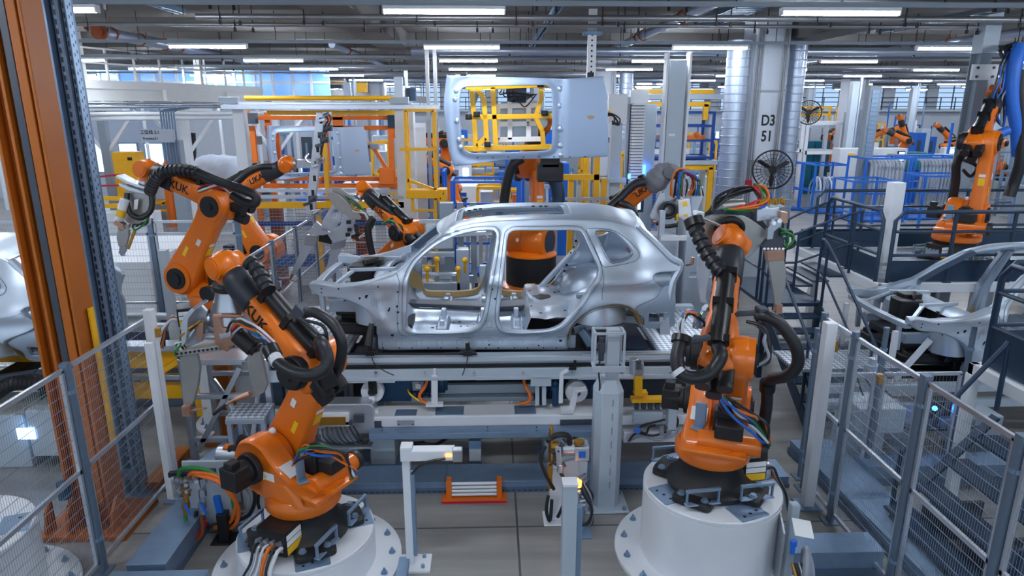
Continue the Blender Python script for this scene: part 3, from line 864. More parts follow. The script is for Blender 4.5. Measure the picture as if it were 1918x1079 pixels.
for s in (1, -1):
    # upper wing rail closing the top of the inner wing, and main rail
    g = G()
    pts = [carpt(px, py) for px, py in ((580,536),(600,536),(630,541),(662,539),(690,534),(714,526),(740,516))]
    secs = []
    for x, z in pts:
        y0 = CY0+zoff(x, z)+.01; f = lambda y: y if s > 0 else 2*CYC-y
        secs.append([V((x, f(y0), z+.012)), V((x, f(y0+.14), z+.03)), V((x, f(y0+.15), z-.07)), V((x, f(y0+.02), z-.05))])
    g.loft(secs)
    ob('wing_rail', g, 'bodysteel', CAR, sm=35)
    g = G(); c = V((-1.42, CYC+s*.56, 2.14))
    g.lathe(c, (0, 0, 1), [(.25, -.42), (.24, -.12), (.22, -.03), (.18, .0), (.09, .0), (.08, -.03)], 24, cap=False)
    g.bar((-1.5, CYC+s*.62, 2.0), (-1.15, CYC+s*.7, 2.2), .06, .2)
    st = ob('strut_tower', g, 'bodysteel', CAR, sm=40)
    g = G()
    for i in range(5): g.cyl(c+V((.13*math.cos(i*1.256), .13*math.sin(i*1.256), -.002)), c+V((.13*math.cos(i*1.256), .13*math.sin(i*1.256), .004)), .02, n=10)
    ob('punched_hole', g, 'ink', st, sm=0, kind='stuff')
    g = G(); g.bar((-2.0, CYC+s*.48, 1.88), (-1.15, CYC+s*.45, 1.86), .1, .14)
    ob('front_rail', g, 'bodysteel_dull', CAR, sm=0, bev=.012)
g = G(); q = carpt(580, 536)
g.loft([[V((q[0]-.02-.05*(1-t*t), CYC+t*.72, 2.16)), V((q[0]+.07-.05*(1-t*t), CYC+t*.72, 2.16)), V((q[0]+.07-.05*(1-t*t), CYC+t*.72, 2.09)), V((q[0]-.02-.05*(1-t*t), CYC+t*.72, 2.09))] for t in [-1+.125*i for i in range(17)]])
for s in (1, -1):
    g.bar((q[0]+.04, CYC+s*.5, 2.1), (q[0]+.06, CYC+s*.5, 1.72), .06, .05); g.bar((-1.95, CYC+s*.52, 2.12), (-1.7, CYC+s*.35, 2.3), .05, .04); g.bar((-1.75, CYC+s*.36, 2.3), (-1.2, CYC+s*.3, 2.3), .05, .04)
ob('front_panel_frame', g, 'bodysteel', CAR, sm=30, bev=.006)
g = G()
# airbox and black carriers in the engine bay
g.prism(rrect(.34, .30, .06), (-1.66, CYC+.08, 1.95), (1, 0, 0), (0, 1, 0), .32); g.prism(rrect(.28, .22, .05), (-1.55, CYC+.2, 2.2), (1, 0, 0), (0, 1, 0), .12)
g.prism(rrect(.5, .9, .05), (-1.7, CYC, 1.74), (1, 0, 0), (0, 1, 0), .1); g.box((-1.42, CYC-.1, 2.1), (.1, .5, .2))
for i in range(7): g.cyl((-1.62+.02*i, CYC-.02+.03*i, 2.28), (-1.62+.02*i, CYC+.0+.03*i, 2.34), .025, n=8)
ob('front_carrier', g, 'black', CAR, sm=30, bev=.015, label='black front module in the engine bay')
g = G()
g.prism(rrect(1.0, 1.15, .06), (-1.5, CYC, 1.55), (1, 0, 0), (0, 1, 0), .1)
for s in (1, -1):
    g.bar((-1.95, CYC+s*.5, 1.62), (-1.05, CYC+s*.52, 1.56), .12, .16); g.prism([(-.2, 0), (.2, 0), (.14, .22), (-.1, .26)], (-1.32, CYC+s*.6, 1.6), (1, 0, 0), (0, 0, 1), .16, True); g.cyl((-1.6, CYC+s*.6, 1.72), (-1.6, CYC+s*.45, 1.72), .07, n=12)
g.box((-1.75, CYC-.35, 1.72), (.28, .1, .22)); g.box((-1.2, CYC-.5, 1.52), (.3, .3, .16)); g.cyl((-1.15, CYC-.7, 1.42), (-1.15, CYC-.7, 1.66), .05, n=10)
ob('subframe', g, 'black', CAR, sm=30, bev=.012, label='black front subframe')
g = G()
# rear suspension brackets below the floor
for s in (1, -1):
    g.bar((1.08, CYC+s*.72, 1.62), (1.2, CYC+s*.8, 1.45), .07, .1); g.bar((1.2, CYC+s*.8, 1.47), (1.26, CYC+s*.83, 1.42), .09, .07)
ob('jacking_bracket', g, 'galv', CAR, sm=0, bev=.01)
g = G(); g.box((1.6, CYC, 1.66), (.9, 1.1, .05)); g.bar((1.0, CYC-.6, 1.58), (1.55, CYC-.6, 1.74), .08, .1); g.bar((1.0, CYC+.6, 1.58), (1.55, CYC+.6, 1.74), .08, .1); g.bar((1.5, CYC-.55, 1.72), (2.1, CYC-.55, 1.66), .1, .1); g.bar((1.5, CYC+.55, 1.72), (2.1, CYC+.55, 1.66), .1, .1)
ob('rear_floor', g, 'bodysteel_dull', CAR, sm=0, bev=.01)
# A-pillar inner blades and windscreen ducts
g = G()
for s in (1, -1):
    pts = [carpt(px, py) for px, py in ((744,512),(781,480),(820,447),(845,430))]
    secs = []
    for x, z in pts:
        y0 = CY0+zoff(x, z)+.06; f = lambda y: y if s > 0 else 2*CYC-y
        secs.append([V((x-.01, f(y0), z+.0)), V((x+.07, f(y0+.0), z-.05)), V((x+.07, f(y0+.09), z-.05)), V((x-.01, f(y0+.09), z+.0))])
    if s < 0: g.loft(secs)
ob('windscreen_pillar', g, 'bodydark', CAR, sm=30)  # far pillar's shadow is put into this darker steel colour
# ================================================================== robots
RG = 'six-axis robots'
def az(a): a = math.radians(a); return V((math.cos(a), math.sin(a), 0))
Z = V((0, 0, 1))
def robot(label, base, a1, t2, t3, s=1.0, base_az=None, tool=None, lod=0, cover=False, dress=True, base_r=1.0, drum=None, cables=True, mirror=False):
    """six-axis arm: returns its root and the frame of wrist, flange and forearm"""
    B = V(base); d = az(a1); n = Z.cross(d)*(-1 if mirror else 1); mi = -1 if mirror else 1; t2, t3 = math.radians(t2), math.radians(t3)
    nn = 28 if lod == 0 else (18 if lod == 1 else 10)
    R = thing('industrial_robot', label, 'robot', base, RG)
    def P(r, l, h): return B + s*(d*r + n*l + Z*h)
    A = P(.35, 0, .675)
    e = d*math.cos(t2) + Z*math.sin(t2); E = A + e*1.15*s
    t = d*math.cos(t3) + Z*math.sin(t3); u = -d*math.sin(t3) + Z*math.cos(t3); W = E + t*1.22*s
    T = V(tool).normalized() if tool is not None else t
    bm_ = .008 if lod == 0 else 0
    # --- foot
    if drum:
        g = G().lathe(B, Z, [(.385*s, 0), (.39*s, .02*s), (.39*s, .46*s), (.37*s, .48*s)], 36)
        bf = ob('base_frame', g, 'motor_black', R, sm=40)
        q = G(); dv = (CAM-B); dv.z = 0; dv.normalize(); q.bar(B+dv*(.392*s)+Z*.03*s, B+dv*(.392*s)+Z*.11*s, .13*s, .01, up=dv)
        ob('warning_label', q, 'label_yellow', bf, sm=0)
        ob('base_ring', G().lathe(B, Z, [(.48*s, -.1*s), (.48*s, 0), (.39*s, .03*s)], 36), 'orange', R, sm=30)
    else:
        ba = az(base_az if base_az is not None else a1+180); bn = Z.cross(ba)
        g = G().lathe(B, Z, [(.40*s, 0), (.41*s, .05*s), (.36*s, .09*s), (.31*s, .15*s), (.29*s, .22*s), (.30*s, .30*s)], nn)
        for k in range(4):
            q = (ba*math.cos(PI/4+k*PI/2) + bn*math.sin(PI/4+k*PI/2)); qn = Z.cross(q)
            g.loft([place(rrect(.24*s, w*s, .05*s, 3), B+q*(.40*s)+Z*(h*s), q, qn) for w, h in ((.36, 0), (.36, .045), (.28, .06))])
        bf = ob('base_frame', g, 'motor_black', R, sm=35)
        if lod == 0:
            for k in range(4):
                q = (ba*math.cos(PI/4+k*PI/2) + bn*math.sin(PI/4+k*PI/2)); qn = Z.cross(q)
                for w in (-.11, .11):
                    p = B+q*(.44*s)+qn*w*s+Z*.06*s; ob('bolt', G().cyl(p, p+Z*.025, .028, n=6).cyl(p-Z*.004, p+Z*.006, .036, n=12), 'galv', bf, sm=20)
                # lift brackets standing on the foot
                for w in (-.2, .2):
                    pass
            for k, (q, qn) in enumerate(((ba, bn), (ba, -bn), (-ba, bn), (-ba, -bn))):
                c = B + q*(.26*s) + qn*(.40*s) + Z*.05
                g = G().bar(c-q*.165, c+q*.165, .06, .015)
                g.bar(c-q*.15, c-q*.15+Z*.13, .03, .016, up=q); g.bar(c+q*.15, c+q*.15+Z*.13, .03, .016, up=q); g.bar(c-q*.165+Z*.13, c+q*.165+Z*.13, .03, .03)
                ob('lifting_bracket', g, 'galv', R, sm=0, bev=.006)
            g = G().loft([place(rrect(.30, .24, .02, 2), B+ba*(.38*s)+Z*h, bn, ba) for h in (.06, .26, .30)])
            cb = ob('connector_box', g, 'black', R, sm=30)
            g = G(); c = B+ba*(.38*s+.122)
            for i in range(4): g.cyl(c+bn*(-.1+.066*i)+Z*.2, c+bn*(-.1+.066*i)+Z*.2+ba*.03, .022, n=10)
            g.bar(c+bn*-.13+Z*.15, c+bn*.12+Z*.15, .008, .09)
            ob('socket_plate', g, 'steel', cb, sm=30)
            for sd in (1, -1):
                for z0, z1, m in ((.07, .14, 'label_yellow'), (.15, .20, 'label_white'), (.21, .26, 'label_white')):
                    g = G(); q = B+ba*(.38*s)+bn*(.152*sd); g.bar(q+Z*z0, q+Z*z1, .2, .006, up=bn); ob('warning_label', g, m, cb, sm=0)
            cols = ['rubber', 'steel', 'cable_white', 'cable_orange', 'rubber', 'cable_white']
            for i in range(6 if cables else 0):
                a = c+bn*(-.12+.048*i)+Z*.16+ba*.01
                out = [a, a+ba*.07+Z*(-.0), a+ba*(.13+.01*i)+Z*-.12, a+ba*(.19+.02*(i % 3))+Z*-.26+bn*(.02*(i-3)), V((a.x, a.y, B.z-.29))+ba*(.22+.02*i)+bn*.03*(i-3)]
                ob('supply_cable', hose(G(), out, .012+.005*(i % 2), 8, 6), cols[i], R)
    # --- carousel
    if drum:
        g = G().lathe(B+Z*.46*s, Z, [(.36*s, 0), (.40*s, .02*s), (.40*s, .04*s), (.3*s, .09*s)], 40)
        c = B+Z*.70*s+d*.05; ax = V((.86, -.5, 0)).normalized()
        g.lathe(c-ax*.33*s, ax, [(.22*s, 0), (.27*s, .03*s), (.275*s, .28*s), (.265*s, .285*s), (.265*s, .30*s), (.285*s, .305*s), (.29*s, .58*s), (.27*s, .64*s), (.2*s, .66*s)], 44)
        car = ob('carousel', g, 'orange', R, sm=30)
        ob('hub_opening', G().cyl(c+ax*.328*s, c+ax*.336*s, .185*s, n=32), 'navy', car)
        ob('white_tag', G().bar(c+V((-.22*s, -.272*s, .03)), c+V((-.22*s, -.272*s, .09)), .05, .012), 'label_white', car, sm=0)
    g = G().lathe(B+Z*.30*s, Z, [(.33*s, 0), (.345*s, .02*s), (.345*s, .10*s), (.31*s, .15*s)], nn)
    g.loft([place(rrect(a*s, b*s, .12*s, 4), P(r, l, h), d, n) for r, l, h, a, b in ((.0, 0, .42, .62, .56), (.02, .03, .52, .58, .50), (.08, .06, .60, .44, .40))])
    # cheek on the motor side carrying the second axis
    ck = [(-.30, .44), (-.28, .56), (-.05, .66), (.12, .80), (.2, .885), (.30, .93), (.40, .93), (.50, .89), (.57, .80), (.59, .68), (.56, .56), (.44, .44), (.2, .38)]
    ck = [(p.x, p.y) for p in spline([V((*p, 0)) for p in ck], 3, True)]
    g.loft([[P(cx+(r-cx)*k, l, cz+(h-cz)*k) for r, h in ck] for l, k, cx, cz in ((.04, 1, .35, .65), (.22, 1, .35, .65), (.25, .93, .35, .65))])
    g.cyl(P(.35, .25, .675), P(.35, -.04, .675), .235*s, n=nn)
    if not drum: car = ob('carousel', g, 'orange', R, sm=38)
    if lod < 2 and not drum:
        g = G(); g.loft([place(rrect(.34*s, .05*s, .02*s, 2), P(-.24+.0*k, k, .50), d, Z) for k in (-.3, .25)])
        g.cyl(P(-.24, .12, .56), P(-.24, -.42, .56), .088*s, n=nn); g.box(P(-.2, -.02, .49), (.3*s, .3*s, .1*s), M.Rotation(math.radians(a1), 3, 'Z'))
        ob('balance_tube', g, 'orange', R, sm=38)
        ob('end_cap', G().cyl(P(-.24, -.42, .56), P(-.24, -.475, .56), .098*s, n=nn), 'rubber', R)
        RT = M.Rotation(math.radians(a1), 3, 'Z')
        g = G().box(P(-.10, -.08, .70), (.17*s, .17*s, .26*s), RT); g.box(P(-.26, -.14, .70), (.19*s, .24*s, .13*s), RT).cyl(P(-.1, -.08, .83), P(-.1, -.08, .86), .06*s, n=12)
        ob('axis_motor', g, 'motor_black', R, sm=20, bev=bm_*1.5)
        g = G().bar(P(-.12, .12, .62), P(-.12, .12, .86), .1*s, .02*s, up=d); g.bar(P(-.12, .12, .62), P(-.2, .16, .62), .1*s, .02*s)
        ob('motor_bracket', g, 'galv', R, sm=0, bev=bm_)
    g = G().cyl(P(.35, .25, .675), P(.35, .31, .675), .15*s, n=nn).cyl(P(.35, .31, .675), P(.35, .52, .675), .11*s, .10*s, n=nn)
    if lod < 2:
        g.box(P(.35, .44, .675), (.2*s, .17*s, .2*s), M.Rotation(math.radians(a1), 3, 'Z')); g.box(P(.35, .46, .80), (.1*s, .1*s, .07*s), M.Rotation(math.radians(a1), 3, 'Z'))
    if not drum: ob('axis_motor', g, 'motor_black', R, sm=30, bev=bm_)
    if lod == 0 and not drum:
        g = G()
        fn = P(-.22, .252, .60)-P(-.22, 0, .60)
        lc = P(.14, .256, .60); g.bar(lc-d*.07*s, lc+d*.07*s, .004, .15*s)
        lb = ob('warning_label', g, 'label_white', car, sm=0)
        g = G(); g.bar(lc-d*.055*s+n*.003-Z*.035, lc+d*.02*s+n*.003-Z*.035, .003, .05*s); g.bar(lc+d*.03*s+n*.003+Z*.03, lc+d*.055*s+n*.003+Z*.03, .003, .03*s)
        ob('label_print', g, 'label_yellow', car, sm=0)
        # same plates on the back of the cheek, as seen from behind
        lc = P(-.02, .14, .66); q = -d*.45+Z*.9; q.normalize(); g = G(); nb = q.cross(n); w = d*.9+Z*.45; w.normalize()
        g.bar(lc-w*.06*s+q*.035*s, lc+w*.12*s+q*.035*s, .15*s, .005, up=q); ob('warning_label', g, 'label_white', car, sm=0)
        ob('white_cap', G().sph(P(.33, .0, .93), .035*s, 12, 8), 'chalk_white', car)
        for i in range(4):
            p = P(.05+.05*i, .257, .45+.03*(i % 2)); ob('bolt', G().cyl(p-n*.01, p+n*.012, .016, n=8), 'orange', car)
    # --- link arm on the other side
    lo = -.165
    f = n.cross(e)
    secs = []
    for a, w, th in ((-.225, .05, .14), (-.20, .13, .18), (-.14, .19, .20), (-.05, .228, .21), (.05, .232, .21), (.16, .225, .21), (.3, .205, .205), (.5, .186, .20), (.7, .172, .19), (.88, .168, .19), (1.0, .175, .20), (1.1, .186, .21), (1.18, .186, .21), (1.26, .15, .20), (1.31, .09, .18), (1.33, .04, .14)):
        secs.append(place(rrect(2*w*s, th*s, .05*s, 4), A + e*(a*s) + n*(lo*s), f, n))
    g = G().loft(secs)
    g.cyl(A+n*(-.02*s), A+n*(-.30*s), .2*s, n=nn); g.cyl(E+n*(-.02*s), E+n*(-.29*s), .178*s, n=nn)
    la = ob('link_arm', g, 'orange', R, sm=44)
    g = G().cyl(E+n*(-.288*s), E+n*(-.31*s), .13*s, n=nn).cyl(E+n*(-.31*s), E+n*(-.325*s), .05*s, n=12).cyl(A+n*(-.298*s), A+n*(-.32*s), .14*s, n=nn).cyl(A+n*(-.32*s), A+n*(-.34*s), .08*s, n=12)
    ob('hub_cover', g, 'motor_black', la)
    if lod < 2:
        for sd in (1, -1):
            for a, w, h, m in ((.62, .055, .09, 'label_white'), (.40, .05, .14, 'label_yellow')):
                g = G(); c = A + e*(a*s) + n*((lo+sd*.1015)*s if a > .5 else (lo+sd*.104)*s) + f*((.05 if a > .5 else -.06)*s)
                g.bar(c-e*(h*s/2), c+e*(h*s/2), .004, w*s, up=f); ob('warning_label', g, m, la, sm=0)
        for sd in (1, -1):
            g = G(); c = A + e*(.55*s) + f*(sd*.184*s) + n*(lo-.01)*s; g.bar(c-e*.06*s, c+e*.06*s, .09*s, .005, up=f); ob('warning_label', g, 'label_yellow', la, sm=0)
            g = G(); c = A + e*(.65*s) + f*(sd*.178*s) + n*(lo-.01)*s; g.bar(c-e*.022*s, c+e*.022*s, .09*s, .005, up=f); ob('warning_label', g, 'label_white', la, sm=0)
    g = G().cyl(E+n*.12*s, E+n*.21*s, .15*s, n=nn).cyl(E+n*.21*s, E+n*.25*s, .13*s, n=nn).cyl(E+n*.25*s, E+n*.27*s, .05*s, n=12)
    ob('axis_motor', g, 'motor_black', R, sm=30, bev=bm_)
    # --- forearm
    def FA(a, x=0, y=0): return E + s*(t*a + n*x + u*y)
    ss = [(-.20, .24, .24, .08), (-.17, .30, .30, .09), (-.05, .33, .33, .1), (.10, .33, .33, .1), (.22, .30, .31, .1), (.36, .25, .27, .09), (.48, .235, .25, .085), (.80, .225, .24, .085)]
    g = G().loft([place(rrect(w*s, h*s, r*s, 4), FA(a), n, u) for a, w, h, r in ss])
    fa = ob('forearm', g, 'orange', R, sm=44)
    g = G().loft([place(rrect(w*s, h*s, r*s, 5), FA(a), n, u) for a, w, h, r in ((.76, .245, .26, .1), (.78, .262, .276, .11), (1.02, .262, .276, .12), (1.09, .245, .25, .12), (1.11, .2, .2, .099))])
    ob('forearm_sleeve', g, 'anthracite' if not cover else 'grey_cover', R, sm=44)
    if lod < 2:
        g = G()
        for sd in (1, -1): text(g, 'KUKA', FA(.575, sd*.1145, .0), t*(-sd*mi), u, .145*s, .004)
        ob('lettering', g, 'ink', fa, sm=0)
    for x, y in (((.085, .05), (-.085, .05), (0, -.09)) if lod < 2 else ((0, 0),)):
        g = G().loft([place(rrect(.125*s, .125*s, .03*s, 2), FA(a, x, y), n, u) for a in (-.15, -.30)])
        g.loft([place(rrect(.13*s, .13*s, .05*s, 3), FA(a, x, y), n, u) for a in (-.30, -.325, -.34)])
        ob('axis_motor', g, 'motor_black', R, sm=30)
    # --- wrist
    wa = t.cross(T)
    if wa.length < .15: wa = n.copy()
    wa.normalize()
    g = G().cyl(FA(1.10), FA(1.16), .10*s, .10*s, n=nn)
    g.loft([place(rrect(.2*s, h*s, .06*s, 3), FA(a), wa, wa.cross(t)) for a, h in ((1.13, .19), (1.2, .22), (1.27, .2), (1.3, .12))])
    g.sph(W, (.14*s, .14*s, .14*s), nn, max(8, nn//2))
    g.cyl(W-wa*.145*s, W+wa*.145*s, .105*s, n=nn)
    g.cyl(W, W+T*.15*s, .105*s, .095*s, n=nn)
    wr = ob('wrist', g, 'orange' if not cover else 'grey_cover', R, sm=40)
    if lod == 0:
        g = G().cyl(W+wa*.145*s, W+wa*.155*s, .085*s, n=20).cyl(W-wa*.145*s, W-wa*.155*s, .085*s, n=20)
        ob('hub_cover', g, 'orange' if not cover else 'grey_cover', wr)
        for k in range(6): ob('vent_slot', G().bar(W+wa*(.02-.012*k)*s+T*(-.14*s), W+wa*(.02-.012*k)*s+T*(-.1415*s), .006, .03), 'ink', wr, sm=0)
    g = G().cyl(W+T*.15*s, W+T*.19*s, .085*s, n=nn); ob('tool_flange', g, 'steel', R)
    if dress:
        g = G(); g.tube([FA(.74, 0, .19), FA(-.02, 0, .20)], .076*s, 14)
        dh = ob('dress_tube', g, 'black', R, sm=40)
        g = G()
        for a in (.70, .38, .02):
            g.box(FA(a, 0, .15), (.001, .001, .001)); g.bar(FA(a-.03, 0, .19), FA(a+.03, 0, .19), .17*s, .15*s, up=u)
        if lod < 2: ob('hose_clamp', g, 'black', dh, sm=0, bev=bm_)
    return dict(root=R, A=A, E=E, W=W, t=t, u=u, n=n, d=d, T=T, e=e, f=f, FA=FA, tip=W+T*.19*s, s=s, fl=fa)
# --- pedestals
def pedestal(label, x, y, h, r, rf=None, group='white steel robot pedestals'):
    rf = rf or r*1.39
    t = thing('robot_pedestal', label, 'pedestal', (x, y, 0), group)
    o = V((x, y, 0))
    ob('barrel', G().lathe(o, Z, [(r, .02), (r, h-.05), (r-.012, h-.045), (r-.012, h-.035), (r, h-.03), (r, h-.008), (r-.01, h)], 64), 'white_paint', t, sm=30)
    ob('floor_flange', G().lathe(o, Z, [(rf, 0), (rf, .035), (rf-.008, .04), (r*.9, .04)], 64), 'white_paint', t, sm=30)
    for k in range(16):
        a = k*2*PI/16+.1; p = o+V((math.cos(a), math.sin(a), 0))*(rf-.09)+Z*.04
        ob('anchor_bolt', G().cyl(p, p+Z*.008, .034, n=14).cyl(p+Z*.008, p+Z*.032, .022, n=6).cyl(p+Z*.032, p+Z*.055, .011, n=8), 'galv', t, sm=25)
    for k in range(4):
        a = k*PI/2+.35; q = V((math.cos(a), math.sin(a), 0)); qn = Z.cross(q)
        c = o+q*(r*.78)+Z*h
        pl = ob('seat_plate', G().loft([place(rrect(.24, .3, .01, 1), c+Z*zz, q, qn) for zz in (0, .006)]), 'galv', t, sm=0)
        h_ = G()
        for i in range(3): h_.cyl(c+qn*(-.08+.08*i)+q*(.06-.02*i)+Z*.006, c+qn*(-.08+.08*i)+q*(.06-.02*i)+Z*.008, .014, n=10)
        ob('bolt_hole', h_, 'ink', pl, sm=0, kind='stuff')
    return t
pedestal('white barrel pedestal at the lower left centre under the robot with the copper jaw plates', -1.78, 5.62, .37, .63)
pedestal('tall white barrel pedestal at the lower right under the robot with the tall blade gun', 2.08, 5.66, .76, .64)
pedestal('white barrel pedestal behind the left mesh fence at the picture edge', -4.62, 5.05, .75, .64)
R1 = robot('orange robot on the low left barrel, leaning left with a copper-jawed welding gun', (-1.78, 5.62, .381), 150, 119, 41, 1.0, 250, tool=(-.05, .12, -1))
R2 = robot('orange robot on the tall right barrel, seen from behind beside the car tail', (2.06, 5.67, .771), 68, 136.5, 40.6, 1.0, 8, tool=(.15, .85, .45))
pedestal('white pedestal under the orange robot in the cell left of the car', -3.65, 8.71, 1.40, .36, .46)
R3 = robot('orange robot left of the car, its ball wrist holding a hooked gun downwards', (-3.65, 8.71, 1.42), 161.6, 123.7, 19, 1.0, 200, tool=(-.25, -.05, -1), mirror=True)
pedestal('white pedestal under the robot holding the tall tool pole', -4.46, 12.24, 1.03, .5, .6)
R4 = robot('orange robot behind the left pair, pointing right and holding a tall grey pole', (-4.46, 12.24, 1.05), 347, 118.6, 26, 1.0, 200, tool=(1, -.05, .05), lod=0)
pedestal('white pedestal beyond the car nose', -1.85, 11.6, .76, .5, .6)
R5 = robot('orange robot beyond the car nose, bright ball wrist above a grey bladed gun', (-1.85, 11.6, .78), 137, 139, 30, 1.0, 240, tool=(-.55, -.45, -.7), lod=0)
pedestal('white pedestal behind the car under the robot lifting the roof panel', .70, 11.8, 1.01, .62, .75)
R6 = robot('large orange robot on a black drum behind the car, lifting the roof panel', (.70, 11.8, 1.13), 98, 85.4, 147.4, 1.15, tool=(0, -1, .12), drum=True, dress=False)
pedestal('white pedestal behind the car tail', 2.41, 12.2, .67, .5, .6)
R7 = robot('robot behind the car tail with a grey cover over its wrist', (2.41, 12.2, .69), 325, 113, 36.7, 1.0, 200, tool=(.75, -.45, -.25), cover=True)
R8 = robot('orange robot on the railed platform at the far right, draped in blue hoses', (8.3, 11.6, 1.60), 44, 92.5, 38, 1.12, 200, tool=(.1, -.3, .9), cables=False)
# ================================================================== guns, grippers and hose packs
def px(pts, Y): return [atY(a, b, Y) for a, b in pts]
def plate(name, pts, Y, th, m, parent, holes=(), bev=.004, label=None):
    """cut steel plate standing across the view at its own depth Y, th thick"""
    g = G(); q = [(p.x, p.z) for p in px(pts, Y)]
    if holes:
        def PP(x, z, d): return V((x, Y+d, z))
        q = [(p.x, p.y) for p in resample([V((*a, 0)) for a in q], .025, True)]
        hh = [[(p.x, p.y) for p in resample([V((r.x, r.z, 0)) for r in px(h, Y)], .02, True)] for h in holes]
        skin_panel(g, q, hh, PP, .05, .003, th)
        return ob(name, g, m, parent, sm=35, weld=1e-4, label=label)
    g.prism(q, (0, Y, 0), (1, 0, 0), (0, 0, 1), -th)
    return ob(name, g, m, parent, sm=0, bev=bev, label=label)
def rope(name, pts, r, m, parent, rib=0, n=8, label=None, sp=8, pitch=.03):
    """pts: (px, py, Y) triples"""
    q = [atY(*p) for p in pts]
    if 'cable' in name and name not in ('cable_loop', 'lower_cable'):       # loose cables do not run side by side
        for i in range(1, len(q)-1): q[i] = q[i] + V((JR.gauss(0, .016), JR.gauss(0, .02), JR.gauss(0, .016)))
    g = hose(G(), q, r, n, sp, rib, pitch)
    return ob(name, g, m, parent, sm=45, label=label)
JR = random.Random(5)
def ringhose(name, pts, r, m, parent, gap=.09, k=1.35):
    q = resample(spline([atY(*p) for p in pts], 8), .012); g = G(); rr = []
    w = max(2, int(gap/.012))
    for i in range(len(q)): rr.append(r*(k if (i % w) < w*.45 else 1))
    g.tube(q, rr, 14)
    return ob(name, g, m, parent, sm=50)
# ---------------- gun of the left front robot
W = R1['W']; Y = W.y
T1 = thing('welding_gun', 'stainless and copper welding gun under the wrist of the left front robot', 'welding gun', (W.x, W.y, W.z-.9), 'robot tools')
t = R1['T']
ob('adapter_bell', G().lathe(R1['tip'], t, [(.10, 0), (.13, .01), (.13, .04), (.115, .05), (.125, .10), (.15, .18), (.18, .26), (.20, .34), (.19, .36)], 32), 'steel', T1, sm=30)
ob('bell_collar', G().lathe(R1['tip'], t, [(.132, -.02), (.14, -.01), (.14, .03), (.132, .04)], 32), 'motor_black', T1, sm=30)
for dy, m in ((-.16, 'copper'), (.14, 'steel_plate')):
    plate('bracket_plate', [(398,588),(454,590),(450,632),(440,648),(430,650),(426,660),(414,654),(402,642)], Y+dy, .03, m, T1, holes=[[(412,596),(441,596),(433,614),(416,614)]])
plate('bracket_plate', [(352,600),(362,578),(376,572),(388,584),(384,610),(378,640),(350,652),(346,630)], Y-.05, .04, 'steel', T1)
plate('bracket_plate', [(366,606),(381,602),(380,634),(368,640)], Y-.10, .05, 'copper', T1)
g = G()
for a, b in (((382,592,Y),(402,604,Y)), ((380,606,Y+.1),(404,618,Y+.1)), ((378,628,Y),(404,630,Y))): g.cyl(atY(*a), atY(*b), .035, n=12)
ob('drive_cylinder', g, 'alu', T1)
g = G().bar(atY(338,656,Y), atY(452,640,Y), .22, .05)
ob('base_beam', g, 'steel_plate', T1, sm=0, bev=.006)
g = G()
for i in range(14):
    c = atY(342+8*i, 655-1.1*i, Y)+V((0, -.112, 0)); g.cyl(c, c+V((0, -.004, 0)), .012, n=8)
ob('bolt_hole', g, 'ink', T1, sm=0, kind='stuff')
ob('transformer', G().cyl(atY(446,626,Y-.1), atY(476,652,Y-.14), .085, n=18).cyl(atY(476,652,Y-.14), atY(480,655,Y-.145), .07, n=18), 'motor_black', T1)
plate('gun_shield', [(338,612),(344,592),(358,578),(366,580),(352,598),(348,640),(340,650)], Y-.2, .3, 'alu', T1)
plate('lower_jaw', [(336,660),(368,662),(374,690),(370,725),(362,752),(350,772),(342,748),(338,700)], Y+.05, .05, 'steel_plate', T1)
plate('upper_jaw', [(464,664),(487,658),(496,700),(500,722),(494,736),(476,744),(462,746),(474,728),(466,700)], Y-.15, .06, 'steel_plate', T1)
g = G().cyl(atY(352,770,Y+.02), atY(386,764,Y-.02), .012, .010, n=10).box(atY(351,768,Y+.02), (.07, .08, .1)); ob('electrode', g, 'copper', T1)
g = G().cyl(atY(468,738,Y-.18), atY(440,748,Y-.2), .03, .022, n=12).cyl(atY(440,748,Y-.2), atY(424,757,Y-.2), .012, n=8); ob('electrode', g, 'copper', T1)
ob('electrode_shank', G().cyl(atY(424,757,Y-.2), atY(400,776,Y-.2), .016, n=10), 'motor_black', T1)
plate('window_catch', [(410,626),(432,621),(432,631),(412,636)], Y-.19, .03, 'foil', T1)
cc = ['rubber', 'cable_blue', 'green', 'cable_white', 'cable_orange', 'red', 'rubber', 'cable_white']
for i, c in enumerate(cc):
    rope('cable', [(512+i*.8,652-i*1.2,Y-.45), (496-i,640-3*i,Y-.42), (478-2*i,622-2.2*i,Y-.32), (456-3*i,612-i,Y-.22), (446-4*i,622+2*i,Y-.14)], .011, c, T1)
for i, c in enumerate(['green', 'green', 'cable_white', 'rubber', 'brass']):
    rope('cable', [(352+6*i,632-8*i,Y-.1), (338+3*i,640-4*i,Y-.14), (328+3*i,656-3*i,Y-.1), (336+4*i,672-4*i,Y)], .010, c, T1)
g = G()
for i in range(9): g.box(atY(368+random.uniform(0, 40), 580+random.uniform(0, 36), Y+.1), (.06, .06, .05))
ob('valve_block', g, 'steel', T1, sm=0, bev=.005, kind='stuff')
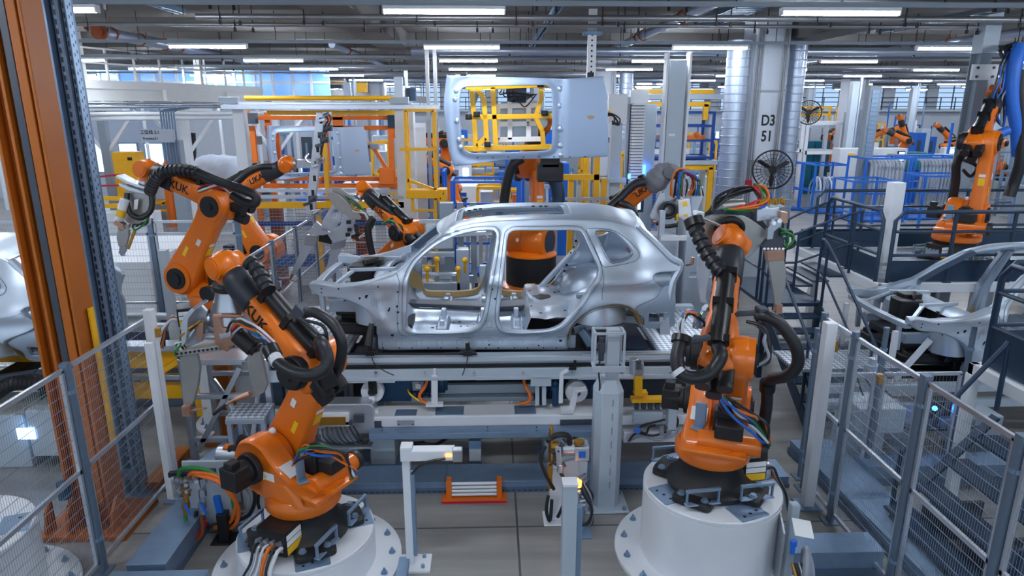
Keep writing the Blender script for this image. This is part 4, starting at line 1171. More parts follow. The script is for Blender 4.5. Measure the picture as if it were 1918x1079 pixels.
# hose pack of the left front robot
r = R1['root']; FA = R1['FA']
ringhose('dress_hose', [(466,490,5.7), (480,504,5.66), (493,528,5.58), (503,545,5.52)], .05, 'rubber', r)
e0 = FA(-.04, 0, .2)
def hp(name, pts, rad, m, parent, first=None, rib=.0): 
    q = [atY(*p) for p in pts]
    if first is not None: q = [first]+q
    return ob(name, hose(G(), q, rad, 14, 10, rib, .02), m, parent, sm=50)
hp('dress_hose', [(600,640,5.12), (613,668,5.02), (607,692,4.98), (578,703,4.98), (545,696,5.05), (520,678,5.15), (508,656,5.25)], .052, 'rubber', r, first=e0)
ob('hose_collar', G().cyl(atY(514,668,5.2), atY(506,652,5.27), .068, n=18), 'black', r)
ob('hose_sleeve', G().cyl(atY(521,680,5.14), atY(514,668,5.2), .0555, n=18), 'cable_white', r)
hp('dress_hose', [(566,586,5.45), (592,586,5.36), (622,606,5.3), (640,642,5.26), (636,682,5.3), (622,712,5.4), (618,742,5.55)], .045, 'rubber', r)
ob('hose_bracket', G().bar(atY(556,574,5.46), atY(574,592,5.42), .1, .1), 'dark_grey', r, sm=0, bev=.01)
ob('hose_bracket', G().bar(atY(600,716,5.2), atY(628,704,5.25), .12, .14), 'black', r, sm=0, bev=.01)
for i in range(3): rope('hose_cable', [(560+4*i,596+3*i,5.3), (590+5*i,612+3*i,5.25), (606+5*i,636,5.25), (600+5*i,664,5.3)], .014, 'rubber', r)
# cables over the carousel
for i, c in enumerate(['cable_orange', 'rubber', 'cable_blue', 'cable_white', 'rubber', 'cable_orange', 'green']):
    rope('carousel_cable', [(548+2*i,872-3*i,5.3), (566,856-3*i,5.22), (600,852-2.5*i,5.2), (640,862-2*i,5.22), (664-i,876+2*i,5.28), (668-2*i,886+2*i,5.34)], .012, c, r)
# ---------------- gun of the right front robot
W = R2['W']; Y = W.y+.16
T2 = thing('welding_gun', 'big plate-bodied welding gun with two long blades held by the right front robot', 'welding gun', (W.x, W.y, W.z-.8), 'robot tools')
PL = [(1313,423),(1319,409),(1341,402),(1386,403),(1408,412),(1430,428),(1436,437),(1430,451),(1413,473),(1397,484),(1370,488),(1341,481),(1322,462)]
def spl(pts, n=3): return [(p.x, p.y) for p in spline([V((*p, 0)) for p in pts], n, True)]
plate('gun_plate', spl(PL), Y+.05, .04, 'steel_plate', T2)
plate('gun_plate', spl([(1314,412),(1320,402),(1333,395),(1363,391),(1395,393),(1412,397),(1428,412),(1440,432),(1440,450),(1424,440),(1400,420),(1360,416),(1330,420)]), Y+.14, .05, 'dark_grey', T2)
ob('tool_collar', G().torus(R2['tip'], R2['T'], .115, .03, 28, 10), 'motor_black', T2)
ob('support_rod', G().cyl(atY(1306,404,Y-.1), atY(1352,424,Y-.05), .016, n=10), 'steel', T2)
ob('clevis', G().box(atY(1308,404,Y-.12), (.09, .08, .07)).cyl(atY(1302,398,Y-.2), atY(1302,398,Y-.05), .03, n=12), 'alu', T2, bev=.006)
plate('arm_bracket', [(1438,428),(1450,412),(1463,408),(1467,414),(1462,424),(1450,434),(1448,448),(1437,449)], Y-.05, .05, 'steel', T2)
plate('arm_bracket', [(1436,451),(1458,424),(1463,430),(1469,451),(1470,467),(1436,470),(1424,462)], Y+.02, .06, 'dark_grey', T2)
g = G()
for a, b in ((1450,418),(1460,414)): g.cyl(atY(a, b, Y-.12), atY(a, b, Y-.08), .02, n=12)
for i in range(6): g.cyl(atY(1432+7*i,466,Y-.05), atY(1432+7*i,466,Y-.035), .012, n=8)
ob('bolt', g, 'steel', T2, kind='stuff')
plate('copper_shoe', [(1436,470),(1470,467),(1470,487),(1438,490)], Y, .07, 'copper', T2)
plate('long_blade', [(1438,486),(1468,482),(1472,503),(1472,534),(1463,571),(1452,571),(1445,526)], Y+.01, .035, 'steel_plate', T2)
g = G().box(atY(1457,578,Y), (.06, .07, .09)).cyl(atY(1456,583,Y), atY(1428,584,Y-.08), .011, n=10); ob('electrode', g, 'copper', T2)
plate('long_blade', [(1308,478),(1330,482),(1331,503),(1321,560),(1326,570),(1312,566),(1306,520)], Y+.35, .035, 'alu', T2)
g = G().cyl(atY(1284,497,Y+.3), atY(1296,495,Y+.3), .010, n=8).cyl(atY(1296,495,Y+.3), atY(1298,482,Y+.3), .018, n=10); ob('electrode', g, 'copper', T2)
ob('shock_body', G().cyl(atY(1350,388,Y+.2), atY(1392,384,Y+.2), .075, .06, n=20), 'steel_plate', T2)
g = G().bar(atY(1414,402,Y+.1), atY(1456,398,Y+.1), .1, .12); g.bar(atY(1440,385,Y+.1), atY(1468,382,Y+.1), .05, .06)
ob('valve_block', g, 'alu', T2, sm=0, bev=.008)
plate('copper_lug', [(1462,396),(1476,398),(1476,418),(1468,420),(1462,408)], Y, .08, 'copper', T2)
g = G()
for i in range(10): g.cyl(atY(1424+5*i,384-2*(i % 3),Y+.05), atY(1424+5*i,374-2*(i % 3),Y+.05), .016, n=8)
ob('hose_fitting', g, 'brass', T2, kind='stuff')
for i in range(5): rope('cable', [(1322+3*i,402-i,Y-.05), (1345,384-3*i,Y+.02), (1372,370-4*i,Y+.1), (1400,356-2*i,Y+.2), (1420,352+3*i,Y+.2), (1424,378,Y+.12)], .014, 'rubber', T2)
for i, (c, dx) in enumerate((('green', 0), ('green', 3), ('cable_orange', 12), ('cable_orange', 8), ('cable_blue', 15), ('red', -6), ('red', -2))):
    rope('cable', [(1412+dx*.4,344+i,Y+.2), (1422+dx,352,Y+.15), (1428+dx,370,Y+.1), (1418+dx*.6,386,Y+.05), (1390,391-i*.3,Y+.02), (1356+4*i,392,Y)], .013, c, T2)
for i, c in enumerate(('green', 'rubber', 'green', 'rubber')): rope('cable', [(1462,428+4*i,Y), (1474+2*i,430+3*i,Y), (1482+2*i,444,Y), (1480+2*i,458,Y), (1470,462+2*i,Y)], .012, c, T2)
r = R2['root']; FA = R2['FA']
ringhose('dress_hose', [(1300,418,5.95), (1306,436,5.86), (1320,466,5.76), (1336,492,5.66), (1354,512,5.56)], .052, 'rubber', r)
ob('hose_collar', G().cyl(atY(1298,410,5.97), atY(1303,424,5.93), .088, n=20), 'black', r)
e0 = FA(-.04, 0, .2)
hp('dress_hose', [(1350,668,4.92), (1330,698,4.86), (1300,708,4.84), (1276,700,4.86), (1268,676,4.92), (1272,650,4.98), (1276,634,5.02)], .056, 'rubber', r, first=e0, rib=.004)
ob('hose_collar', G().cyl(atY(1275,642,5.0), atY(1277,630,5.03), .078, n=20), 'black', r)
ob('hose_bracket', G().bar(atY(1282,640,5.02), atY(1330,632,5.05), .05, .04), 'dark_grey', r, sm=0, bev=.006)
ob('hose_sleeve', G().cyl(atY(1268,692,4.88), atY(1274,700,4.86), .058, n=18), 'cable_white', r)
for i, c in enumerate(['cable_white', 'green', 'cable_blue', 'cable_orange', 'cable_white', 'rubber']):
    rope('hose_cable', [(1274+i,634,5.02), (1272+2.4*i,610,5.04), (1276+3*i,590-i*.5,5.06), (1292+2*i,582+1.5*i,5.12), (1306+2*i,592+2*i,5.2), (1318,606+i,5.26)], .012, c, r)
g = G()
for i in range(10): g.cyl(atY(1300+random.uniform(0, 26), 572+random.uniform(0, 44), 5.3), atY(1300+random.uniform(0, 26), 572+random.uniform(0, 44), 5.22), .018, n=8)
ob('hose_fitting', g, 'steel', r, kind='stuff')
hp('dress_hose', [(1418,592,5.3), (1440,594,5.24), (1466,612,5.2), (1490,648,5.16), (1494,682,5.18), (1474,704,5.24), (1448,710,5.34), (1438,724,5.4), (1436,760,5.45), (1430,800,5.5), (1428,836,5.55)], .052, 'rubber', r)
ob('hose_collar', G().cyl(atY(1438,716,5.38), atY(1437,730,5.41), .068, n=18), 'black', r)
g = G().bar(atY(1376,588,5.4), atY(1422,586,5.32), .09, .03); g.box(atY(1426,588,5.3), (.08, .12, .12))
ob('hose_bracket', g, 'dark_grey', r, sm=0, bev=.008)
for i, c in enumerate(['rubber', 'label_grey', 'rubber']): rope('hose_cable', [(1398,602,5.3), (1424+2*i,616-2*i,5.22), (1438+2*i,646,5.16), (1432+2*i,674,5.14), (1414,684+3*i,5.14)], .015, c, r)
for i, c in enumerate(['cable_blue', 'rubber', 'cable_blue', 'cable_white', 'green', 'rubber', 'cable_orange', 'rubber']):
    rope('carousel_cable', [(1346+2*i,742,5.38), (1352+3*i,758-i,5.26), (1374+3*i,782-2*i,5.16), (1404+3*i,800-2*i,5.1), (1426+2*i,824-2*i,5.12), (1442-i,836-i,5.16), (1440-2*i,822+i,5.2)], .012, c, r)
# ---------------- hooked gun of the left cell robot
W = R3['W']; Y = 8.95
T3 = thing('welding_gun', 'brown-grey hooked welding gun hanging from the folded robot left of the car', 'welding gun', (W.x, Y, W.z-1.1), 'robot tools')
plate('gun_plate', spl([(236,356),(258,346),(278,352),(281,378),(279,400),(266,412),(253,424),(240,418),(232,408),(232,380)]), Y-.05, .06, 'steel_plate', T3)
plate('gun_plate', spl([(240,352),(262,340),(284,350),(284,392),(262,416),(246,412)]), Y+.08, .08, 'dark_grey', T3)
plate('shield_strip', [(218,328),(240,340),(276,352),(276,356),(236,344),(216,332)], Y-.1, .2, 'alu', T3)
plate('shield_strip', [(222,344),(244,352),(272,360),(271,364),(240,357),(222,348)], Y-.16, .1, 'alu', T3)
plate('white_tag', [(251,374),(259,373),(257,392),(250,393)], Y-.12, .01, 'label_white', T3)
plate('lower_jaw', [(221,427),(242,420),(240,446),(235,462),(222,462),(218,446)], Y-.04, .05, 'steel_plate', T3)
plate('hook_tip', [(224,460),(237,458),(235,471),(231,477),(235,480),(227,480),(222,474)], Y-.03, .04, 'steel', T3)
ob('thin_jaw', G().bar(atY(254,428,Y-.06), atY(240,466,Y-.06), .03, .03), 'brass', T3, sm=0)
ob('drive_cylinder', G().cyl(atY(234,374,Y-.2), atY(223,412,Y-.2), .055, n=16), 'white_paint', T3)
ob('yellow_band', G().cyl(atY(229,392,Y-.2), atY(225,405,Y-.2), .0565, n=16), 'label_yellow', T3)
ob('copper_bracket', G().bar(atY(218,414,Y-.2), atY(232,424,Y-.2), .09, .07).cyl(atY(226,424,Y-.2), atY(231,430,Y-.2), .04, n=12), 'copper', T3, sm=30)
rope('cable_loop', [(282,356,Y-.1), (285,380,Y-.12), (280,398,Y-.14), (262,408,Y-.16), (245,400,Y-.16), (238,382,Y-.14), (238,362,Y-.1)], .035, 'rubber', T3, n=10)
for i in range(5): rope('cable', [(282-2*i,398,Y-.1), (276,412+2*i,Y-.14), (262-3*i,420+2*i,Y-.12), (254-2*i,426,Y-.1)], .012, ['rubber', 'steel', 'green', 'rubber', 'cable_white'][i], T3)
r = R3['root']
ringhose('dress_hose', [(281,358,8.75), (288,342,8.65), (300,327,8.55), (318,320,8.5), (345,319,8.45), (372,324,8.42)], .058, 'rubber', r, .07)
hp('dress_hose', [(372,324,8.42), (400,336,8.35), (434,348,8.25), (462,358,8.2), (479,368,8.2), (477,381,8.2), (460,380,8.22), (436,366,8.3)], .055, 'rubber', r)
for i in range(4): rope('hose_cable', [(372,354+2*i,8.4), (388,348+3*i,8.36), (410,352-2*i,8.34), (432,356+3*i,8.3)], .014, ['red', 'rubber', 'cable_white', 'brass'][i], r)
# ---------------- tall pole tool
W = R4['tip']; Y = W.y
T4 = thing('gripper_pole', 'tall grey tool pole with small clamps held upright before the orange frame', 'gripper', (W.x, Y, W.z-1.2), 'robot tools')
g = G().bar(atY(602,212,Y), atY(581,400,Y), .15, .12, up=V((0, 1, 0))); ob('mast', g, 'alu', T4, sm=0, bev=.01)
g = G()
for i in range(7):
    c = atY(601-3*i, 226+27*i, Y-.063); g.box(c, (.05, .004, .10))
ob('mast_slot', g, 'ink', T4, sm=0, kind='stuff')
for i, (a, b) in enumerate(((604,215),(600,262),(592,300),(578,372),(584,398),(606,240))):
    g = G().box(atY(a+8, b, Y-.08), (.14, .1, .1)).cyl(atY(a+2, b+3, Y-.18), atY(a+12, b-3, Y-.16), .03, n=10).bar(atY(a+4, b+8, Y-.1), atY(a-10, b+12, Y-.14), .05)
    ob('clamp', g, 'dark_grey' if i % 2 else 'steel', T4, sm=20, bev=.005)
ob('mounting_arm', G().bar(W, atY(592,308,Y), .1, .14), 'steel', T4, sm=0, bev=.008)
for i in range(3): rope('cable', [(606,212,Y-.1), (616+2*i,222,Y-.14), (610,240+6*i,Y-.1), (600,290+8*i,Y-.1)], .012, ['rubber', 'cable_orange', 'rubber'][i], T4)
rope('hook', [(578,288,Y), (572,296,Y-.05), (578,304,Y-.05), (590,304,Y)], .02, 'steel', T4)
r = R4['root']
hp('dress_hose', [(428,352,11.8), (446,340,11.7), (466,322,11.65), (488,313,11.65), (510,312,11.7)], .055, 'rubber', r)
# ---------------- bladed gun beyond the car nose
W = R5['W']; Y = W.y-.15
T5 = thing('welding_gun', 'light grey welding gun with two long slanting blades beyond the car nose', 'welding gun', (W.x-.4, Y, W.z-1.2), 'robot tools')
for k, (dx, dy, m) in enumerate(((0, 0, 'steel_plate'), (-8, 10, 'steel_plate'))):
    plate('gun_disc', spl([(622+dx,352+dy),(640+dx,354+dy),(668+dx,378+dy),(684+dx,396+dy),(678+dx,402+dy),(654+dx,392+dy),(630+dx,372+dy)]), Y-.12-.16*k, .03, m, T5)
plate('bracket_plate', [(624,381),(648,381),(637,417),(621,433),(601,431),(604,414)], Y-.1, .05, 'alu', T5, holes=[[(624,394),(635,394),(631,406),(621,406)]])
plate('bracket_plate', [(582,430),(592,414),(618,436),(606,441),(579,440)], Y-.08, .06, 'alu', T5)
plate('bracket_plate', [(647,397),(666,404),(661,436),(647,449),(624,456),(613,438),(636,424)], Y-.14, .06, 'alu', T5)
plate('dark_saddle', [(598,440),(626,440),(622,458),(596,452)], Y-.02, .12, 'motor_black', T5)
plate('knuckle', [(573,440),(596,441),(590,462),(568,458)], Y-.06, .1, 'steel', T5); plate('knuckle', [(622,446),(648,444),(644,464),(620,468)], Y-.06, .1, 'steel', T5)
plate('long_blade', [(568,458),(586,461),(570,490),(554,512),(544,514)], Y-.05, .04, 'alu', T5)
plate('long_blade', [(620,467),(641,460),(633,485),(613,527),(598,531),(612,500)], Y-.05, .04, 'alu', T5)
ob('electrode', G().cyl(atY(548,513,Y-.05), atY(543,524,Y-.05), .03, .02, n=10).cyl(atY(543,524,Y-.05), atY(556,528,Y-.05), .01, n=8), 'copper', T5)
g = G()
for i in range(8): g.box(atY(650+random.uniform(0, 22), 410+random.uniform(0, 40), Y-.2), (.07, .06, .06))
ob('valve_block', g, 'motor_black', T5, sm=0, bev=.006, kind='stuff')
for i, c in enumerate(['green', 'rubber', 'rubber', 'green', 'brass', 'cable_white', 'cable_orange', 'cable_white']):
    rope('cable', [(646+3*i,366+3*i,Y-.3), (664,376+3*i,Y-.3), (690-i,400,Y-.24), (702-2*i,418+2*i,Y-.2), (690-4*i,436+2*i,Y-.2), (662,440+i,Y-.16)], .013, c, T5)
r = R5['root']
hp('dress_hose', [(694,366,11.7), (716,384,11.55), (738,400,11.4), (752,424,11.3), (762,448,11.25)], .075, 'rubber', r)
hp('dress_hose', [(700,408,11.5), (690,424,11.5), (692,452,11.5), (698,480,11.5)], .06, 'rubber', r)
for i, c in enumerate(['green', 'cable_orange', 'cable_blue', 'rubber', 'cable_white', 'rubber', 'rubber']): rope('hose_cable', [(716+3*i,420-2*i,11.2), (732+2*i,414+2*i,11.1), (748+i,426+3*i,11.05), (760,440+3*i,11.1)], .02, c, r)
# ---------------- gun behind the car tail
W = R7['W']; Y = W.y-.05
T6 = thing('welding_gun', 'grey welding gun with a yellow-dotted white box behind the car tail', 'welding gun', (W.x, Y, W.z-.8), 'robot tools')
plate('gun_box', [(1270,376),(1292,372),(1296,404),(1293,416),(1272,418)], Y-.2, .16, 'white_paint', T6, bev=.012)
for (a, b) in ((1283,382),(1284,406)): plate('yellow_dot', [(a-4,b-4),(a+4,b-5),(a+5,b+4),(a-4,b+5)], Y-.365, .004, 'label_yellow', T6)
plate('yellow_base', [(1266,402),(1272,400),(1273,416),(1267,414)], Y-.2, .14, 'label_yellow', T6)
plate('bracket_plate', [(1236,362),(1245,360),(1248,376),(1234,402),(1222,412),(1217,404)], Y-.1, .05, 'alu', T6)
plate('bracket_plate', [(1226,398),(1268,392),(1270,404),(1240,414),(1224,414)], Y-.05, .06, 'alu', T6)
plate('bracket_plate', [(1294,352),(1318,350),(1316,372),(1306,396),(1296,404)], Y, .06, 'alu', T6)
g = G().torus(atY(1252,394,Y-.2), (0, 1, 0), .13, .03, 22, 8).torus(atY(1252,394,Y-.2), (0, 1, 0), .08, .02, 18, 6); ob('cable_reel', g, 'rubber', T6)
ob('servo_motor', G().cyl(atY(1250,388,Y), atY(1275,376,Y), .09, n=18).box(atY(1300,362,Y-.05), (.2, .16, .1)), 'steel', T6, bev=.006)
ob('electrode', G().cyl(atY(1222,414,Y-.15), atY(1236,418,Y-.15), .03, n=10), 'copper', T6)
rope('lower_cable', [(1230,418,Y-.2), (1246,424,Y-.2), (1266,422,Y-.2), (1284,418,Y-.2)], .035, 'rubber', T6, n=10)
for i, c in enumerate(['cable_orange', 'cable_orange', 'rubber', 'rubber', 'cable_blue', 'cable_blue', 'green', 'red', 'cable_white', 'rubber']):
    rope('cable', [(1256+3*i,366+2*(i % 3),Y-.2), (1258+3*i,336+i,Y-.28), (1268+2*i,318+i,Y-.3), (1286+2.2*i,320+2*i,Y-.3), (1298+1.5*i,340,Y-.24), (1290+3*i,366,Y-.15)], .016, c, T6)
r = R7['root']
hp('dress_hose', [(1128,398,11.65), (1146,384,11.65), (1160,372,11.70), (1176,356,11.75), (1192,344,11.75), (1208,341,11.75)], .075, 'rubber', r)
hp('dress_hose', [(1160,380,11.55), (1176,386,11.50), (1188,400,11.50), (1192,418,11.50)], .065, 'rubber', r)
g = G(); c7 = R7; q7 = spline([R7['FA'](.72, 0, 0), R7['FA'](.95, 0, .04), R7['FA'](1.12, 0, .12), R7['W']+V((0, 0, .06)), R7['W']+R7['T']*.22+V((0, 0, -.02))], 5)
g.tube(q7, [.14+.07*math.sin(i*.33)+.012*math.sin(i*2.1) for i in range(len(q7))], 20)
ob('wrist_cover', g, 'grey_cover', r, sm=70)
# ---------------- held roof panel and its yellow gripper
YR = 10.28
HR = thing('roof_panel', 'bare silver car roof panel with a big sunroof opening held upright above the car', 'roof panel', atY(985, 305, YR))
def rp(pts, step=.03): return [(p.x, p.y) for p in resample(spline([V((q.x, q.z, 0)) for q in px(pts, YR)], 4, True), step, True)]
ROUT = rp([(836,143),(842,141),(900,143),(1000,145),(1060,147),(1126,143),(1131,149),(1136,170),(1138,200),(1139,250),(1140,286),(1137,293),(1128,294),(1060,297),(1000,298),(950,300),(900,306),(860,311),(850,310),(842,290),(837,262),(833,230),(831,190)])
RH = rp([(866,166),(880,163),(940,161),(1000,159.5),(1022,160),(1031,166),(1034,180),(1034,220),(1034,262),(1032,276),(1024,282),(990,284),(940,286),(895,287),(876,284),(868,274),(864,250),(861,210),(862,180)])
xz = [(p.x, p.z) for p in px([(1052,150),(1052,296)], YR)]; xs_ = xz[0][0]
def PRoof(x, z, d):
    y = YR + d
    c = V((0.55, 0, 0))
    y += .035*((z-4.05)/.75)**2 + .05*smoothstep(.64, .70, abs(z-4.03))                      # crown
    s = pdist((x, z), RH)
    if x < xs_: y += .03*math.exp(-((s-.10)/.05)**2)          # sunk frame around the opening
    y += .018*math.exp(-((x-xs_)/.03)**2)
    y += -.02*smoothstep(xs_+.02, xs_+.1, x)*smoothstep(2.0, 1.9, x)
    y += .06*smoothstep(atY(848, 200, YR).x, atY(832, 200, YR).x, x)
    return V((x, y, z))
g = G(); skin_panel(g, ROUT, [RH], PRoof, .04, .012, .02)
rpn = ob('roof_skin', g, 'panelsteel', HR, sm=50, weld=2e-4)
for a, b in ((855,170),(853,186),(856,226),(860,262),(863,276),(1050,166),(1050,198),(1051,241),(1051,273),(1052,290)):
    q = atY(a, b, YR); q = PRoof(q.x, q.z, 0); ob('weld_boss', G().sph(q+V((0, .008, 0)), (.045 if a < 900 else .05, .03, .045), 14, 8), 'bodysteel', rpn)
q = atY(1104, 219, YR); q = PRoof(q.x, q.z, 0)
pts = [(-.05, 0), (.0, .024), (.06, .018), (.07, 0), (.06, -.018), (.0, -.024)]
ob('antenna_hole', G().prism([(a*1.0, b) for a, b in pts], q+V((0, -.002, 0)), (1, 0, 0), (0, 0, 1), .006), 'primer_tan', rpn, sm=0)
g = G()
for i in range(8):
    t_ = (i+.5)/8; c = atY(880+230*t_, 298-2*t_ , YR); c = PRoof(c.x, c.z+.02, 0); g.box(c+V((0, -.004, 0)), (.03, .008, .012))
ob('punched_hole', g, 'ink', rpn, sm=0, kind='stuff')
YG = YR+.32
T7 = thing('panel_gripper', 'yellow tubular gripper frame seen through the opening of the held roof panel', 'gripper', atY(950, 285, YG), 'robot tools')
def yb(pts, w=.07, m='yellow', name='frame_tube'):
    g = G(); q = px(pts, YG)
    for a, b in zip(q, q[1:]): g.bar(a, b, w, w, up=V((0, 1, 0)))
    return ob(name, g, m, T7, sm=0, bev=.006)
for pts in ([(884,165),(892,284)], [(923,163),(929,278)], [(906,182),(912,268)], [(872,164),(1028,159)], [(875,220),(1034,217)], [(868,279),(1034,275)], [(1013,161),(1014,186),(1003,219),(1016,246),(1018,276)], [(893,168),(906,182)], [(893,274),(910,258)]): yb(pts, .075 if len(pts) < 5 else .07)
g = G()
for a, b in ((878,219),(893,214),(913,270),(1020,212),(1012,158),(1130,192),(1134,262),(868,140),(1105,141)): g.box(atY(a, b, YG), (.1, .14, .08)).cyl(atY(a, b, YG-.2), atY(a, b, YG), .03, n=10)
ob('suction_clamp', g, 'motor_black', T7, sm=20, bev=.005, kind='stuff')
g = G().bar(atY(948,164,YG+.1), atY(986,166,YG+.1), .14, .18); g.bar(atY(950,182,YG+.1), atY(985,184,YG+.1), .1, .13)
ob('valve_box', g, 'navy', T7, sm=0, bev=.01)
g = G().bar(atY(896,172,YG+.05), atY(878,218,YG+.05), .1, .06); ob('grey_cylinder', g, 'mid_grey', T7, sm=0, bev=.01)
for i in range(6): rope('cable', [(940+4*i,168,YG), (936+8*i,178+3*i,YG-.05), (960+5*i,176+4*i,YG), (990+3*i,176,YG)], .010, 'rubber', T7)
for i in range(4): rope('cable', [(1136,212+2*i,YG), (1148,216,YG), (1160-2*i,222+3*i,YG), (1158,232,YG), (1146,226+2*i,YG)], .012, 'rubber', T7)
yb([(1130,186),(1138,186)], .06)
YG += .14
for pts in ([(955,180),(955,262)], [(990,180),(990,262)], [(930,199),(1012,197)], [(930,233),(1012,231)], [(932,262),(1014,260)], [(932,196),(932,262)]): yb(pts, .075, 'chalk_white', 'white_tube')
YG += .05
plate('back_plate', [(938,192),(1008,190),(1008,256),(938,258)], YG+.06, .03, 'grey_paint', T7)
YG -= .19
g = G().cyl(R6['tip'], V((R6['tip'].x, YG+.3, R6['tip'].z)), .10, n=20)
ob('mounting_hub', g, 'steel', T7, sm=30)
r = R6['root']
hp('dress_hose', [(940,420,11.2), (944,380,11.2), (950,340,11.15), (960,310,11.1), (978,296,11.1)], .08, 'rubber', r)
hp('dress_hose', [(1040,400,11.2), (1046,370,11.2), (1040,340,11.2), (1024,324,11.2)], .11, 'navy', r)
ob('motor_box', G().box(atY(1030,322,11.1), (.42, .3, .3)).box(atY(1030,300,11.1), (.3, .3, .24)), 'motor_black', r, sm=0, bev=.02)
# ---------------- far right robot: gun and blue hoses
W = R8['W']; Y = W.y
T8 = thing('welding_gun', 'tangled grey gun head with blue and black hoses at the top right edge', 'welding gun', (W.x, Y, W.z-.2), 'robot tools')
plate('gun_plate', [(1878,138),(1890,132),(1902,150),(1898,186),(1886,200),(1872,196),(1876,166)], Y-.15, .08, 'steel_plate', T8)
plate('bracket_plate', [(1894,165),(1912,163),(1918,172),(1908,184),(1892,180)], Y-.1, .1, 'orange', T8)
ob('servo_motor', G().cyl(atY(1886,160,Y-.3), atY(1886,160,Y-.1), .09, n=16), 'motor_black', T8)
for i in range(7): rope('cable', [(1886+4*i,100-3*i,Y-.2), (1876+4*i,120,Y-.3), (1866+4*i,150+4*i,Y-.3), (1856+5*i,186,Y-.3), (1862+3*i,214+3*i,Y-.25), (1876,236,Y-.2)], .016, ['rubber', 'cable_blue', 'rubber', 'cable_blue', 'label_grey', 'rubber', 'cable_blue'][i], T8)
for i in range(5): rope('cable', [(1880+6*i,110,Y-.2), (1876+8*i,92-2*i,Y-.15), (1896+6*i,84,Y-.1), (1912+4*i,90,Y)], .03, 'rubber', T8)
r = R8['root']
hp('dress_hose', [(1912,84,Y-.3), (1902,120,Y-.35), (1897,160,Y-.35), (1899,200,Y-.35), (1906,240,Y-.35), (1908,290,Y-.3)], .12, 'cable_blue', r)
hp('dress_hose', [(1916,130,Y-.4), (1912,180,Y-.4), (1916,240,Y-.4), (1912,300,Y-.4), (1900,340,Y-.3), (1890,368,Y-.3)], .1, 'rubber', r)
hp('dress_hose', [(1888,244,Y-.5), (1862,256,Y-.5), (1842,274,Y-.5), (1832,296,Y-.5)], .08, 'cable_blue', r)
for i in range(5): hp('dress_hose', [(1846,288-2*i,Y-.5), (1812-2*i,288,Y-.5), (1796-2*i,306,Y-.5), (1794-2*i,340,Y-.45), (1788-2*i,384,Y-.4), (1790-2*i,430,Y-.3)], .04, 'rubber', r)
hp('dress_hose', [(1806,300,Y-.6), (1830,312,Y-.6), (1818,330,Y-.6), (1804,318,Y-.6)], .03, 'rubber', r)
# ---------------- supply units beside the pedestals
s_ = thing('supply_unit', 'steel supply plate with blue valve and cable coil at the tall barrel', 'supply unit', (2.62, 5.12, 0))
ob('back_plate', G().bar((2.74-.2, 5.11, .12), (2.74-.2, 5.11, .70), .34, .02, up=V((1, -.3, 0))), 'steel', s_, sm=0, bev=.006)
ob('white_card', G().bar((2.78-.2, 4.99, .74), (2.95-.2, 4.99, .70), .16, .01, up=V((0, -.6, 1))), 'label_white', s_, sm=0)
ob('blue_valve', G().cyl((2.78-.2, 4.95, .58), (2.78-.2, 4.95, .63), .03, n=10).cyl((2.78-.2, 4.95, .50), (2.78-.2, 4.95, .58), .02, n=10), 'blue_valve', s_, sm=30)
ob('stand_post', G().box((2.9-.2, 5.25, .40), (.08, .08, .8)).box((2.9-.2, 5.25, .01), (.2, .2, .02)), 'grey_paint', s_, sm=0, bev=.01)
ob('cable_coil', G().torus((2.92-.2, 4.97, .36), (1, -.4, 0), .13, .035, 20, 8).torus((2.95-.2, 4.96, .34), (1, -.2, .1), .11, .025, 20, 8), 'label_grey', s_)
for i in range(4): ob('cable', hose(G(), [(2.78+.03*i-.2, 4.93, .42), (2.80+.03*i-.2, 4.85, .3), (2.84+.03*i-.2, 4.87, .14), (2.9+.03*i-.2, 4.93, .26)], .013), ['brass', 'rubber', 'steel', 'rubber'][i], s_)
# ================================================================== the welding station under the car
ST = thing('welding_station', 'long pale steel conveyor station carrying the silver car body', 'machine', (-.2, 7.9, 0))
def sb(name, boxes, m, bev=.008, parent=None, label=None, sm=0):
    g = G()
    for lo, hi in boxes: g.bb(lo, hi)
    return ob(name, g, m, parent or ST, sm=sm, bev=bev, label=label)
XL, XR = -2.75, 2.95
# carriage beams
sb('carriage_beam', [((XL, 7.36, 1.36), (XR, 7.52, 1.425)), ((XL, 7.40, 1.32), (XR, 7.5, 1.36))], 'grey_paint')
sb('carriage_beam', [((XL, 7.30, 1.20), (XR, 7.46, 1.30)), ((XL, 7.28, 1.165), (XR, 7.32, 1.21))], 'grey_paint')
sb('carriage_beam', [((XL, 9.35, 1.10), (XR, 9.5, 1.42))], 'grey_paint')
sb('slide_rail', [((XL, 7.33, 1.30), (XR, 7.39, 1.325))], 'black', 0)
sb('slide_rail', [((XL, 7.355, 1.425), (-1.7, 7.40, 1.45)), ((1.05, 7.355, 1.425), (XR, 7.40, 1.45))], 'alu', .004)
# deck between the beams
sb('deck_plate', [((XL, 7.5, 1.33), (-1.75, 9.4, 1.37))], 'tread', 0)
sb('deck_plate', [((2.0, 7.5, 1.33), (XR, 9.4, 1.37))], 'tread', 0)
sb('deck_recess', [((-1.72, 7.5, 1.28), (1.98, 9.38, 1.31))], 'dark_grey', 0)
for x0, x1 in ((1.15, 1.9),):
    sb('deck_hatch', [((x0, 7.76, 1.345), (x1, 8.3, 1.36))], 'navy', 0)
for x in (-1.45, .9):
    for y in (7.82, 9.1):
        g = G().cyl((x, y, 1.3), (x, y, 1.54), .05, n=14).box((x, y, 1.33), (.2, .2, .05)); ob('locating_pin', g, 'steel', ST, sm=30)
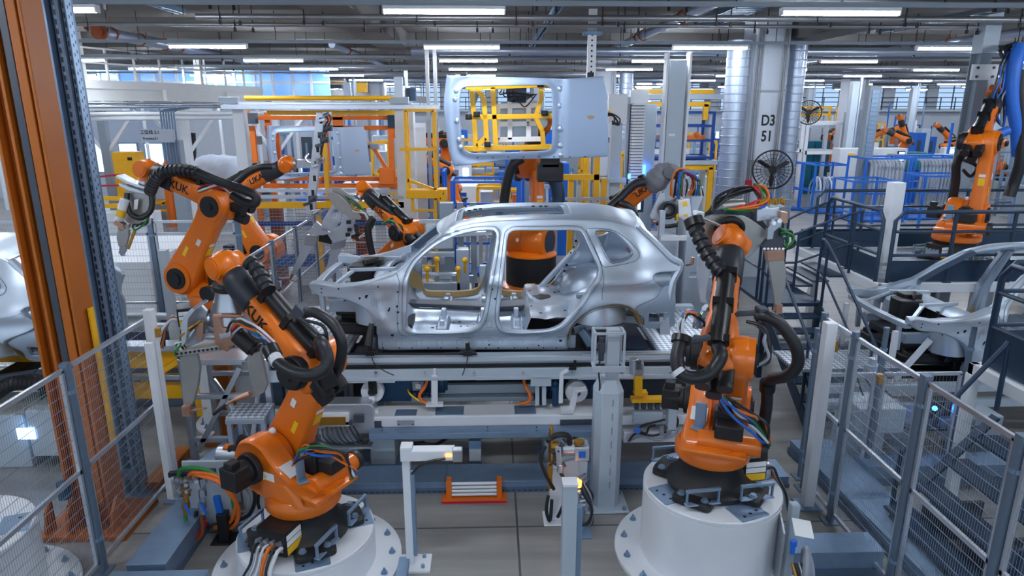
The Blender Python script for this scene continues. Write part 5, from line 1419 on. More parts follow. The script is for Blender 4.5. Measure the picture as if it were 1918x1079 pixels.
# control rod with black clamps and hanging cables in front of the sill
g = G().cyl(atY(622,663,7.34), atY(894,663,7.34), .014, n=10); ob('control_rod', g, 'black', ST)
for a in (694, 876):
    c = atY(a, 660, 7.34); g = G().box(c, (.1, .09, .06)).box(c+V((0, 0, .07)), (.05, .06, .1)).cyl(c+V((-.09, 0, 0)), c+V((.09, 0, 0)), .028, n=10); ob('rod_clamp', g, 'black', ST, sm=20, bev=.006)
g = G().cyl(atY(690,648,7.33), atY(696,606,7.42), .05, .03, n=10); ob('support_cone', g, 'black', ST)
for pts in ([(696,668,7.3),(702,682,7.24),(720,695,7.22),(738,703,7.22)], [(876,668,7.3),(874,680,7.24),(870,692,7.22),(866,703,7.24)]):
    ob('signal_cable', hose(G(), [atY(*p) for p in pts], .006), 'rubber', ST)
g = G()
for i in range(9):
    c = atY(560+80*i, 671+(i % 2)*3, 7.435); g.cyl(c, c+V((0, -.012, 0)), .013, n=8)
    c = atY(520+92*i, 698, 7.28); g.cyl(c, c+V((0, -.012, 0)), .016, n=8)
ob('bolt', g, 'steel', ST, kind='stuff')
# lower rail lip, drive recess with motors and drums
sb('lower_lip', [((-2.45, 7.34, 1.12), (-1.15, 7.46, 1.16)), ((-.2, 7.36, 1.13), (.55, 7.46, 1.165)), ((1.0, 7.36, 1.12), (2.4, 7.46, 1.16))], 'white_paint', .004)
sb('rear_panel', [((XL, 8.2, .5), (XR, 8.24, 1.3))], 'dark_grey', 0)
sb('rear_rail', [((-1.3, 7.72, .80), (.6, 7.8, .92)), ((-1.25, 7.62, .74), (.5, 7.72, .80))], 'grey_paint')
g = G().cyl((-.5, 7.75, 1.0), (.85, 7.75, 1.0), .022, n=12).cyl((.45, 7.75, 1.0), (.55, 7.75, 1.0), .045, n=12); ob('drive_shaft', g, 'blue_motor', ST)
for a, s in ((-.95, 1), (.93, -1)):
    g = G().cyl((a-.14, 7.72, .98), (a+s*.36, 7.72, .98), .15, n=24); g.box((a-s*.25, 7.74, .96), (.4, .34, .36)); g.cyl((a+s*.36, 7.72, .98), (a+s*.39, 7.72, .98), .12, n=20)
    for i in range(6): g.box((a+s*(.02+.05*i), 7.72, .98), (.012, .33, .33), M.Rotation(i*.5, 3, 'X'))
    q = ob('drive_motor', g, 'blue_motor', ST, sm=30, bev=.006)
    ob('terminal_box', G().box((a+.05, 7.54, 1.0), (.14, .06, .12)), 'label_grey', q, sm=0, bev=.01)
    ob('type_plate', G().box((a+.05, 7.506, 1.0), (.06, .004, .06)), 'label_white', q, sm=0)
g = G()
for pts in ([(760,703,7.45),(797,706,7.4),(797,722,7.36),(786,740,7.34),(792,752,7.33),(806,757,7.33)], [(982,704,7.45),(983,722,7.38),(992,738,7.34),(990,752,7.33),(972,757,7.33)]):
    ob('power_cable', hose(G(), [atY(*p) for p in pts], .020), 'cable_orange', ST)
ob('power_cable', hose(G(), [atY(764,730,7.5), atY(770,740,7.4), atY(790,753,7.34), atY(806,757,7.33)], .011), 'label_yellow', ST)
for a, ln in ((697, 1), (1080, -1)):
    c = atY(a, 735, 7.38)
    g = G().cyl(c, c+V((0, .1, 0)), .135, n=32); q = ob('belt_pulley', g, 'white_paint', ST, sm=30, bev=.01)
    ob('pulley_hub', G().cyl(c+V((0, -.012, 0)), c+V((0, .02, 0)), .05, n=18), 'dark_grey', q)
for a in (694, 702): sb('pulley_bracket', [(tuple(atY(a-3.5, 735, 7.33)-V((0, 0, .02))), tuple(atY(a+3.5, 706, 7.36)))], 'black', 0)
g = G().bar(atY(696,742,7.32), atY(698,768,7.3), .07, .04); g.bar(atY(686,770,7.28), atY(710,770,7.28), .06, .05); ob('sensor_bracket', g, 'white_paint', ST, sm=0, bev=.006)
g = G().bar(atY(1064,693,7.28), atY(1052,700,7.28), .05, .03); g.bar(atY(1052,698,7.28), atY(1050,755,7.26), .05, .03); ob('sensor_bracket', g, 'white_paint', ST, sm=0, bev=.006)
g = G().bar(atY(1098,728,7.26), atY(1076,732,7.26), .09, .03); g.bar(atY(1078,731,7.26), atY(1070,770,7.25), .07, .03); g.bar(atY(1050,768,7.22), atY(1074,768,7.22), .1, .06); ob('sensor_bracket', g, 'white_paint', ST, sm=0, bev=.006)
g = G().bar(atY(1077,675,7.28), atY(1077,692,7.28), .03, .02); g.bar(atY(1066,690,7.28), atY(1078,690,7.28), .04, .03); ob('sensor_bracket', g, 'black', ST, sm=0)
for a in (814,):
    g = G().bar(atY(a,757,7.3), atY(a,702,7.3), .075, .03); g.bar(atY(a,702,7.3), atY(a,690,7.3), .03, .02); g.box(atY(a,757,7.3), (.2, .1, .03)); ob('switch_post', g, 'white_paint', ST, sm=0, bev=.004)
g = G()
for a in (1006, 1019): g.bar(atY(a,712,7.34), atY(a,758,7.34), .05, .05)
g.box(atY(1013,712,7.33), (.24, .1, .12)); ob('lift_guide', g, 'grey_paint', ST, sm=0, bev=.006)
ob('lift_belt', G().bar(atY(1012.5,720,7.36), atY(1012.5,758,7.36), .06, .02), 'black', ST, sm=0)
for a in (1040, 1117):
    g = G().cyl(atY(a,758,7.36), atY(a,718,7.36), .04, n=12).cyl(atY(a,730,7.36), atY(a,722,7.36), .06, n=12).sph(atY(a,718,7.34), .035, 10, 8); ob('lift_cylinder', g, 'blue_motor', ST)
# base frame
sb('base_beam', [((-1.48, 7.18, .62), (1.3, 7.5, .765))], 'white_paint', .02)
sb('base_beam', [((-2.7, 7.3, .62), (-1.48, 7.5, .74)), ((1.3, 7.3, .58), (2.9, 7.5, .72))], 'grey_paint', .015)
sb('base_beam', [((-2.7, 9.2, .5), (2.9, 9.4, .74))], 'grey_paint', .015)
sb('notch', [((-1.5, 7.170, .63), (-1.30, 7.186, .715)), ((.78, 7.170, .63), (1.28, 7.186, .70))], 'dark_grey', 0)
sb('cover_plate', [((-.68, 7.2, .765), (-.35, 7.42, .775)), ((.25, 7.2, .765), (.5, 7.42, .775)), ((-1.15, 7.2, .765), (-.9, 7.36, .772))], 'galv', 0)
q = sb('type_plate', [((-1.12, 7.172, .655), (-.92, 7.182, .72))], 'label_grey', 0)
g = G()
for s in (-.08, .08): g.cyl((-1.02+s, 7.172, .672), (-1.02+s, 7.166, .672), .008, n=8)
ob('rivet', g, 'ink', q, kind='stuff')
sb('tie_beam', [((-1.42, 7.0, .565), (1.32, 7.16, .64))], 'galv', .006)
g = G()
for a in (716, 913, 1005): 
    for b in (800, 806): c = atY(a, b, 7.0); g.cyl(c, c+V((0, -.006, 0)), .01, n=8)
ob('bolt', g, 'galv_dark', ST, kind='stuff')
for x0 in (-1.96, -1.5, .62, 1.02): 
    sb('support_leg', [((x0, 7.42, .0), (x0+.30, 7.78, .52))], 'grey_paint', .012)
    sb('foot_plate', [((x0-.08, 7.36, 0), (x0+.38, 7.84, .02))], 'galv', 0)
for x0 in (-2.6, 2.3):
    sb('support_leg', [((x0, 7.42, .0), (x0+.30, 7.78, .62))], 'grey_paint', .012)
sb('head_plate', [((-2.1, 7.3, .505), (-1.12, 7.85, .535)), ((.52, 7.3, .505), (1.42, 7.85, .535))], 'white_paint', .004)
for x0 in (-1.96, .62, 2.3, -2.6): sb('support_leg', [((x0, 9.1, 0), (x0+.36, 9.5, .5))], 'grey_paint', .012)
g = G()
for i in range(5): hose(g, [(-1.1+.05*i, 7.9, .05), (-.95, 7.85, .03+.01*i), (-.75, 7.9, .02), (-.6, 8.1, .02)], .022)
ob('floor_cable', g, 'rubber', ST, kind='stuff')
# terminal boxes and valve rail at the left of the base
TB = thing('terminal_cabinet', 'grey steel terminal box with bundled cables left of the station base', 'cabinet', (-1.95, 7.05, .5))
g = G().prism([(-2.36, .56), (-1.42, .56), (-1.38, .62), (-1.38, .90), (-1.42, .94), (-2.36, .94)], (0, 7.16, 0), (1, 0, 0), (0, 0, 1), -.22)
ob('housing', g, 'alu', TB, sm=0, bev=.012)
ob('connector_frame', G().box((-1.86, 7.14, .76), (.4, .05, .16)), 'white_paint', TB, sm=0, bev=.006)
ob('connector_strip', G().box((-1.86, 7.11, .755), (.33, .02, .10)), 'brass', TB, sm=0)
ob('side_socket', G().box((-1.55, 7.14, .77), (.12, .04, .1)).box((-1.68, 7.14, .72), (.1, .05, .05)), 'dark_grey', TB, sm=0, bev=.006)
for i in range(9): ob('cable', hose(G(), [(-2.02+.05*i, 7.13, .68), (-2.0+.06*i, 7.04, .58), (-1.86+.05*i, 7.04, .5), (-1.6+.02*i, 7.08, .50+.005*i), (-1.38, 7.14, .55)], .010), 'rubber' if i % 3 else 'dark_grey', TB)
ob('lamp', G().sph((-2.02, 7.10, .76), .02, 10, 8), 'amber_led', TB)
ob('cable_tray', G().bb((-2.3, 7.0, .455), (-1.4, 7.14, .475)), 'alu', TB, sm=0)
# right outrigger with yellow locating block
OR = thing('locating_unit', 'white bracket unit with a yellow locating block right of the tall post', 'machine', (2.15, 7.0, .6))
def at7(a, b, Y=7.1): return atY(a, b, Y)
g = G().bb((1.42, 7.05, .68), (2.75, 7.29, .8)); g.bb((1.5, 7.0, .48), (2.4, 7.29, .62)); ob('bracket_beam', g, 'white_paint', OR, sm=0, bev=.012)
g = G().bar(at7(1182,748,7.0), at7(1254,747,7.0), .12, .045); g.bar(at7(1187,736,7.0), at7(1212,735,7.0), .1, .04); g.bar(at7(1195,738,7.0), at7(1195,700,7.0), .09, .07)
ob('locating_block', g, 'yellow', OR, sm=0, bev=.006)
g = G().cyl(at7(1187,700,7.02), at7(1187,672,7.02), .05, n=16).box(at7(1196,690,7.0), (.1, .08, .16)); ob('clamp_cylinder', g, 'alu', OR, bev=.005)
g = G()
for i in range(6): g.cyl(at7(1194+5*(i % 2),678+6*(i//2),6.95), at7(1194+5*(i % 2),678+6*(i//2),6.92), .018, n=10)
ob('bolt', g, 'black', OR, kind='stuff')
g = G()
for i in range(5): g.box(at7(1192+13*i, 760, 7.0), (.05, .06, .07))
ob('stop_block', g, 'dark_grey', OR, sm=0, bev=.004, kind='stuff')
g = G().box(at7(1212,780,7.05), (.34, .1, .14)); g.box(at7(1258,772,7.0), (.1, .12, .4)); ob('valve_block', g, 'grey_paint', OR, sm=0, bev=.008)
for pts, m in (([(1190,806),(1206,796),(1230,790),(1246,786)], 'rubber'), ([(1178,826),(1192,812),(1224,816),(1250,808)], 'rubber'), ([(1176,828),(1200,818),(1232,824),(1262,816),(1276,800)], 'label_grey'), ([(1262,770),(1270,790),(1262,806)], 'rubber'), ([(1196,806),(1210,812),(1216,800),(1228,796)], 'rubber'), ([(1262,760),(1284,752),(1300,742)], 'cable_white')):
    ob('cable', hose(G(), [at7(*p, 6.98) for p in pts], .012), m, OR)
ob('blue_valve', G().cyl(at7(1194,806,6.98), at7(1194,806,6.92), .04, n=12), 'blue_valve', OR)
g = G()
for i in range(5): g.box(at7(1236+random.uniform(0, 20), 800+random.uniform(0, 16), 6.99), (.05, .05, .06))
ob('pneumatic_fitting', g, 'steel', OR, sm=0, bev=.004, kind='stuff')
# tall faceted post with a small glazed sensor cage on top
TP = thing('light_curtain_post', 'tall pale grey faceted post standing right of the station front', 'post', (1.22, 6.55, 0))
for k, (w, z0, z1) in enumerate(((.30, .02, 1.42),)):
    prof = [(-.15, -.06), (-.09, -.14), (.09, -.14), (.15, -.06), (.15, .1), (-.15, .1)]
    g = G().loft([[V((1.22+a*q, 6.55+b*q, z)) for a, b in prof] for q, z in ((1, .02), (1, 1.36), (.62, 1.50))])
    ob('shaft', g, 'grey_paint', TP, sm=0, bev=.006)
ob('upper_shaft', G().box((1.24, 6.53, 1.76), (.13, .12, .56)), 'grey_paint', TP, sm=0, bev=.006)
ob('base_plate', G().box((1.22, 6.53, .012), (.48, .42, .024)), 'grey_paint', TP, sm=0, bev=.01)
for a, b in ((-.19, -.16), (.19, -.16), (.19, .16), (-.19, .16)): ob('anchor_bolt', G().cyl((1.22+a, 6.53+b, .024), (1.22+a, 6.53+b, .06), .022, n=8), 'galv', TP)
g = G()
for i in range(7): g.box((1.245, 6.407, .3+.16*i), (.012, .004, .08))
ob('slot', g, 'mid_grey', TP, sm=0, kind='stuff')
cg = G(); x0, x1, y0, y1, z0, z1 = 1.04, 1.34, 6.42, 6.6, 1.64, 2.02
for x in (x0, x1):
    for y in (y0, y1): cg.bar((x, y, z0), (x, y, z1), .022)
for z in (z0, z1):
    for y in (y0, y1): cg.bar((x0, y, z), (x1, y, z), .022)
    for x in (x0, x1): cg.bar((x, y0, z), (x, y1, z), .022)
cg.box((1.19, 6.41, z0), (.34, .03, .06)); ob('sensor_cage', cg, 'grey_paint', TP, sm=0)
ob('sensor_head', G().cyl((1.12, 6.5, 1.7), (1.12, 6.5, 1.95), .03, n=12).box((1.12, 6.5, 1.85), (.07, .08, .1)), 'dark_grey', TP, bev=.004)
ob('cage_cable', hose(G(), [(1.10, 6.46, 1.72), (1.09, 6.44, 1.6), (1.11, 6.46, 1.4), (1.08, 6.5, 1.2)], .009), 'rubber', TP)
# small post with arm and lit sensor
SP = thing('sensor_post', 'white post with a side arm and amber lit sensor in front of the station', 'post', (-.78, 5.58, 0))
g = G().bb((-.84, 5.54, .02), (-.77, 5.62, 1.12)); ob('post', g, 'white_paint', SP, sm=0, bev=.004)
g = G().bb((-.77, 5.545, .1), (-.735, 5.615, .98)); ob('cable_channel', g, 'galv', SP, sm=0, bev=.004)
g = G().bb((-.85, 5.52, 1.12), (-.36, 5.64, 1.22)); g.bb((-.85, 5.52, 1.22), (-.74, 5.64, 1.26)); ob('arm', g, 'white_paint', SP, sm=0, bev=.006)
ob('base_plate', G().box((-.76, 5.56, .01), (.3, .26, .02)), 'white_paint', SP, sm=0)
ob('sensor', G().box((-.33, 5.55, 1.17), (.09, .08, .12)), 'steel', SP, sm=0, bev=.008)
ob('sensor_lamp', G().box((-.41, 5.512, 1.18), (.05, .01, .02)), 'amber_led', SP, sm=0)
ob('cable', hose(G(), [(-.44, 5.51, 1.15), (-.58, 5.5, 1.13), (-.68, 5.51, 1.08), (-.75, 5.53, .99)], .012), 'rubber', SP)
ob('cable_duct', G().box((-.86, 5.32, .04), (.1, .5, .08)), 'galv', SP, sm=0)
for a, b in ((-.68, -.07), (-.68, .08)): ob('anchor_bolt', G().cyl((a, 5.56+b, .02), (a, 5.56+b, .05), .018, n=8), 'galv', SP)
BP = thing('sensor_post', 'plain white square post near the front edge, right of the floor joint', 'post', (.66, 5.0, 0))
g = G().bb((.58, 4.96, .0), (.70, 5.08, 1.18)); ob('post', g, 'grey_paint', BP, sm=0, bev=.006)
ob('cap', G().bb((.575, 4.955, 1.18), (.705, 5.085, 1.2)), 'white_paint', BP, sm=0)
ob('cable_channel', G().bb((.70, 4.99, .0), (.75, 5.06, .96)), 'galv', BP, sm=0, bev=.004)
# tip dresser stand at the right of the floor
def dresser(name, label, c, mirror=1, white=True):
    x, y = c; T = thing(name, label, 'machine', (x, y, 0), 'electrode dresser stands')
    def q(a, b, h): return V((x+a*mirror, y+b, h))
    ob('stand', G().bar(q(-.06, 0, 0.02), q(-.04, .02, .62), .13, .10).box(q(-.05, 0, .01), (.26, .26, .02)), 'white_paint', T, sm=0, bev=.008)
    ob('swing_arm', G().bar(q(.0, .0, .60), q(.16, .05, .62), .12, .2).bar(q(.17, .06, .1), q(.18, .06, .66), .2, .08), 'grey_paint', T, sm=0, bev=.01)
    ob('gear_motor', G().cyl(q(.0, 0, .84), q(.26, 0, .84), .08, n=18).box(q(.20, -.02, .82), (.15, .18, .16)).cyl(q(.19, -.02, .9), q(.19, -.02, .94), .05, n=14), 'alu', T, bev=.01)
    ob('blue_plate', G().box(q(.20, -.113, .82), (.07, .006, .07)), 'blue', T, sm=0)
    ob('gear_cap', G().cyl(q(.17, -.06, .92), q(.17, -.06, .95), .055, n=14), 'amber_led' if False else 'brass', T)
    ob('cutter_arm', G().prism([(-.03, -.22), (.03, -.22), (.05, .1), (.03, .32), (-.02, .34), (-.05, .08)], q(-.10, -.05, .78), V((.2, -1, 0)).normalized(), Z, .03).cyl(q(-.12, -.06, .9), q(-.04, -.06, .9), .05, n=14), 'brass', T, sm=20, bev=.006)
    ob('cutter_rod', G().bar(q(-.12, -.08, .42), q(-.13, -.09, .72), .05, .03), 'brass', T, sm=0, bev=.008)
    ob('air_tool', G().bar(q(-.03, -.10, .70), q(-.05, -.10, .92), .06, .06).cyl(q(-.02, -.1, .62), q(-.02, -.1, .72), .035, n=12), 'alu', T, bev=.008)
    g = G()
    for i in range(16):
        a_, b_, c_ = random.uniform(-.16, .02), -.08+random.uniform(-.04, .04), random.uniform(.68, 1.0); g.cyl(q(a_, b_, c_), q(a_+.03, b_-.03, c_+random.uniform(-.04, .04)), .014, n=6)
    ob('fitting', g, 'dark_grey', T, kind='stuff')
    for i, pts in enumerate(([(-.16, -.06, .96), (-.05, -.1, 1.04), (.06, -.06, 1.0), (.08, -.02, .84)], [(-.17, -.07, .9), (-.22, -.09, .78), (-.18, -.1, .62), (-.08, -.1, .42)], [(-.02, -.1, .62), (.04, -.14, .5), (.02, -.16, .3), (-.04, -.14, .12)], [(-.14, -.12, .36), (-.16, -.14, .2), (-.12, -.14, .08), (-.1, -.1, .3)])):
        ob('hose', hose(G(), [q(*p) for p in pts], .030 if i < 1 else .018, 10), 'rubber', T)
    return T
dresser('dresser_stand', 'electrode dresser stand with brass arms and blue plate left of the tall post', (.70, 6.25))
V2 = thing('valve_stand', 'small hose and valve stand behind the plain white front post', 'machine', (.88, 6.0, 0), 'valve stands')
ob('post', G().bb((.86, 5.98, 0), (.92, 6.04, .6)).box((.89, 6.0, .01), (.2, .2, .02)), 'galv', V2, sm=0, bev=.005)
ob('valve_lamp', G().box((.84, 5.93, .62), (.06, .05, .08)), 'amber_led', V2, sm=0, bev=.01)
g = G()
for i in range(7): g.cyl((.84+.02*(i % 3), 5.94, .36+.05*i), (.92, 5.93+.01*i, .38+.05*i), .022, n=8)
ob('valve_body', g, 'steel', V2, kind='stuff')
for i in range(5): ob('hose', hose(G(), [(.85+.015*i, 5.93, .62), (.9+.02*i, 5.9, .5), (.98, 5.9+.02*i, .34), (.95+.01*i, 5.92, .18), (.86+.02*i, 5.96, .12)], .014), ['rubber', 'dark_grey', 'rubber', 'label_grey', 'rubber'][i], V2)
# floor duct across the cell, cable riser, orange framed roller box
FD_ = thing('floor_duct', 'long galvanised floor duct across the cell in front of the station', 'cable duct', (.3, 7.0, 0), 'galvanised floor ducts')
g = G()
for x0, x1 in ((-2.6, -.56), (-.555, 1.25), (1.255, 3.4)): g.bb((x0, 6.80, .118), (x1, 7.2, .13))
ob('cover', g, 'galv', FD_, sm=0, bev=.004)
ob('side', G().bb((-2.6, 6.815, .05), (3.4, 7.19, .118)), 'galv', FD_, sm=0)
ob('foot_rail', G().bb((-2.6, 6.78, 0), (3.4, 6.82, .05)), 'galv_dark', FD_, sm=0)
g = G()
for i in range(92): g.bb((-2.55+.064*i, 6.777, .022), (-2.51+.064*i, 6.781, .03))
ob('slot', g, 'ink', FD_, sm=0, kind='stuff')
CR = thing('cable_riser', 'short grey cable riser with an orange strip behind the front floor duct', 'duct', (-.23, 7.38, 0))
ob('housing', G().bb((-.30, 7.32, 0), (-.15, 7.44, .36)), 'galv', CR, sm=0, bev=.006)
ob('label_patch', G().bb((-.295, 7.315, .10), (-.155, 7.32, .26)), 'label_white', CR, sm=0)
ob('orange_strip', G().bb((-.25, 7.40, .36), (-.21, 7.43, .74)), 'rust', CR, sm=0)
RB = thing('roller_box', 'small orange framed box with white rollers on the floor at the duct', 'box', (-.22, 6.66, 0))
g = G().bb((-.53, 6.62, .02), (-.47, 6.74, .24)); g.bb((.03, 6.62, .02), (.09, 6.74, .24)); g.bb((-.58, 6.58, 0), (.14, 6.74, .03)); ob('frame', g, 'orange_rack', RB, sm=0, bev=.006)
ob('front_lip', G().bb((-.58, 6.57, 0), (.14, 6.58, .025)), 'red', RB, sm=0)
for i in range(4): ob('roller', G().cyl((-.47, 6.66, .06+.045*i), (.03, 6.66, .06+.045*i), .018, n=12), 'white_paint', RB)
# tread stools, work stand and other ground items left of the station
def stool(label, c, w, d, h, legs_to=0):
    T = thing('step_stool', label, 'step', (c[0], c[1], legs_to), 'tread plate steps')
    x, y = c
    ob('tread_plate', G().box((x, y, h-.012), (w, d, .024)), 'tread', T, sm=0, bev=.004)
    ob('rim', G().box((x, y-d/2, h-.05), (w, .04, .05)).box((x, y+d/2, h-.05), (w, .04, .05)), 'alu', T, sm=0)
    for a in (-1, 1):
        for b in (-1, 1): ob('leg', G().bb((x+a*(w/2-.025)-.025, y+b*(d/2-.03)-.025, legs_to), (x+a*(w/2-.025)+.025, y+b*(d/2-.03)+.025, h-.03)), 'alu', T, sm=0)
    return T
stool('tread plate step stool between the left robot and the station steps', (-2.72, 7.0), .42, .36, .96)
stool('tread plate landing at the station edge, upper of the steps', (-2.13, 8.02), .62, .34, 1.02)
stool('low tread plate step below the landing at the station edge', (-2.2, 7.28), .5, .3, .74)
WS = thing('work_stand', 'aluminium profile stand behind the left front robot gun', 'stand', (-3.0, 7.6, 0))
g = G()
for x in (-3.55, -2.6):
    for y in (7.3, 8.0): g.bar((x, y, 0), (x, y, 1.45), .07)
for y in (7.3, 8.0):
    for z in (.45, 1.0, 1.42): g.bar((-3.55, y, z), (-2.86, y, z), .06)
g.bar((-3.5, 7.3, .3), (-2.9, 7.3, 1.35), .06); g.bar((-2.86, 7.3, .35), (-2.86, 8.0, 1.3), .06); g.bar((-2.86, 7.5, .2), (-3.5, 7.9, .95), .07)
ob('profile_frame', g, 'alu', WS, sm=0, bev=.005)
ob('top_plate', G().box((-3.2, 7.65, 1.45), (.76, .8, .03)), 'alu', WS, sm=0)
BT = thing('bench_table', 'low grey table with slanting leg beside the left front barrel', 'table', (-2.75, 6.75, 0))
ob('table_top', G().prism([(-3.2, 6.35), (-2.62, 6.35), (-2.35, 7.1), (-3.0, 7.1)], (0, 0, .56), (1, 0, 0), (0, 1, 0), .04), 'galv', BT, sm=0, bev=.004)
for a, b in ((-2.62, 6.4), (-3.1, 6.4), (-2.45, 7.05)): ob('leg', G().bar((a, b, 0), (a, b, .56), .07), 'white_paint', BT, sm=0, bev=.004)
"""hose manifold and dressers at the left"""
HM = thing('hose_manifold', 'brass hose manifold with green and orange hoses beside the left floor duct', 'manifold', (-2.95, 6.1, 0))
X0, Y0_ = -2.95, 6.1
ob('stand', G().box((-2.72, 6.0, .16), (.10, .10, .32)).box((-2.72, 6.0, .01), (.24, .2, .02)), 'black', HM, sm=0, bev=.006)
ob('blue_bracket', G().bar((-2.74, 6.0, .3), (-2.76, 6.0, .5), .06, .04), 'blue', HM, sm=0)
ob('back_plate', G().bar((-2.9, 6.2, .05), (-2.9, 6.2, .78), .5, .03, up=V((0, 1, 0))), 'grey_paint', HM, sm=0)
g = G().bar((-3.2, 6.02, .74), (-2.75, 6.02, .76), .05); ob('bus_bar', g, 'black', HM, sm=0)
for i, xx in enumerate((-3.08, -2.92)):
    g = G(); z = .30
    for k in range(6): g.cyl((xx+.01*k, 6.0, z), (xx+.01*k, 6.0, z+.06), .028+.012*(k % 2), n=10); z += .07
    ob('valve_column', g, ['brass', 'steel'][i], HM, sm=30)
    ob('blue_lever', G().bar((xx+.06, 5.95, .34), (xx+.03, 5.94, .46), .035, .02), 'blue_valve', HM, sm=0)
g = G()
for i in range(16):
    a_, b_ = -3.15+random.uniform(0, .3), .5+random.uniform(0, .24); g.cyl((a_, 5.99, b_), (a_+random.uniform(-.03, .03), 5.93, b_+random.uniform(-.03, .03)), .02, n=8)
ob('fitting', g, 'steel', HM, kind='stuff')
ob('regulator', G().box((-2.70, 6.0, .62), (.12, .1, .1)).cyl((-2.70, 6.0, .66), (-2.70, 6.0, .74), .03, n=12), 'alu', HM, bev=.006)
for i, (c, pts) in enumerate((('green', [(-3.1, 6.0, .74), (-3.02, 5.96, .84), (-2.8, 5.95, .82), (-2.62, 5.98, .62), (-2.6, 6.0, .36)]), ('cable_orange', [(-3.0, 6.0, .74), (-2.9, 5.95, .80), (-2.68, 5.93, .74), (-2.56, 5.96, .48), (-2.66, 6.02, .2), (-2.85, 6.06, .1)]), ('cable_orange', [(-2.96, 6.0, .74), (-2.86, 5.92, .78), (-2.66, 5.9, .70), (-2.53, 5.93, .42), (-2.62, 6.0, .16), (-2.8, 6.05, .08)]), ('green', [(-3.08, 5.98, .3), (-3.08, 5.94, .14), (-3.16, 5.86, .04), (-3.25, 5.74, .03)]), ('rust', [(-2.92, 5.98, .3), (-2.92, 5.94, .12), (-3.02, 5.86, .04), (-3.2, 5.72, .03)]), ('red', [(-2.9, 6.02, .2), (-3.0, 5.95, .05), (-3.1, 5.8, .03), (-3.22, 5.68, .03)]), ('rubber', [(-3.0, 6.05, .3), (-3.05, 6.0, .1), (-3.15, 5.85, .03), (-3.24, 5.7, .03)]), ('rubber', [(-2.6, 6.2, .7), (-2.46, 6.2, .44), (-2.52, 6.2, .18), (-2.7, 6.15, .1), (-2.9, 6.1, .1)]))):
    ob('hose', hose(G(), pts, .02, 10), c, HM)
G_shift = -.26
DR = thing('dresser_stand', 'electrode dresser with foil-wrapped motor left of the low barrel', 'machine', (-2.6, 6.45, 0), 'electrode dresser stands')
ob('stand', G().bar((-2.55, 6.5, .02), (-2.5, 6.5, .8), .16, .10).box((-2.5, 6.45, .01), (.4, .36, .02)), 'white_paint', DR, sm=0, bev=.008)
ob('cover_plate', G().bar((-2.86, 6.42, .2), (-2.86, 6.42, .9), .3, .02, up=V((.4, -1, 0))), 'white_paint', DR, sm=0)
g = G(); 
ob('foil_wrap', G().sph((-2.72, 6.36, .78), (.12, .10, .17), 9, 7).cyl((-2.72, 6.36, .9), (-2.72, 6.36, .96), .06, n=8), 'foil', DR, sm=20)
ob('gear_motor', G().cyl((-2.86, 6.38, 1.02), (-2.6, 6.36, 1.02), .085, n=18).box((-2.48, 6.34, 1.0), (.16, .16, .18)), 'alu', DR, bev=.01)
ob('orange_cap', G().box((-2.74, 6.36, 1.11), (.08, .1, .02)), 'orange', DR, sm=0)
ob('cutter_arm', G().prism([(-.03, -.3), (.03, -.3), (.04, .1), (.02, .16), (-.03, .14)], (-2.28, 6.3, 1.0), V((.4, -1, 0)).normalized(), Z, .03).bar((-2.44, 6.3, 1.06), (-2.36, 6.28, 1.22), .05, .03), 'brass', DR, sm=0, bev=.006)
ob('air_tool', G().bar((-2.46, 6.28, 1.0), (-2.34, 6.26, 1.14), .08, .06).cyl((-2.4, 6.26, .9), (-2.36, 6.26, 1.18), .03, n=10), 'steel', DR, bev=.006)
g = G()
for i in range(18):
    a_, b_, c_ = -2.56+random.uniform(0, .28), 6.3+random.uniform(-.06, .06), .68+random.uniform(0, .5); g.cyl((a_, b_, c_), (a_+.03, b_-.04, c_+random.uniform(-.04, .04)), .016, n=6)
ob('fitting', g, 'dark_grey', DR, kind='stuff')
ob('blue_valve', G().cyl((-2.42, 6.28, .74), (-2.42, 6.24, .82), .04, n=12), 'blue_valve', DR)
for i, pts in enumerate(([(-2.72, 6.36, .98), (-2.7, 6.32, 1.12), (-2.6, 6.3, 1.1), (-2.52, 6.3, 1.08)], [(-2.34, 6.28, 1.24), (-2.26, 6.26, 1.2), (-2.22, 6.26, 1.06), (-2.28, 6.28, .9)], [(-2.5, 6.3, 1.2), (-2.56, 6.28, 1.26), (-2.6, 6.28, 1.16), (-2.54, 6.28, 1.06)], [(-2.3, 6.3, .9), (-2.22, 6.28, .7), (-2.28, 6.26, .44), (-2.4, 6.26, .36), (-2.46, 6.26, .5), (-2.42, 6.28, .7)], [(-2.4, 6.3, .7), (-2.38, 6.26, .46), (-2.5, 6.22, .24), (-2.7, 6.16, .14)], [(-2.6, 6.3, .7), (-2.52, 6.26, .58), (-2.56, 6.24, .44), (-2.68, 6.26, .42)])):
    ob('hose', hose(G(), pts, .028 if i < 3 else .016, 10), 'rubber' if i != 5 else 'label_grey', DR)

for c_ in DR.children:
    if c_.name.split('.')[0] not in ('stand', 'cover_plate'): c_.location.z += G_shift
    else: c_.scale.z = .68
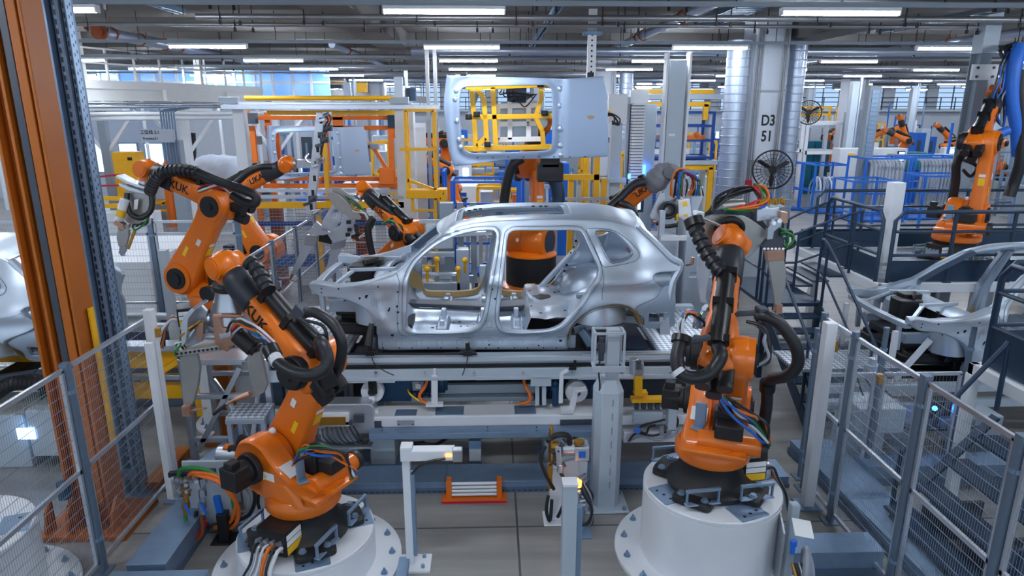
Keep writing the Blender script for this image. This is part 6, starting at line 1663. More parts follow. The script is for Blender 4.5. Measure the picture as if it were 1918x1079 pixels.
# ================================================================== fences, ducts, columns of the foreground
def fence_panel(root, a, b, z0, z1, rails=(0, .5, 1), dv=.026, dh=.105, wr=.0017, frame=.03):
    """welded mesh panel between two posts, part of a fence"""
    a, b = V((a[0], a[1], 0)), V((b[0], b[1], 0)); L = (b-a).length; t = (b-a)/L
    g = G()
    for k in rails: g.bar(a+Z*(z0+(z1-z0)*k), b+Z*(z0+(z1-z0)*k), frame, frame*1.3)
    for q in (a+t*.012, b-t*.012): g.bar(q+Z*z0, q+Z*z1, frame, frame)
    pf = ob('panel_frame', g, 'alu', root, sm=0)
    g = G(); n = int(L/dv)
    for i in range(1, n):
        p = a+t*(L*i/n); g.bar(p+Z*z0, p+Z*z1, wr*1.1, wr*1.1)
    m = int((z1-z0)/dh)
    for i in range(1, m):
        z = z0+(z1-z0)*i/m; g.bar(a+Z*z, b+Z*z, wr*2.4, wr*2.4)
    ob('wire_mesh', g, 'wire', pf, sm=0, kind='stuff')
def fence_post(root, x, y, z=2.1, w=.07, round_=False, clips=True):
    if round_: g = G().cyl((x, y, 0), (x, y, z), w/2, n=14)
    else: g = G().prism(rrect(w, w, .008, 2), (x, y, 0), (1, 0, 0), (0, 1, 0), z)
    p = ob('post', g, 'fence_post', root, sm=30)
    ob('base_plate', G().box((x, y, .008), (.16, .16, .016)), 'fence_post', p, sm=0)
    if clips:
        g = G()
        for zz in (.34, z-.28): g.cyl((x, y, zz), (x, y, zz+.035), w*.66, n=14)
        ob('clip', g, 'galv', p, sm=30, kind='stuff')
    return p
FL = thing('mesh_fence', 'grey wire mesh fence at the left front, before the orange column', 'fence', (-3.7, 5.0, 0), 'wire mesh fences')
ys = [2.6, 4.15, 5.55, 7.0]
for y in ys: fence_post(FL, -3.7, y, 2.1, .075)
for a, b in zip(ys, ys[1:]): fence_panel(FL, (-3.7, a+.05), (-3.7, b-.05), .12, 2.05)
FM = thing('mesh_fence', 'wire mesh fence receding left of the car nose, behind the opening', 'fence', (-3.7, 12, 0), 'wire mesh fences')
ys = [9.9, 11.2, 12.6, 14.0, 15.4]
for y in ys: fence_post(FM, -3.7, y, 2.08, .07)
for a, b in zip(ys, ys[1:]): fence_panel(FM, (-3.7, a+.05), (-3.7, b-.05), .12, 2.03, dv=.04)
FC = thing('mesh_fence', 'tall wire mesh fence across the left cell behind the folded robot', 'fence', (-5.6, 10.6, 0), 'wire mesh fences')
xs = [-8.2, -6.8, -5.35, -4.0]
for x in xs: fence_post(FC, x, 10.6, 2.55, .075)
for a, b in zip(xs, xs[1:]): fence_panel(FC, (a+.05, 10.6), (b-.05, 10.6), .1, 2.5, rails=(0, .45, .92, 1), dv=.045)
FR = thing('mesh_fence', 'grey wire mesh fence at the right front, before the dark stairs', 'fence', (3.55, 5.2, 0), 'wire mesh fences')
ys = [2.8, 3.98, 5.02, 6.12, 6.75]
for y in ys: fence_post(FR, 3.55, y, 2.12, .075, round_=y > 5.5)
for a, b in zip(ys, ys[1:]): fence_panel(FR, (3.55, a+.05), (3.55, b-.05), .12, 2.06)
FB = thing('mesh_fence', 'low wire mesh fence behind the right front fence, at the next cell', 'fence', (4.3, 7.6, 0), 'wire mesh fences')
xs = [3.62, 4.4, 5.4]
for x in xs: fence_post(FB, x, 7.0, 1.86, .06, True)
for a, b in zip(xs, xs[1:]): fence_panel(FB, (a+.05, 7.0), (b-.05, 7.0), .15, 1.3, rails=(0, 1), dv=.04)
# light curtain posts
def curtain(label, x, y, z, w, m='white_paint', second=None):
    T = thing('light_curtain_post', label, 'post', (x, y, 0), 'light curtain posts')
    ob('post', G().bb((x-w/2, y-w/2, .02), (x+w/2, y+w/2, z)), m, T, sm=0, bev=.005)
    ob('base_plate', G().box((x, y, .01), (w*2.2, w*2.2, .02)), 'galv', T, sm=0)
    if second: ob('sensor_bar', G().bb((x+second-.035, y-.16, .1), (x+second+.035, y-.09, z-.32)), 'chalk_white', T, sm=0, bev=.005)
    ob('connector', G().box((x+w/2+.02, y, z-.25), (.05, .05, .1)), 'brass', T, sm=0, bev=.006)
curtain('white light curtain post at the left fence end, beside the hose manifold', -3.55, 6.75, 2.22, .09, second=.02)
curtain('slim grey post in the left cell, before the cross fence', -4.62, 9.4, 2.3, .11, 'grey_paint')
curtain('white light curtain post at the far end of the right front fence', 3.44, 6.42, 2.12, .11)
# galvanised floor ducts
def duct(label, pts, w, h, name='floor_duct'):
    T = thing(name, label, 'cable duct', (pts[0][0], pts[0][1], 0), 'galvanised floor ducts')
    for a, b in zip(pts, pts[1:]):
        a, b = V(a), V(b); g = G()
        L = (b-a).length; n = max(1, round(L/1.2)); t = (b-a)/L
        for i in range(n): g.bar(a+t*(L*i/n+.004)+Z*(h-.008), a+t*(L*(i+1)/n-.004)+Z*(h-.008), w, .016)
        ob('cover', g, 'galv', T, sm=0, bev=.003)
        ob('side', G().bar(a+Z*(h*.55), b+Z*(h*.55), w-.02, h*.75), 'galv', T, sm=0)
        s = G(); x, u, tt = frame_of(b-a)
        for sd in (-1, 1): s.bar(a+x*(sd*w/2)+Z*.04, b+x*(sd*w/2)+Z*.04, .03, .08)
        ob('foot_rail', s, 'galv_dark', T, sm=0)
    return T
duct('galvanised floor duct running back along the left front fence', [(-3.15, 5.3, 0), (-3.15, 8.4, 0)], .36, .25)
duct('galvanised floor duct crossing the bottom left corner of the view', [(-3.4, 5.04, 0), (-2.55, 5.04, 0)], .36, .25)
duct('galvanised floor duct running back along the right front fence', [(4.2, 3.6, 0), (4.0, 7.6, 0)], .52, .18)
duct('short galvanised floor duct right of the tall barrel', [(2.75, 5.42, 0), (3.62, 5.42, 0)], .3, .26)
duct('galvanised floor duct going right behind the right fence', [(4.3, 6.95, 0), (6.6, 6.95, 0)], .3, .24)
# orange column and grey perforated column at the left edge
OC = thing('crane_column', 'big orange steel column with a dark cable channel at the left edge', 'column', (-4.15, 6.35, 0))
g = G()
g.bb((-4.36, 6.2, 0), (-4.33, 6.5, CEIL-.8)); g.bb((-3.98, 6.2, 0), (-3.95, 6.5, CEIL-.8)); g.bb((-4.33, 6.3, 0), (-3.98, 6.33, CEIL-.8))
g.bb((-4.25, 6.22, .5), (-4.22, 6.3, CEIL-.8)); g.bb((-4.08, 6.2, .3), (-4.0, 6.3, CEIL-.9))
ob('flanged_shaft', g, 'orange_column', OC, sm=0, bev=.006)
ob('cable_channel', G().bb((-4.18, 6.24, .3), (-4.11, 6.30, CEIL-.8)), 'dark_grey', OC, sm=0, bev=.006)
ob('foot_plate', G().bb((-4.62, 6.0, 0), (-3.72, 6.7, .06)), 'orange_column', OC, sm=0, bev=.008)
for x in (-4.5, -4.28, -4.05, -3.84): ob('gusset', G().prism([(0, 0), (.16, 0), (.12, .22), (0, .34)], (x-.01, 6.2, .06), (0, -1, 0), (0, 0, 1), .025), 'orange_column', OC, sm=0)
for x in (-4.54, -3.8): ob('gusset', G().prism([(0, 0), (.14, 0), (.1, .16), (0, .24)] if x > -4 else [(0, 0), (-.14, 0), (-.1, .16), (0, .24)], (-3.95 if x > -4 else -4.36, 6.35, .06), (1, 0, 0), (0, 0, 1), .03), 'orange_column', OC, sm=0)
ob('jack_motor', G().cyl((-4.3, 6.1, .45), (-4.3, 6.1, .62), .06, n=14), 'blue_motor', OC)
ob('yellow_strip', G().bb((-3.93, 6.36, .9), (-3.912, 6.44, 2.35)), 'yellow', OC, sm=0)
GC = thing('perforated_column', 'grey perforated steel column just right of the orange column', 'column', (-4.13, 7.0, 0))
g = G()
for x0, x1, y0, y1 in ((-4.34, -4.29, 6.86, 7.0), (-4.27, -4.20, 6.90, 7.0), (-4.18, -4.15, 6.86, 7.0), (-4.13, -4.08, 6.92, 7.0), (-4.06, -4.03, 6.86, 7.0), (-4.01, -3.985, 6.88, 7.0), (-4.0, -3.975, 6.88, 6.98)): g.bb((x0, y0, 0), (x1, y1, CEIL-.8))
ob('profile', g, 'galv', GC, sm=0, bev=.004)
ob('inner_channel', G().bb((-4.34, 6.97, 0), (-3.98, 7.02, CEIL-.8)), 'galv_dark', GC, sm=0)
g = G(); z = .2
while z < CEIL-.9:
    g.bb((-4.245, 6.897, z), (-4.225, 6.9005, z+.035)); g.bb((-4.115, 6.917, z+.03), (-4.095, 6.9205, z+.08)); g.bb((-4.001, 6.877, z), (-3.99, 6.8805, z+.05))
    g.bb((-3.9755, 6.91, z), (-3.974, 6.925, z+.03)); g.bb((-3.9755, 6.95, z+.03), (-3.974, 6.965, z+.06)); z += .085
ob('perforation', g, 'navy', GC, sm=0, kind='stuff')
ob('foot_bracket', G().bb((-4.2, 6.75, .25), (-4.0, 6.86, .33)).bb((-4.4, 6.8, 0), (-3.9, 7.2, .02)), 'galv', GC, sm=0, bev=.006)
# ---- left cell: second car body, yellow carriers, base blocks
def simple_car(root_label, ox, oy, oz, rz, keep, far=False):
    """another bare body of the same type: copies of the body parts already built"""
    t = thing('car_body', root_label, 'car body', (ox, oy, oz), None, rz)
    for ch in list(CAR.children):
        if keep(stem_(ch.name)): copy_tree(ch, parent=t)
    return t
def stem_(n): return n.split('.')[0]
allp = lambda n: True
LC = simple_car('silver car body tail at the left edge, half hidden by the orange column', -7.35, 8.56, 1.06, 0, lambda n: True)
RC = simple_car('silver car body front end right of the stairs, below the railed platform', 7.55, 8.86, .80, 0, lambda n: n not in ('roof_skin', 'sunroof_frame', 'roof_bow'))
SK = thing('body_carrier', 'yellow and black carrier under the car body at the left edge', 'carrier', (-6, 8, 0))
ob('carrier_beam', G().bb((-7.6, 7.9, .83), (-5.36, 8.06, 1.0)).bb((-7.6, 8.9, .83), (-5.36, 9.06, 1.0)), 'yellow', SK, sm=0, bev=.01)
ob('cross_beam', G().bb((-6.6, 7.9, .7), (-6.35, 9.1, .83)).bb((-5.65, 7.9, .7), (-5.45, 9.1, .83)), 'motor_black', SK, sm=0, bev=.01)
ob('carrier_arm', G().bar((-6.8, 7.6, 1.0), (-5.4, 7.6, 1.2), .1, .06).bar((-5.4, 7.6, 1.2), (-5.0, 7.6, 1.04), .1, .06), 'dark_grey', SK, sm=0, bev=.01)
ob('energy_chain', hose(G(), [(-5.9, 7.5, .95), (-5.6, 7.45, 1.12), (-5.2, 7.45, 1.1), (-5.0, 7.5, .95)], .09, 10, 8, .015, .05), 'motor_black', SK)
ob('white_base', G().bb((-6.6, 7.5, 0), (-5.6, 8.2, .7)).bb((-5.5, 7.4, .2), (-4.9, 8.0, .8)), 'grey_paint', SK, sm=0, bev=.02)
ob('lamp_panel', G().bb((-5.62, 7.38, .44), (-5.42, 7.40, .58)), 'screen', SK, sm=0)
YL = thing('yellow_lift', 'yellow lifting frame behind the left fence, beside the white post', 'lift', (-4.6, 9.3, 0))
ob('beam', G().bb((-5.3, 8.9, .72), (-3.9, 9.1, .96)).bb((-5.3, 8.8, .30), (-3.95, 8.95, .5)), 'yellow', YL, sm=0, bev=.01)
ob('strut', G().bar((-4.9, 8.8, .5), (-4.2, 8.85, .94), .1, .08), 'yellow', YL, sm=0, bev=.01)
ob('top_rail', G().bb((-5.4, 8.75, 1.02), (-3.8, 9.0, 1.1)).bb((-5.4, 8.7, .62), (-3.8, 8.8, .69)), 'alu', YL, sm=0, bev=.006)
ob('leg', G().bb((-5.2, 8.85, 0), (-5.08, 8.97, .3)).bb((-4.2, 8.85, 0), (-4.08, 8.97, .3)), 'yellow', YL, sm=0, bev=.006)
OCB = thing('orange_stand', 'orange steel stand seen through the mesh behind the white post', 'stand', (-3.5, 8.3, 0))
ob('upright', G().bb((-3.58, 8.1, .05), (-3.38, 8.28, 1.25)), 'orange_column', OCB, sm=0, bev=.01)
ob('foot_plate', G().bb((-3.72, 7.95, 0), (-3.24, 8.4, .05)), 'orange_column', OCB, sm=0, bev=.006)
# rails and dark platform between the left cells
CP = thing('conveyor_platform', 'long pale conveyor platform behind the left robots', 'machine', (-4.4, 9.85, 0))
ob('deck', G().bb((-6.0, 9.25, .60), (-2.85, 9.95, .68)), 'alu', CP, sm=0, bev=.01)
for z, y in ((1.12, 10.05), (.98, 10.0)): ob('rail_tube', G().cyl((-6.2, y, z), (-2.0, y, z), .06, n=12), 'alu', CP)
ob('plinth', G().bb((-6.0, 9.95, 0), (-2.85, 10.15, .9)), 'navy', CP, sm=0)
ob('side_skirt', G().bb((-6.0, 9.2, 0), (-2.85, 9.26, .6)), 'galv', CP, sm=0)
ob('handle', hose(G(), [(-4.9, 9.3, .70), (-4.9, 9.3, .8), (-4.88, 9.3, .83), (-4.7, 9.3, .83), (-4.66, 9.3, .8), (-4.66, 9.3, .7)], .015), 'black', CP)
ob('black_arm', G().bar((-4.55, 9.7, 1.30), (-3.9, 9.6, 1.42), .14, .1), 'motor_black', CP, sm=0, bev=.03)
ob('end_box', G().bb((-3.5, 9.9, .7), (-3.2, 10.12, .95)), 'galv', CP, sm=0, bev=.01)
OG = thing('orange_skid_foot', 'flat orange steel foot on the floor behind the left fence', 'stand', (-4.1, 7.4, 0))
ob('plate', G().bb((-4.0, 6.95, 0.0), (-3.82, 7.8, .10)), 'orange_column', OG, sm=0, bev=.01)
# ================================================================== middle ground
def frame(name, label, cat, loc, group=None): return thing(name, label, cat, loc, group)
def boxes(name, bs, m, parent, bev=.005, label=None):
    g = G()
    for lo, hi in bs: g.bb(lo, hi)
    return ob(name, g, m, parent, sm=0, bev=bev, label=label)
def bars(name, bs, w, m, parent, h=None, bev=0):
    g = G()
    for a, b in bs: g.bar(a, b, w, h)
    return ob(name, g, m, parent, sm=0, bev=bev)
def railing(name, label, pts, h=1.1, r=.03, m='navy', kick=.28, mids=2, step=1.0, kickm='navy', group='platform railings', cat='railing', curl=True):
    """tube railing along a polyline of floor points"""
    T = thing(name, label, cat, pts[0], group)
    pts = [V(p) for p in pts]; u = V((0, 0, h))
    top = [pts[0]] + [pts[0]+u*.88] + [pts[0]+u+(pts[1]-pts[0]).normalized()*.12] if curl else [pts[0], pts[0]+u]
    for i in range(1, len(pts)-1): top.append(pts[i]+u)
    top += ([pts[-1]+u-(pts[-1]-pts[-2]).normalized()*.12, pts[-1]+u*.88, pts[-1]] if curl else [pts[-1]+u, pts[-1]])
    ob('handrail', G().tube(top, r, 10), m, T, sm=50)
    g = G()
    for k in range(1, mids+1):
        for a, b in zip(pts, pts[1:]): g.cyl(a+u*(k/(mids+1)+.06), b+u*(k/(mids+1)+.06), r*.8, n=8)
    ob('mid_rail', g, m, T)
    for a, b in zip(pts, pts[1:]):
        L = (b-a).length; n = max(1, round(L/step))
        for i in range(1, n+1 if b is not pts[-1] else n):
            p = a+(b-a)*(i/n); ob('post', G().cyl(p, p+u, r, n=10).box(p+V((0, 0, .006)), (.12, .1, .012)), m, T)
        if kick: ob('kick_plate', G().bar(a+V((0, 0, kick/2+.01)), b+V((0, 0, kick/2+.01)), .012, kick), kickm, T, sm=0)
    return T
# ---- orange frame with its roof panel, between white columns
GA = frame('portal_gantry', 'pale portal frame with a long alu beam left of the held roof panel', 'portal', (-3.5, 15, 0))
boxes('column', [((-5.60, 15.2, 0), (-5.36, 15.45, 4.22)), ((-2.08, 15.0, 0), (-1.68, 15.4, 4.2))], 'white_paint', GA, .01)
boxes('cross_beam', [((-5.7, 14.85, 4.18), (-1.1, 15.02, 4.28)), ((-5.7, 15.02, 4.24), (-1.7, 15.2, 4.34))], 'alu', GA, .01)
boxes('corner_block', [((-5.75, 14.9, 4.3), (-5.4, 15.2, 4.44)), ((-2.15, 14.9, 4.3), (-1.75, 15.2, 4.44))], 'grey_paint', GA, .01)
ob('drive_motor', G().cyl((-1.72, 15.1, 4.36), (-1.72, 15.1, 4.62), .12, n=16), 'navy', GA)
ob('yellow_tube', G().cyl((-5.36, 15.4, 4.42), (-2.1, 15.4, 4.42), .05, n=12), 'yellow', GA)
boxes('yellow_header', [((-4.95, 15.5, 4.06), (-1.9, 15.62, 4.16)), ((-3.80, 15.5, 2.0), (-3.70, 15.62, 4.06))], 'yellow', GA)
bars('low_rail', [((-5.9, 15.1, 2.46), (-1.95, 15.1, 2.42)), ((-5.9, 15.0, 2.33), (-1.95, 15.0, 2.30))], .075, 'alu', GA)
boxes('yellow_rail', [((-5.9, 15.0, 2.06), (-1.95, 15.12, 2.2)), ((-3.95, 15.05, .2), (-3.83, 15.15, 2.1)), ((-2.2, 15.05, .2), (-2.08, 15.15, 2.1))], 'yellow', GA)
bars('guide_pipe', [((-1.48, 16.5, 0), (-1.48, 16.5, 5.7)), ((-1.3, 16.5, 0), (-1.3, 16.5, 5.7))], .08, 'pipe', GA)
boxes('side_panel', [((-1.7, 15.3, 1.0), (-1.45, 15.36, 3.9))], 'alu', GA)
ORK = frame('rack_frame', 'orange steel rack holding an upright silver roof panel behind the gantry', 'rack', (-4.2, 17.2, 0))
bars('beam', [((-5.7, 17.0, 3.98), (-2.2, 17.0, 3.98)), ((-5.5, 17.0, 3.74), (-2.2, 17.0, 3.74)), ((-5.6, 17.0, 2.52), (-2.2, 17.0, 2.5)), ((-5.6, 16.8, 2.36), (-2.2, 16.8, 2.36))], .10, 'orange_rack', ORK)
bars('upright', [((-5.45, 17.1, 0), (-5.45, 17.1, 4.1)), ((-2.45, 16.9, 2.2), (-2.45, 16.9, 3.8)), ((-2.2, 17.3, 0), (-2.2, 17.3, 4.0)), ((-4.1, 17.2, 2.5), (-4.1, 17.2, 3.9)), ((-5.3, 17.2, 2.5), (-5.3, 17.2, 3.7))], .13, 'orange_rack', ORK)
bars('strut', [((-2.9, 16.9, 3.3), (-2.5, 16.9, 2.6)), ((-2.8, 17.0, 2.5), (-2.2, 17.0, 2.1))], .09, 'orange_rack', ORK)
boxes('bracket', [((-2.5, 16.85, 3.5), (-2.2, 17.1, 3.75)), ((-3.85, 16.95, 3.74), (-3.6, 17.0, 4.0)), ((-2.75, 16.7, 2.4), (-2.4, 17, 2.8)), ((-4.4, 16.75, 2.42), (-4.2, 16.9, 2.56))], 'orange_rack', ORK)
boxes('clamp', [((-5.95, 16.8, 3.35), (-5.6, 17.0, 3.55)), ((-2.95, 16.8, 3.24), (-2.75, 17.0, 3.36))], 'mid_grey', ORK)
boxes('motor_box', [((-2.5, 16.8, 3.75), (-2.2, 17.1, 4.1))], 'navy', ORK)
P2 = copy_tree(HR, loc=(-4.18, 16.6, 2.55), label='silver roof panel standing upright in the orange rack behind the gantry')
OPOST = frame('signal_post', 'orange post with a black box left of the orange rack', 'post', (-5.7, 16.6, 0))
boxes('post', [((-5.72, 16.5, 0), (-5.6, 16.6, 3.8))], 'orange_rack', OPOST); boxes('black_box', [((-5.92, 16.35, 3.85), (-5.5, 16.55, 4.1))], 'dark_grey', OPOST)
ob('beacon', G().cyl((-5.7, 16.45, 4.1), (-5.7, 16.45, 4.18), .05, n=12), 'orange', OPOST)
YM = thing('mesh_guard', 'yellow framed mesh guard below the orange rack', 'guard', (-4.2, 15.7, 0), 'mesh guards')
fence_panel(YM, (-5.7, 15.7), (-2.2, 15.7), .3, 2.0, dv=.075, dh=.075, wr=.004)
for i, (x, c) in enumerate(((-5.3, 'rust'), (-4.7, 'white_paint'), (-4.45, 'white_paint'), (-3.3, 'rust'), (-2.8, 'white_paint'))):
    ob('tool_trunk', G().bb((x, 16.1, 0), (x+.25, 16.4, 2.0)), c, sm=0, bev=.01, cat='machine', group='tool trunks behind the guard', label='%s tool trunk behind the yellow mesh guard, %s from the left' % ('brown' if c == 'rust' else 'white', ORD[i]))
ob('blue_crossbar', G().bb((-5.8, 16.0, 1.5), (-2.2, 16.06, 1.6)).bb((-5.8, 16.0, .5), (-2.2, 16.06, .8)), 'blue_deep', sm=0, cat='beam', label='blue crossbars behind the yellow mesh guard')
# ---- yellow ladder platform
YL2 = frame('ladder_platform', 'yellow maintenance ladder with cage and step platform beside the white portal column', 'ladder', (-1.4, 14, 0))
x0, x1, y0, y1 = -1.70, -1.14, 13.8, 14.1
bars('cage', [((x0, y0, 2.55), (x0, y0, 4.17)), ((x1, y0, 2.4), (x1, y0, 4.17)), ((x0, y0, 4.17), (x1, y0, 4.17)), ((x0, y1, 2.55), (x0, y1, 4.17)), ((x1, y1, 2.55), (x1, y1, 4.17)), ((x0, y1, 4.17), (x0, y0, 4.17)), ((x1, y1, 4.17), (x1, y0, 4.17)), ((x0-.12, y0-.1, 3.42), (x1+.02, y0-.1, 3.42)), ((x0, y0-.1, 3.42), (x0, y1, 3.5)), ((x1, y0-.1, 3.42), (x1, y1, 3.5)), ((x0, y0, 2.8), (x1, y0, 2.6))], .06, 'yellow', YL2)
boxes('platform', [((x0-.04, y0-.1, 2.44), (x1+.06, y1, 2.60)), ((x1+.05, y0-.12, 2.36), (x1+.22, y1, 2.62))], 'yellow', YL2)
bars('stile', [((x0+.08, y0, 2.16), (x0+.08, y0, 2.5)), ((x1-.02, y0, 0), (x1-.02, y0, 2.5)), ((x0+.1, y0, 0), (x0+.1, y0, 1.2))], .06, 'yellow', YL2)
bars('rung', [((x0+.08, y0, z), (x1-.02, y0, z)) for z in (2.18, 1.9, 1.6, 1.3, 1.0, .7)], .045, 'yellow', YL2)
boxes('bolt_plate', [((x1+.09, y0-.13, 2.42), (x1+.11, y0-.12, 2.46)), ((x1+.15, y0-.13, 2.52), (x1+.17, y0-.12, 2.56))], 'ink', YL2, 0)
# ---- fencing and grey rails behind the car
for i, (xa, xb, y, z, lab) in enumerate(((-1.0, .5, 14.6, 2.05, 'grey guard rail left of the drum robot, above the car roof'), (1.3, 3.2, 14.6, 2.3, 'grey guard rail right of the drum robot, above the car roof'))):
    T = thing('guard_rail', lab, 'railing', (xa, y, 0), 'grey guard rails')
    bars('rail', [((xa, y, z), (xb, y, z)), ((xa, y, z*.78), (xb, y, z*.78))], .06, 'alu', T)
    for x in (xa+.1, (xa+xb)/2, xb-.05): ob('post', G().bb((x-.04, y-.04, 0), (x+.04, y+.04, z)), 'alu', T, sm=0)
# blue cages with parts
def cage(label, x, y, z, w, d, h, m='blue', shelves=(.5,), fill=None, group='blue steel cages'):
    T = thing('steel_cage', label, 'rack', (x, y, z), group)
    g = [((x+a*w/2, y+b*d/2, z), (x+a*w/2, y+b*d/2, z+h)) for a in (-1, 1) for b in (-1, 1)]
    for p, q in g: ob('upright', G().bar(p, q, .07), m, T, sm=0)
    hs = [0.06]+[s*h for s in shelves]+[h-.03]
    rails = []
    for hh in hs:
        for b in (-1, 1): rails.append(((x-w/2, y+b*d/2, z+hh), (x+w/2, y+b*d/2, z+hh)))
        for a in (-1, 1): rails.append(((x+a*w/2, y-d/2, z+hh), (x+a*w/2, y+d/2, z+hh)))
    bars('rail', rails, .06, m, T)
    ob('base', G().bb((x-w/2, y-d/2, z+.02), (x+w/2, y+d/2, z+.07)), m, T, sm=0)
    return T
rnd = random.Random(3)
def fillers(x, y, z, w, d, h, n, where):
    """loose sheet parts standing in a cage"""
    for i in range(n):
        xx = x-w*.38+w*.76*(i+.5)/n; zz = z+.1
        g = G(); k = rnd.random()
        pts = [V((xx+.06*rnd.uniform(-1, 1), y-d*.3, zz)), V((xx, y-d*.28, zz+h*.55)), V((xx+.08*rnd.uniform(-1, 1), y+d*.0, zz+h*.72)), V((xx, y+d*.28, zz+h*.5)), V((xx, y+d*.3, zz))]
        g.tube(spline(pts, 5), .03+.02*k, 6)
        ob('pressed_part', g, ['bodysteel_dull', 'chalk_white', 'bodysteel'][i % 3], sm=50, cat='part', group='pressed parts in '+where, label='curved silver pressed part, %s of those in %s' % (ORD[i % 15], where))
cage('tall blue cage left of the drum robot, with white parts inside', -.15, 17.5, 0, 1.7, 1.1, 2.45, shelves=(.35, .7))
fillers(-.15, 17.5, .1, 1.6, 1.0, 1.6, 5, 'the blue cage left of the drum robot')
cage('blue cage behind the yellow ladder', -1.9, 19.5, 0, 1.1, 1.1, 2.5, shelves=(.4, .75))
ob('blue_bin', G().prism(rrect(.9, .7, .1), (-1.35, 16.9, .9), (1, 0, 0), (0, 1, 0), .7), 'blue', sm=30, cat='bin', label='rounded blue bin behind the yellow ladder rungs')
ob('white_table', G().bb((-.9, 16.2, 1.2), (.5, 16.6, 1.35)).bb((-.8, 16.3, 0), (-.7, 16.4, 1.2)).bb((.3, 16.3, 0), (.4, 16.4, 1.2)), 'white_paint', sm=0, cat='table', label='white low bench in front of the blue cage above the car roof')
# gripper fixture on far side, seen through the front doorway
FX = frame('clamp_fixture', 'silver clamp fixture with four yellow knobs, seen through the front doorway', 'machine', (-.9, 10.6, 0))
boxes('base_post', [((-.55, 10.5, 0), (-.38, 10.7, 2.05)), ((-1.35, 10.5, 0), (-1.25, 10.6, 1.5)), ((-.2, 10.4, .0), (-.1, 10.5, 1.8))], 'grey_paint', FX, .01)
boxes('cross_slide', [((-1.5, 10.3, 1.62), (-.4, 10.42, 1.70)), ((-1.3, 10.2, 1.42), (-.5, 10.4, 1.58)), ((-1.55, 10.3, 1.26), (-.3, 10.5, 1.36)), ((-1.2, 10.5, 1.92), (-.6, 10.6, 2.0)), ((-.56, 10.2, 1.1), (-.36, 10.3, 2.1))], 'alu', FX, .008)
g = G()
for i in range(14): g.box((-1.5+.09*i, 10.28, 1.32+.3*(i % 3)), (.07, .06, .12))
ob('clamp_block', g, 'steel', FX, sm=0, bev=.005, kind='stuff')
g = G()
for i in range(10): g.box((-1.42+.13*i, 10.25, 1.3+.22*(i % 2)), (.05, .08, .1))
ob('rubber_stop', g, 'motor_black', FX, sm=0, bev=.005, kind='stuff')
for a, b in ((800,504),(818,486),(858,504),(871,488)):
    c = atY(a, b, 10.2); ob('yellow_knob', G().sph(c, .05, 12, 8).cyl(c, c+V((0, 0, -.2)), .02, n=8), 'yellow', FX)
for i in range(3): bars('fixture_mast', [((-.75+.22*i, 11.2, 0), (-.75+.22*i, 11.2, 2.7))], .1 if i else .22, 'mid_grey', FX)
bars('fixture_arm', [((-1.2, 11.1, 2.4), (-.2, 11.1, 2.4)), ((-.9, 11.1, 2.15), (-.1, 11.1, 2.2))], .06, 'alu', FX)
boxes('control_box', [((-1.1, 11.0, 1.95), (-.65, 11.2, 2.35))], 'grey_paint', FX, .015)
# ---- right of the roof panel: lift gates, cable chain, blue rack on white shelf
LG = frame('lift_gate', 'pale double lift gate with cable chain right of the held roof panel', 'gate', (3.0, 15.3, 0))
boxes('column', [((2.66, 15.2, 0), (2.9, 15.5, 4.35)), ((3.45, 15.6, 0), (3.75, 15.9, 4.3))], 'grey_paint', LG, .01)
boxes('top_plate', [((2.55, 15.0, 3.9), (2.95, 15.2, 4.5)), ((2.9, 15.5, 4.3), (3.5, 15.7, 4.45)), ((3.1, 15.4, 4.3), (3.5, 15.6, 4.6))], 'white_paint', LG, .01)
g = G()
for i in range(52): g.bb((3.12, 15.2, .9+.066*i), (3.4, 15.4, .9+.066*i+.05))
ob('cable_chain', g, 'white_paint', LG, sm=0, kind='stuff')
boxes('chain_duct', [((3.1, 15.42, .5), (3.42, 15.5, 4.3))], 'dark_grey', LG)
bars('yellow_frame', [((2.3, 14.8, 2.2), (2.3, 14.8, 4.1)), ((1.1, 14.8, 2.75), (2.35, 14.8, 2.75)), ((2.3, 14.8, 4.1), (2.55, 14.8, 4.1)), ((1.75, 14.9, .2), (1.75, 14.9, 2.75)), ((2.5, 15.0, .2), (2.5, 15.0, 2.7))], .12, 'yellow', LG)
boxes('cross_shelf', [((2.2, 15.0, 2.6), (3.0, 15.2, 2.7)), ((1.9, 15.0, .3), (2.0, 15.1, 2.7))], 'grey_paint', LG)
ob('screen', G().bb((3.05, 14.9, 1.95), (3.4, 14.95, 2.3)), 'navy', LG, sm=0, bev=.01)
ob('screen_glass', G().bb((3.1, 14.88, 2.02), (3.32, 14.9, 2.25)), 'screen', LG, sm=0)
ob('status_light', G().cyl((3.05, 14.95, 2.7), (3.05, 14.95, 2.8), .03, n=8), 'blue_led', LG)
ob('status_light', G().cyl((3.5, 15.5, 2.75), (3.5, 15.5, 2.95), .03, n=8), 'blue_led', LG)
WSF = frame('storage_shelf', 'white steel shelf with yellow frames holding a blue rack by the tall pole', 'shelf', (4.9, 18.4, 0))
boxes('shelf_deck', [((3.8, 17.9, 2.75), (6.0, 19.17, 2.86)), ((3.7, 17.9, 4.42), (6.1, 19.17, 4.55))], 'grey_paint', WSF)
boxes('upright', [((3.75, 19.02, 0), (3.9, 19.17, 4.5)), ((5.9, 19.02, 0), (6.05, 19.17, 4.5))], 'grey_paint', WSF)
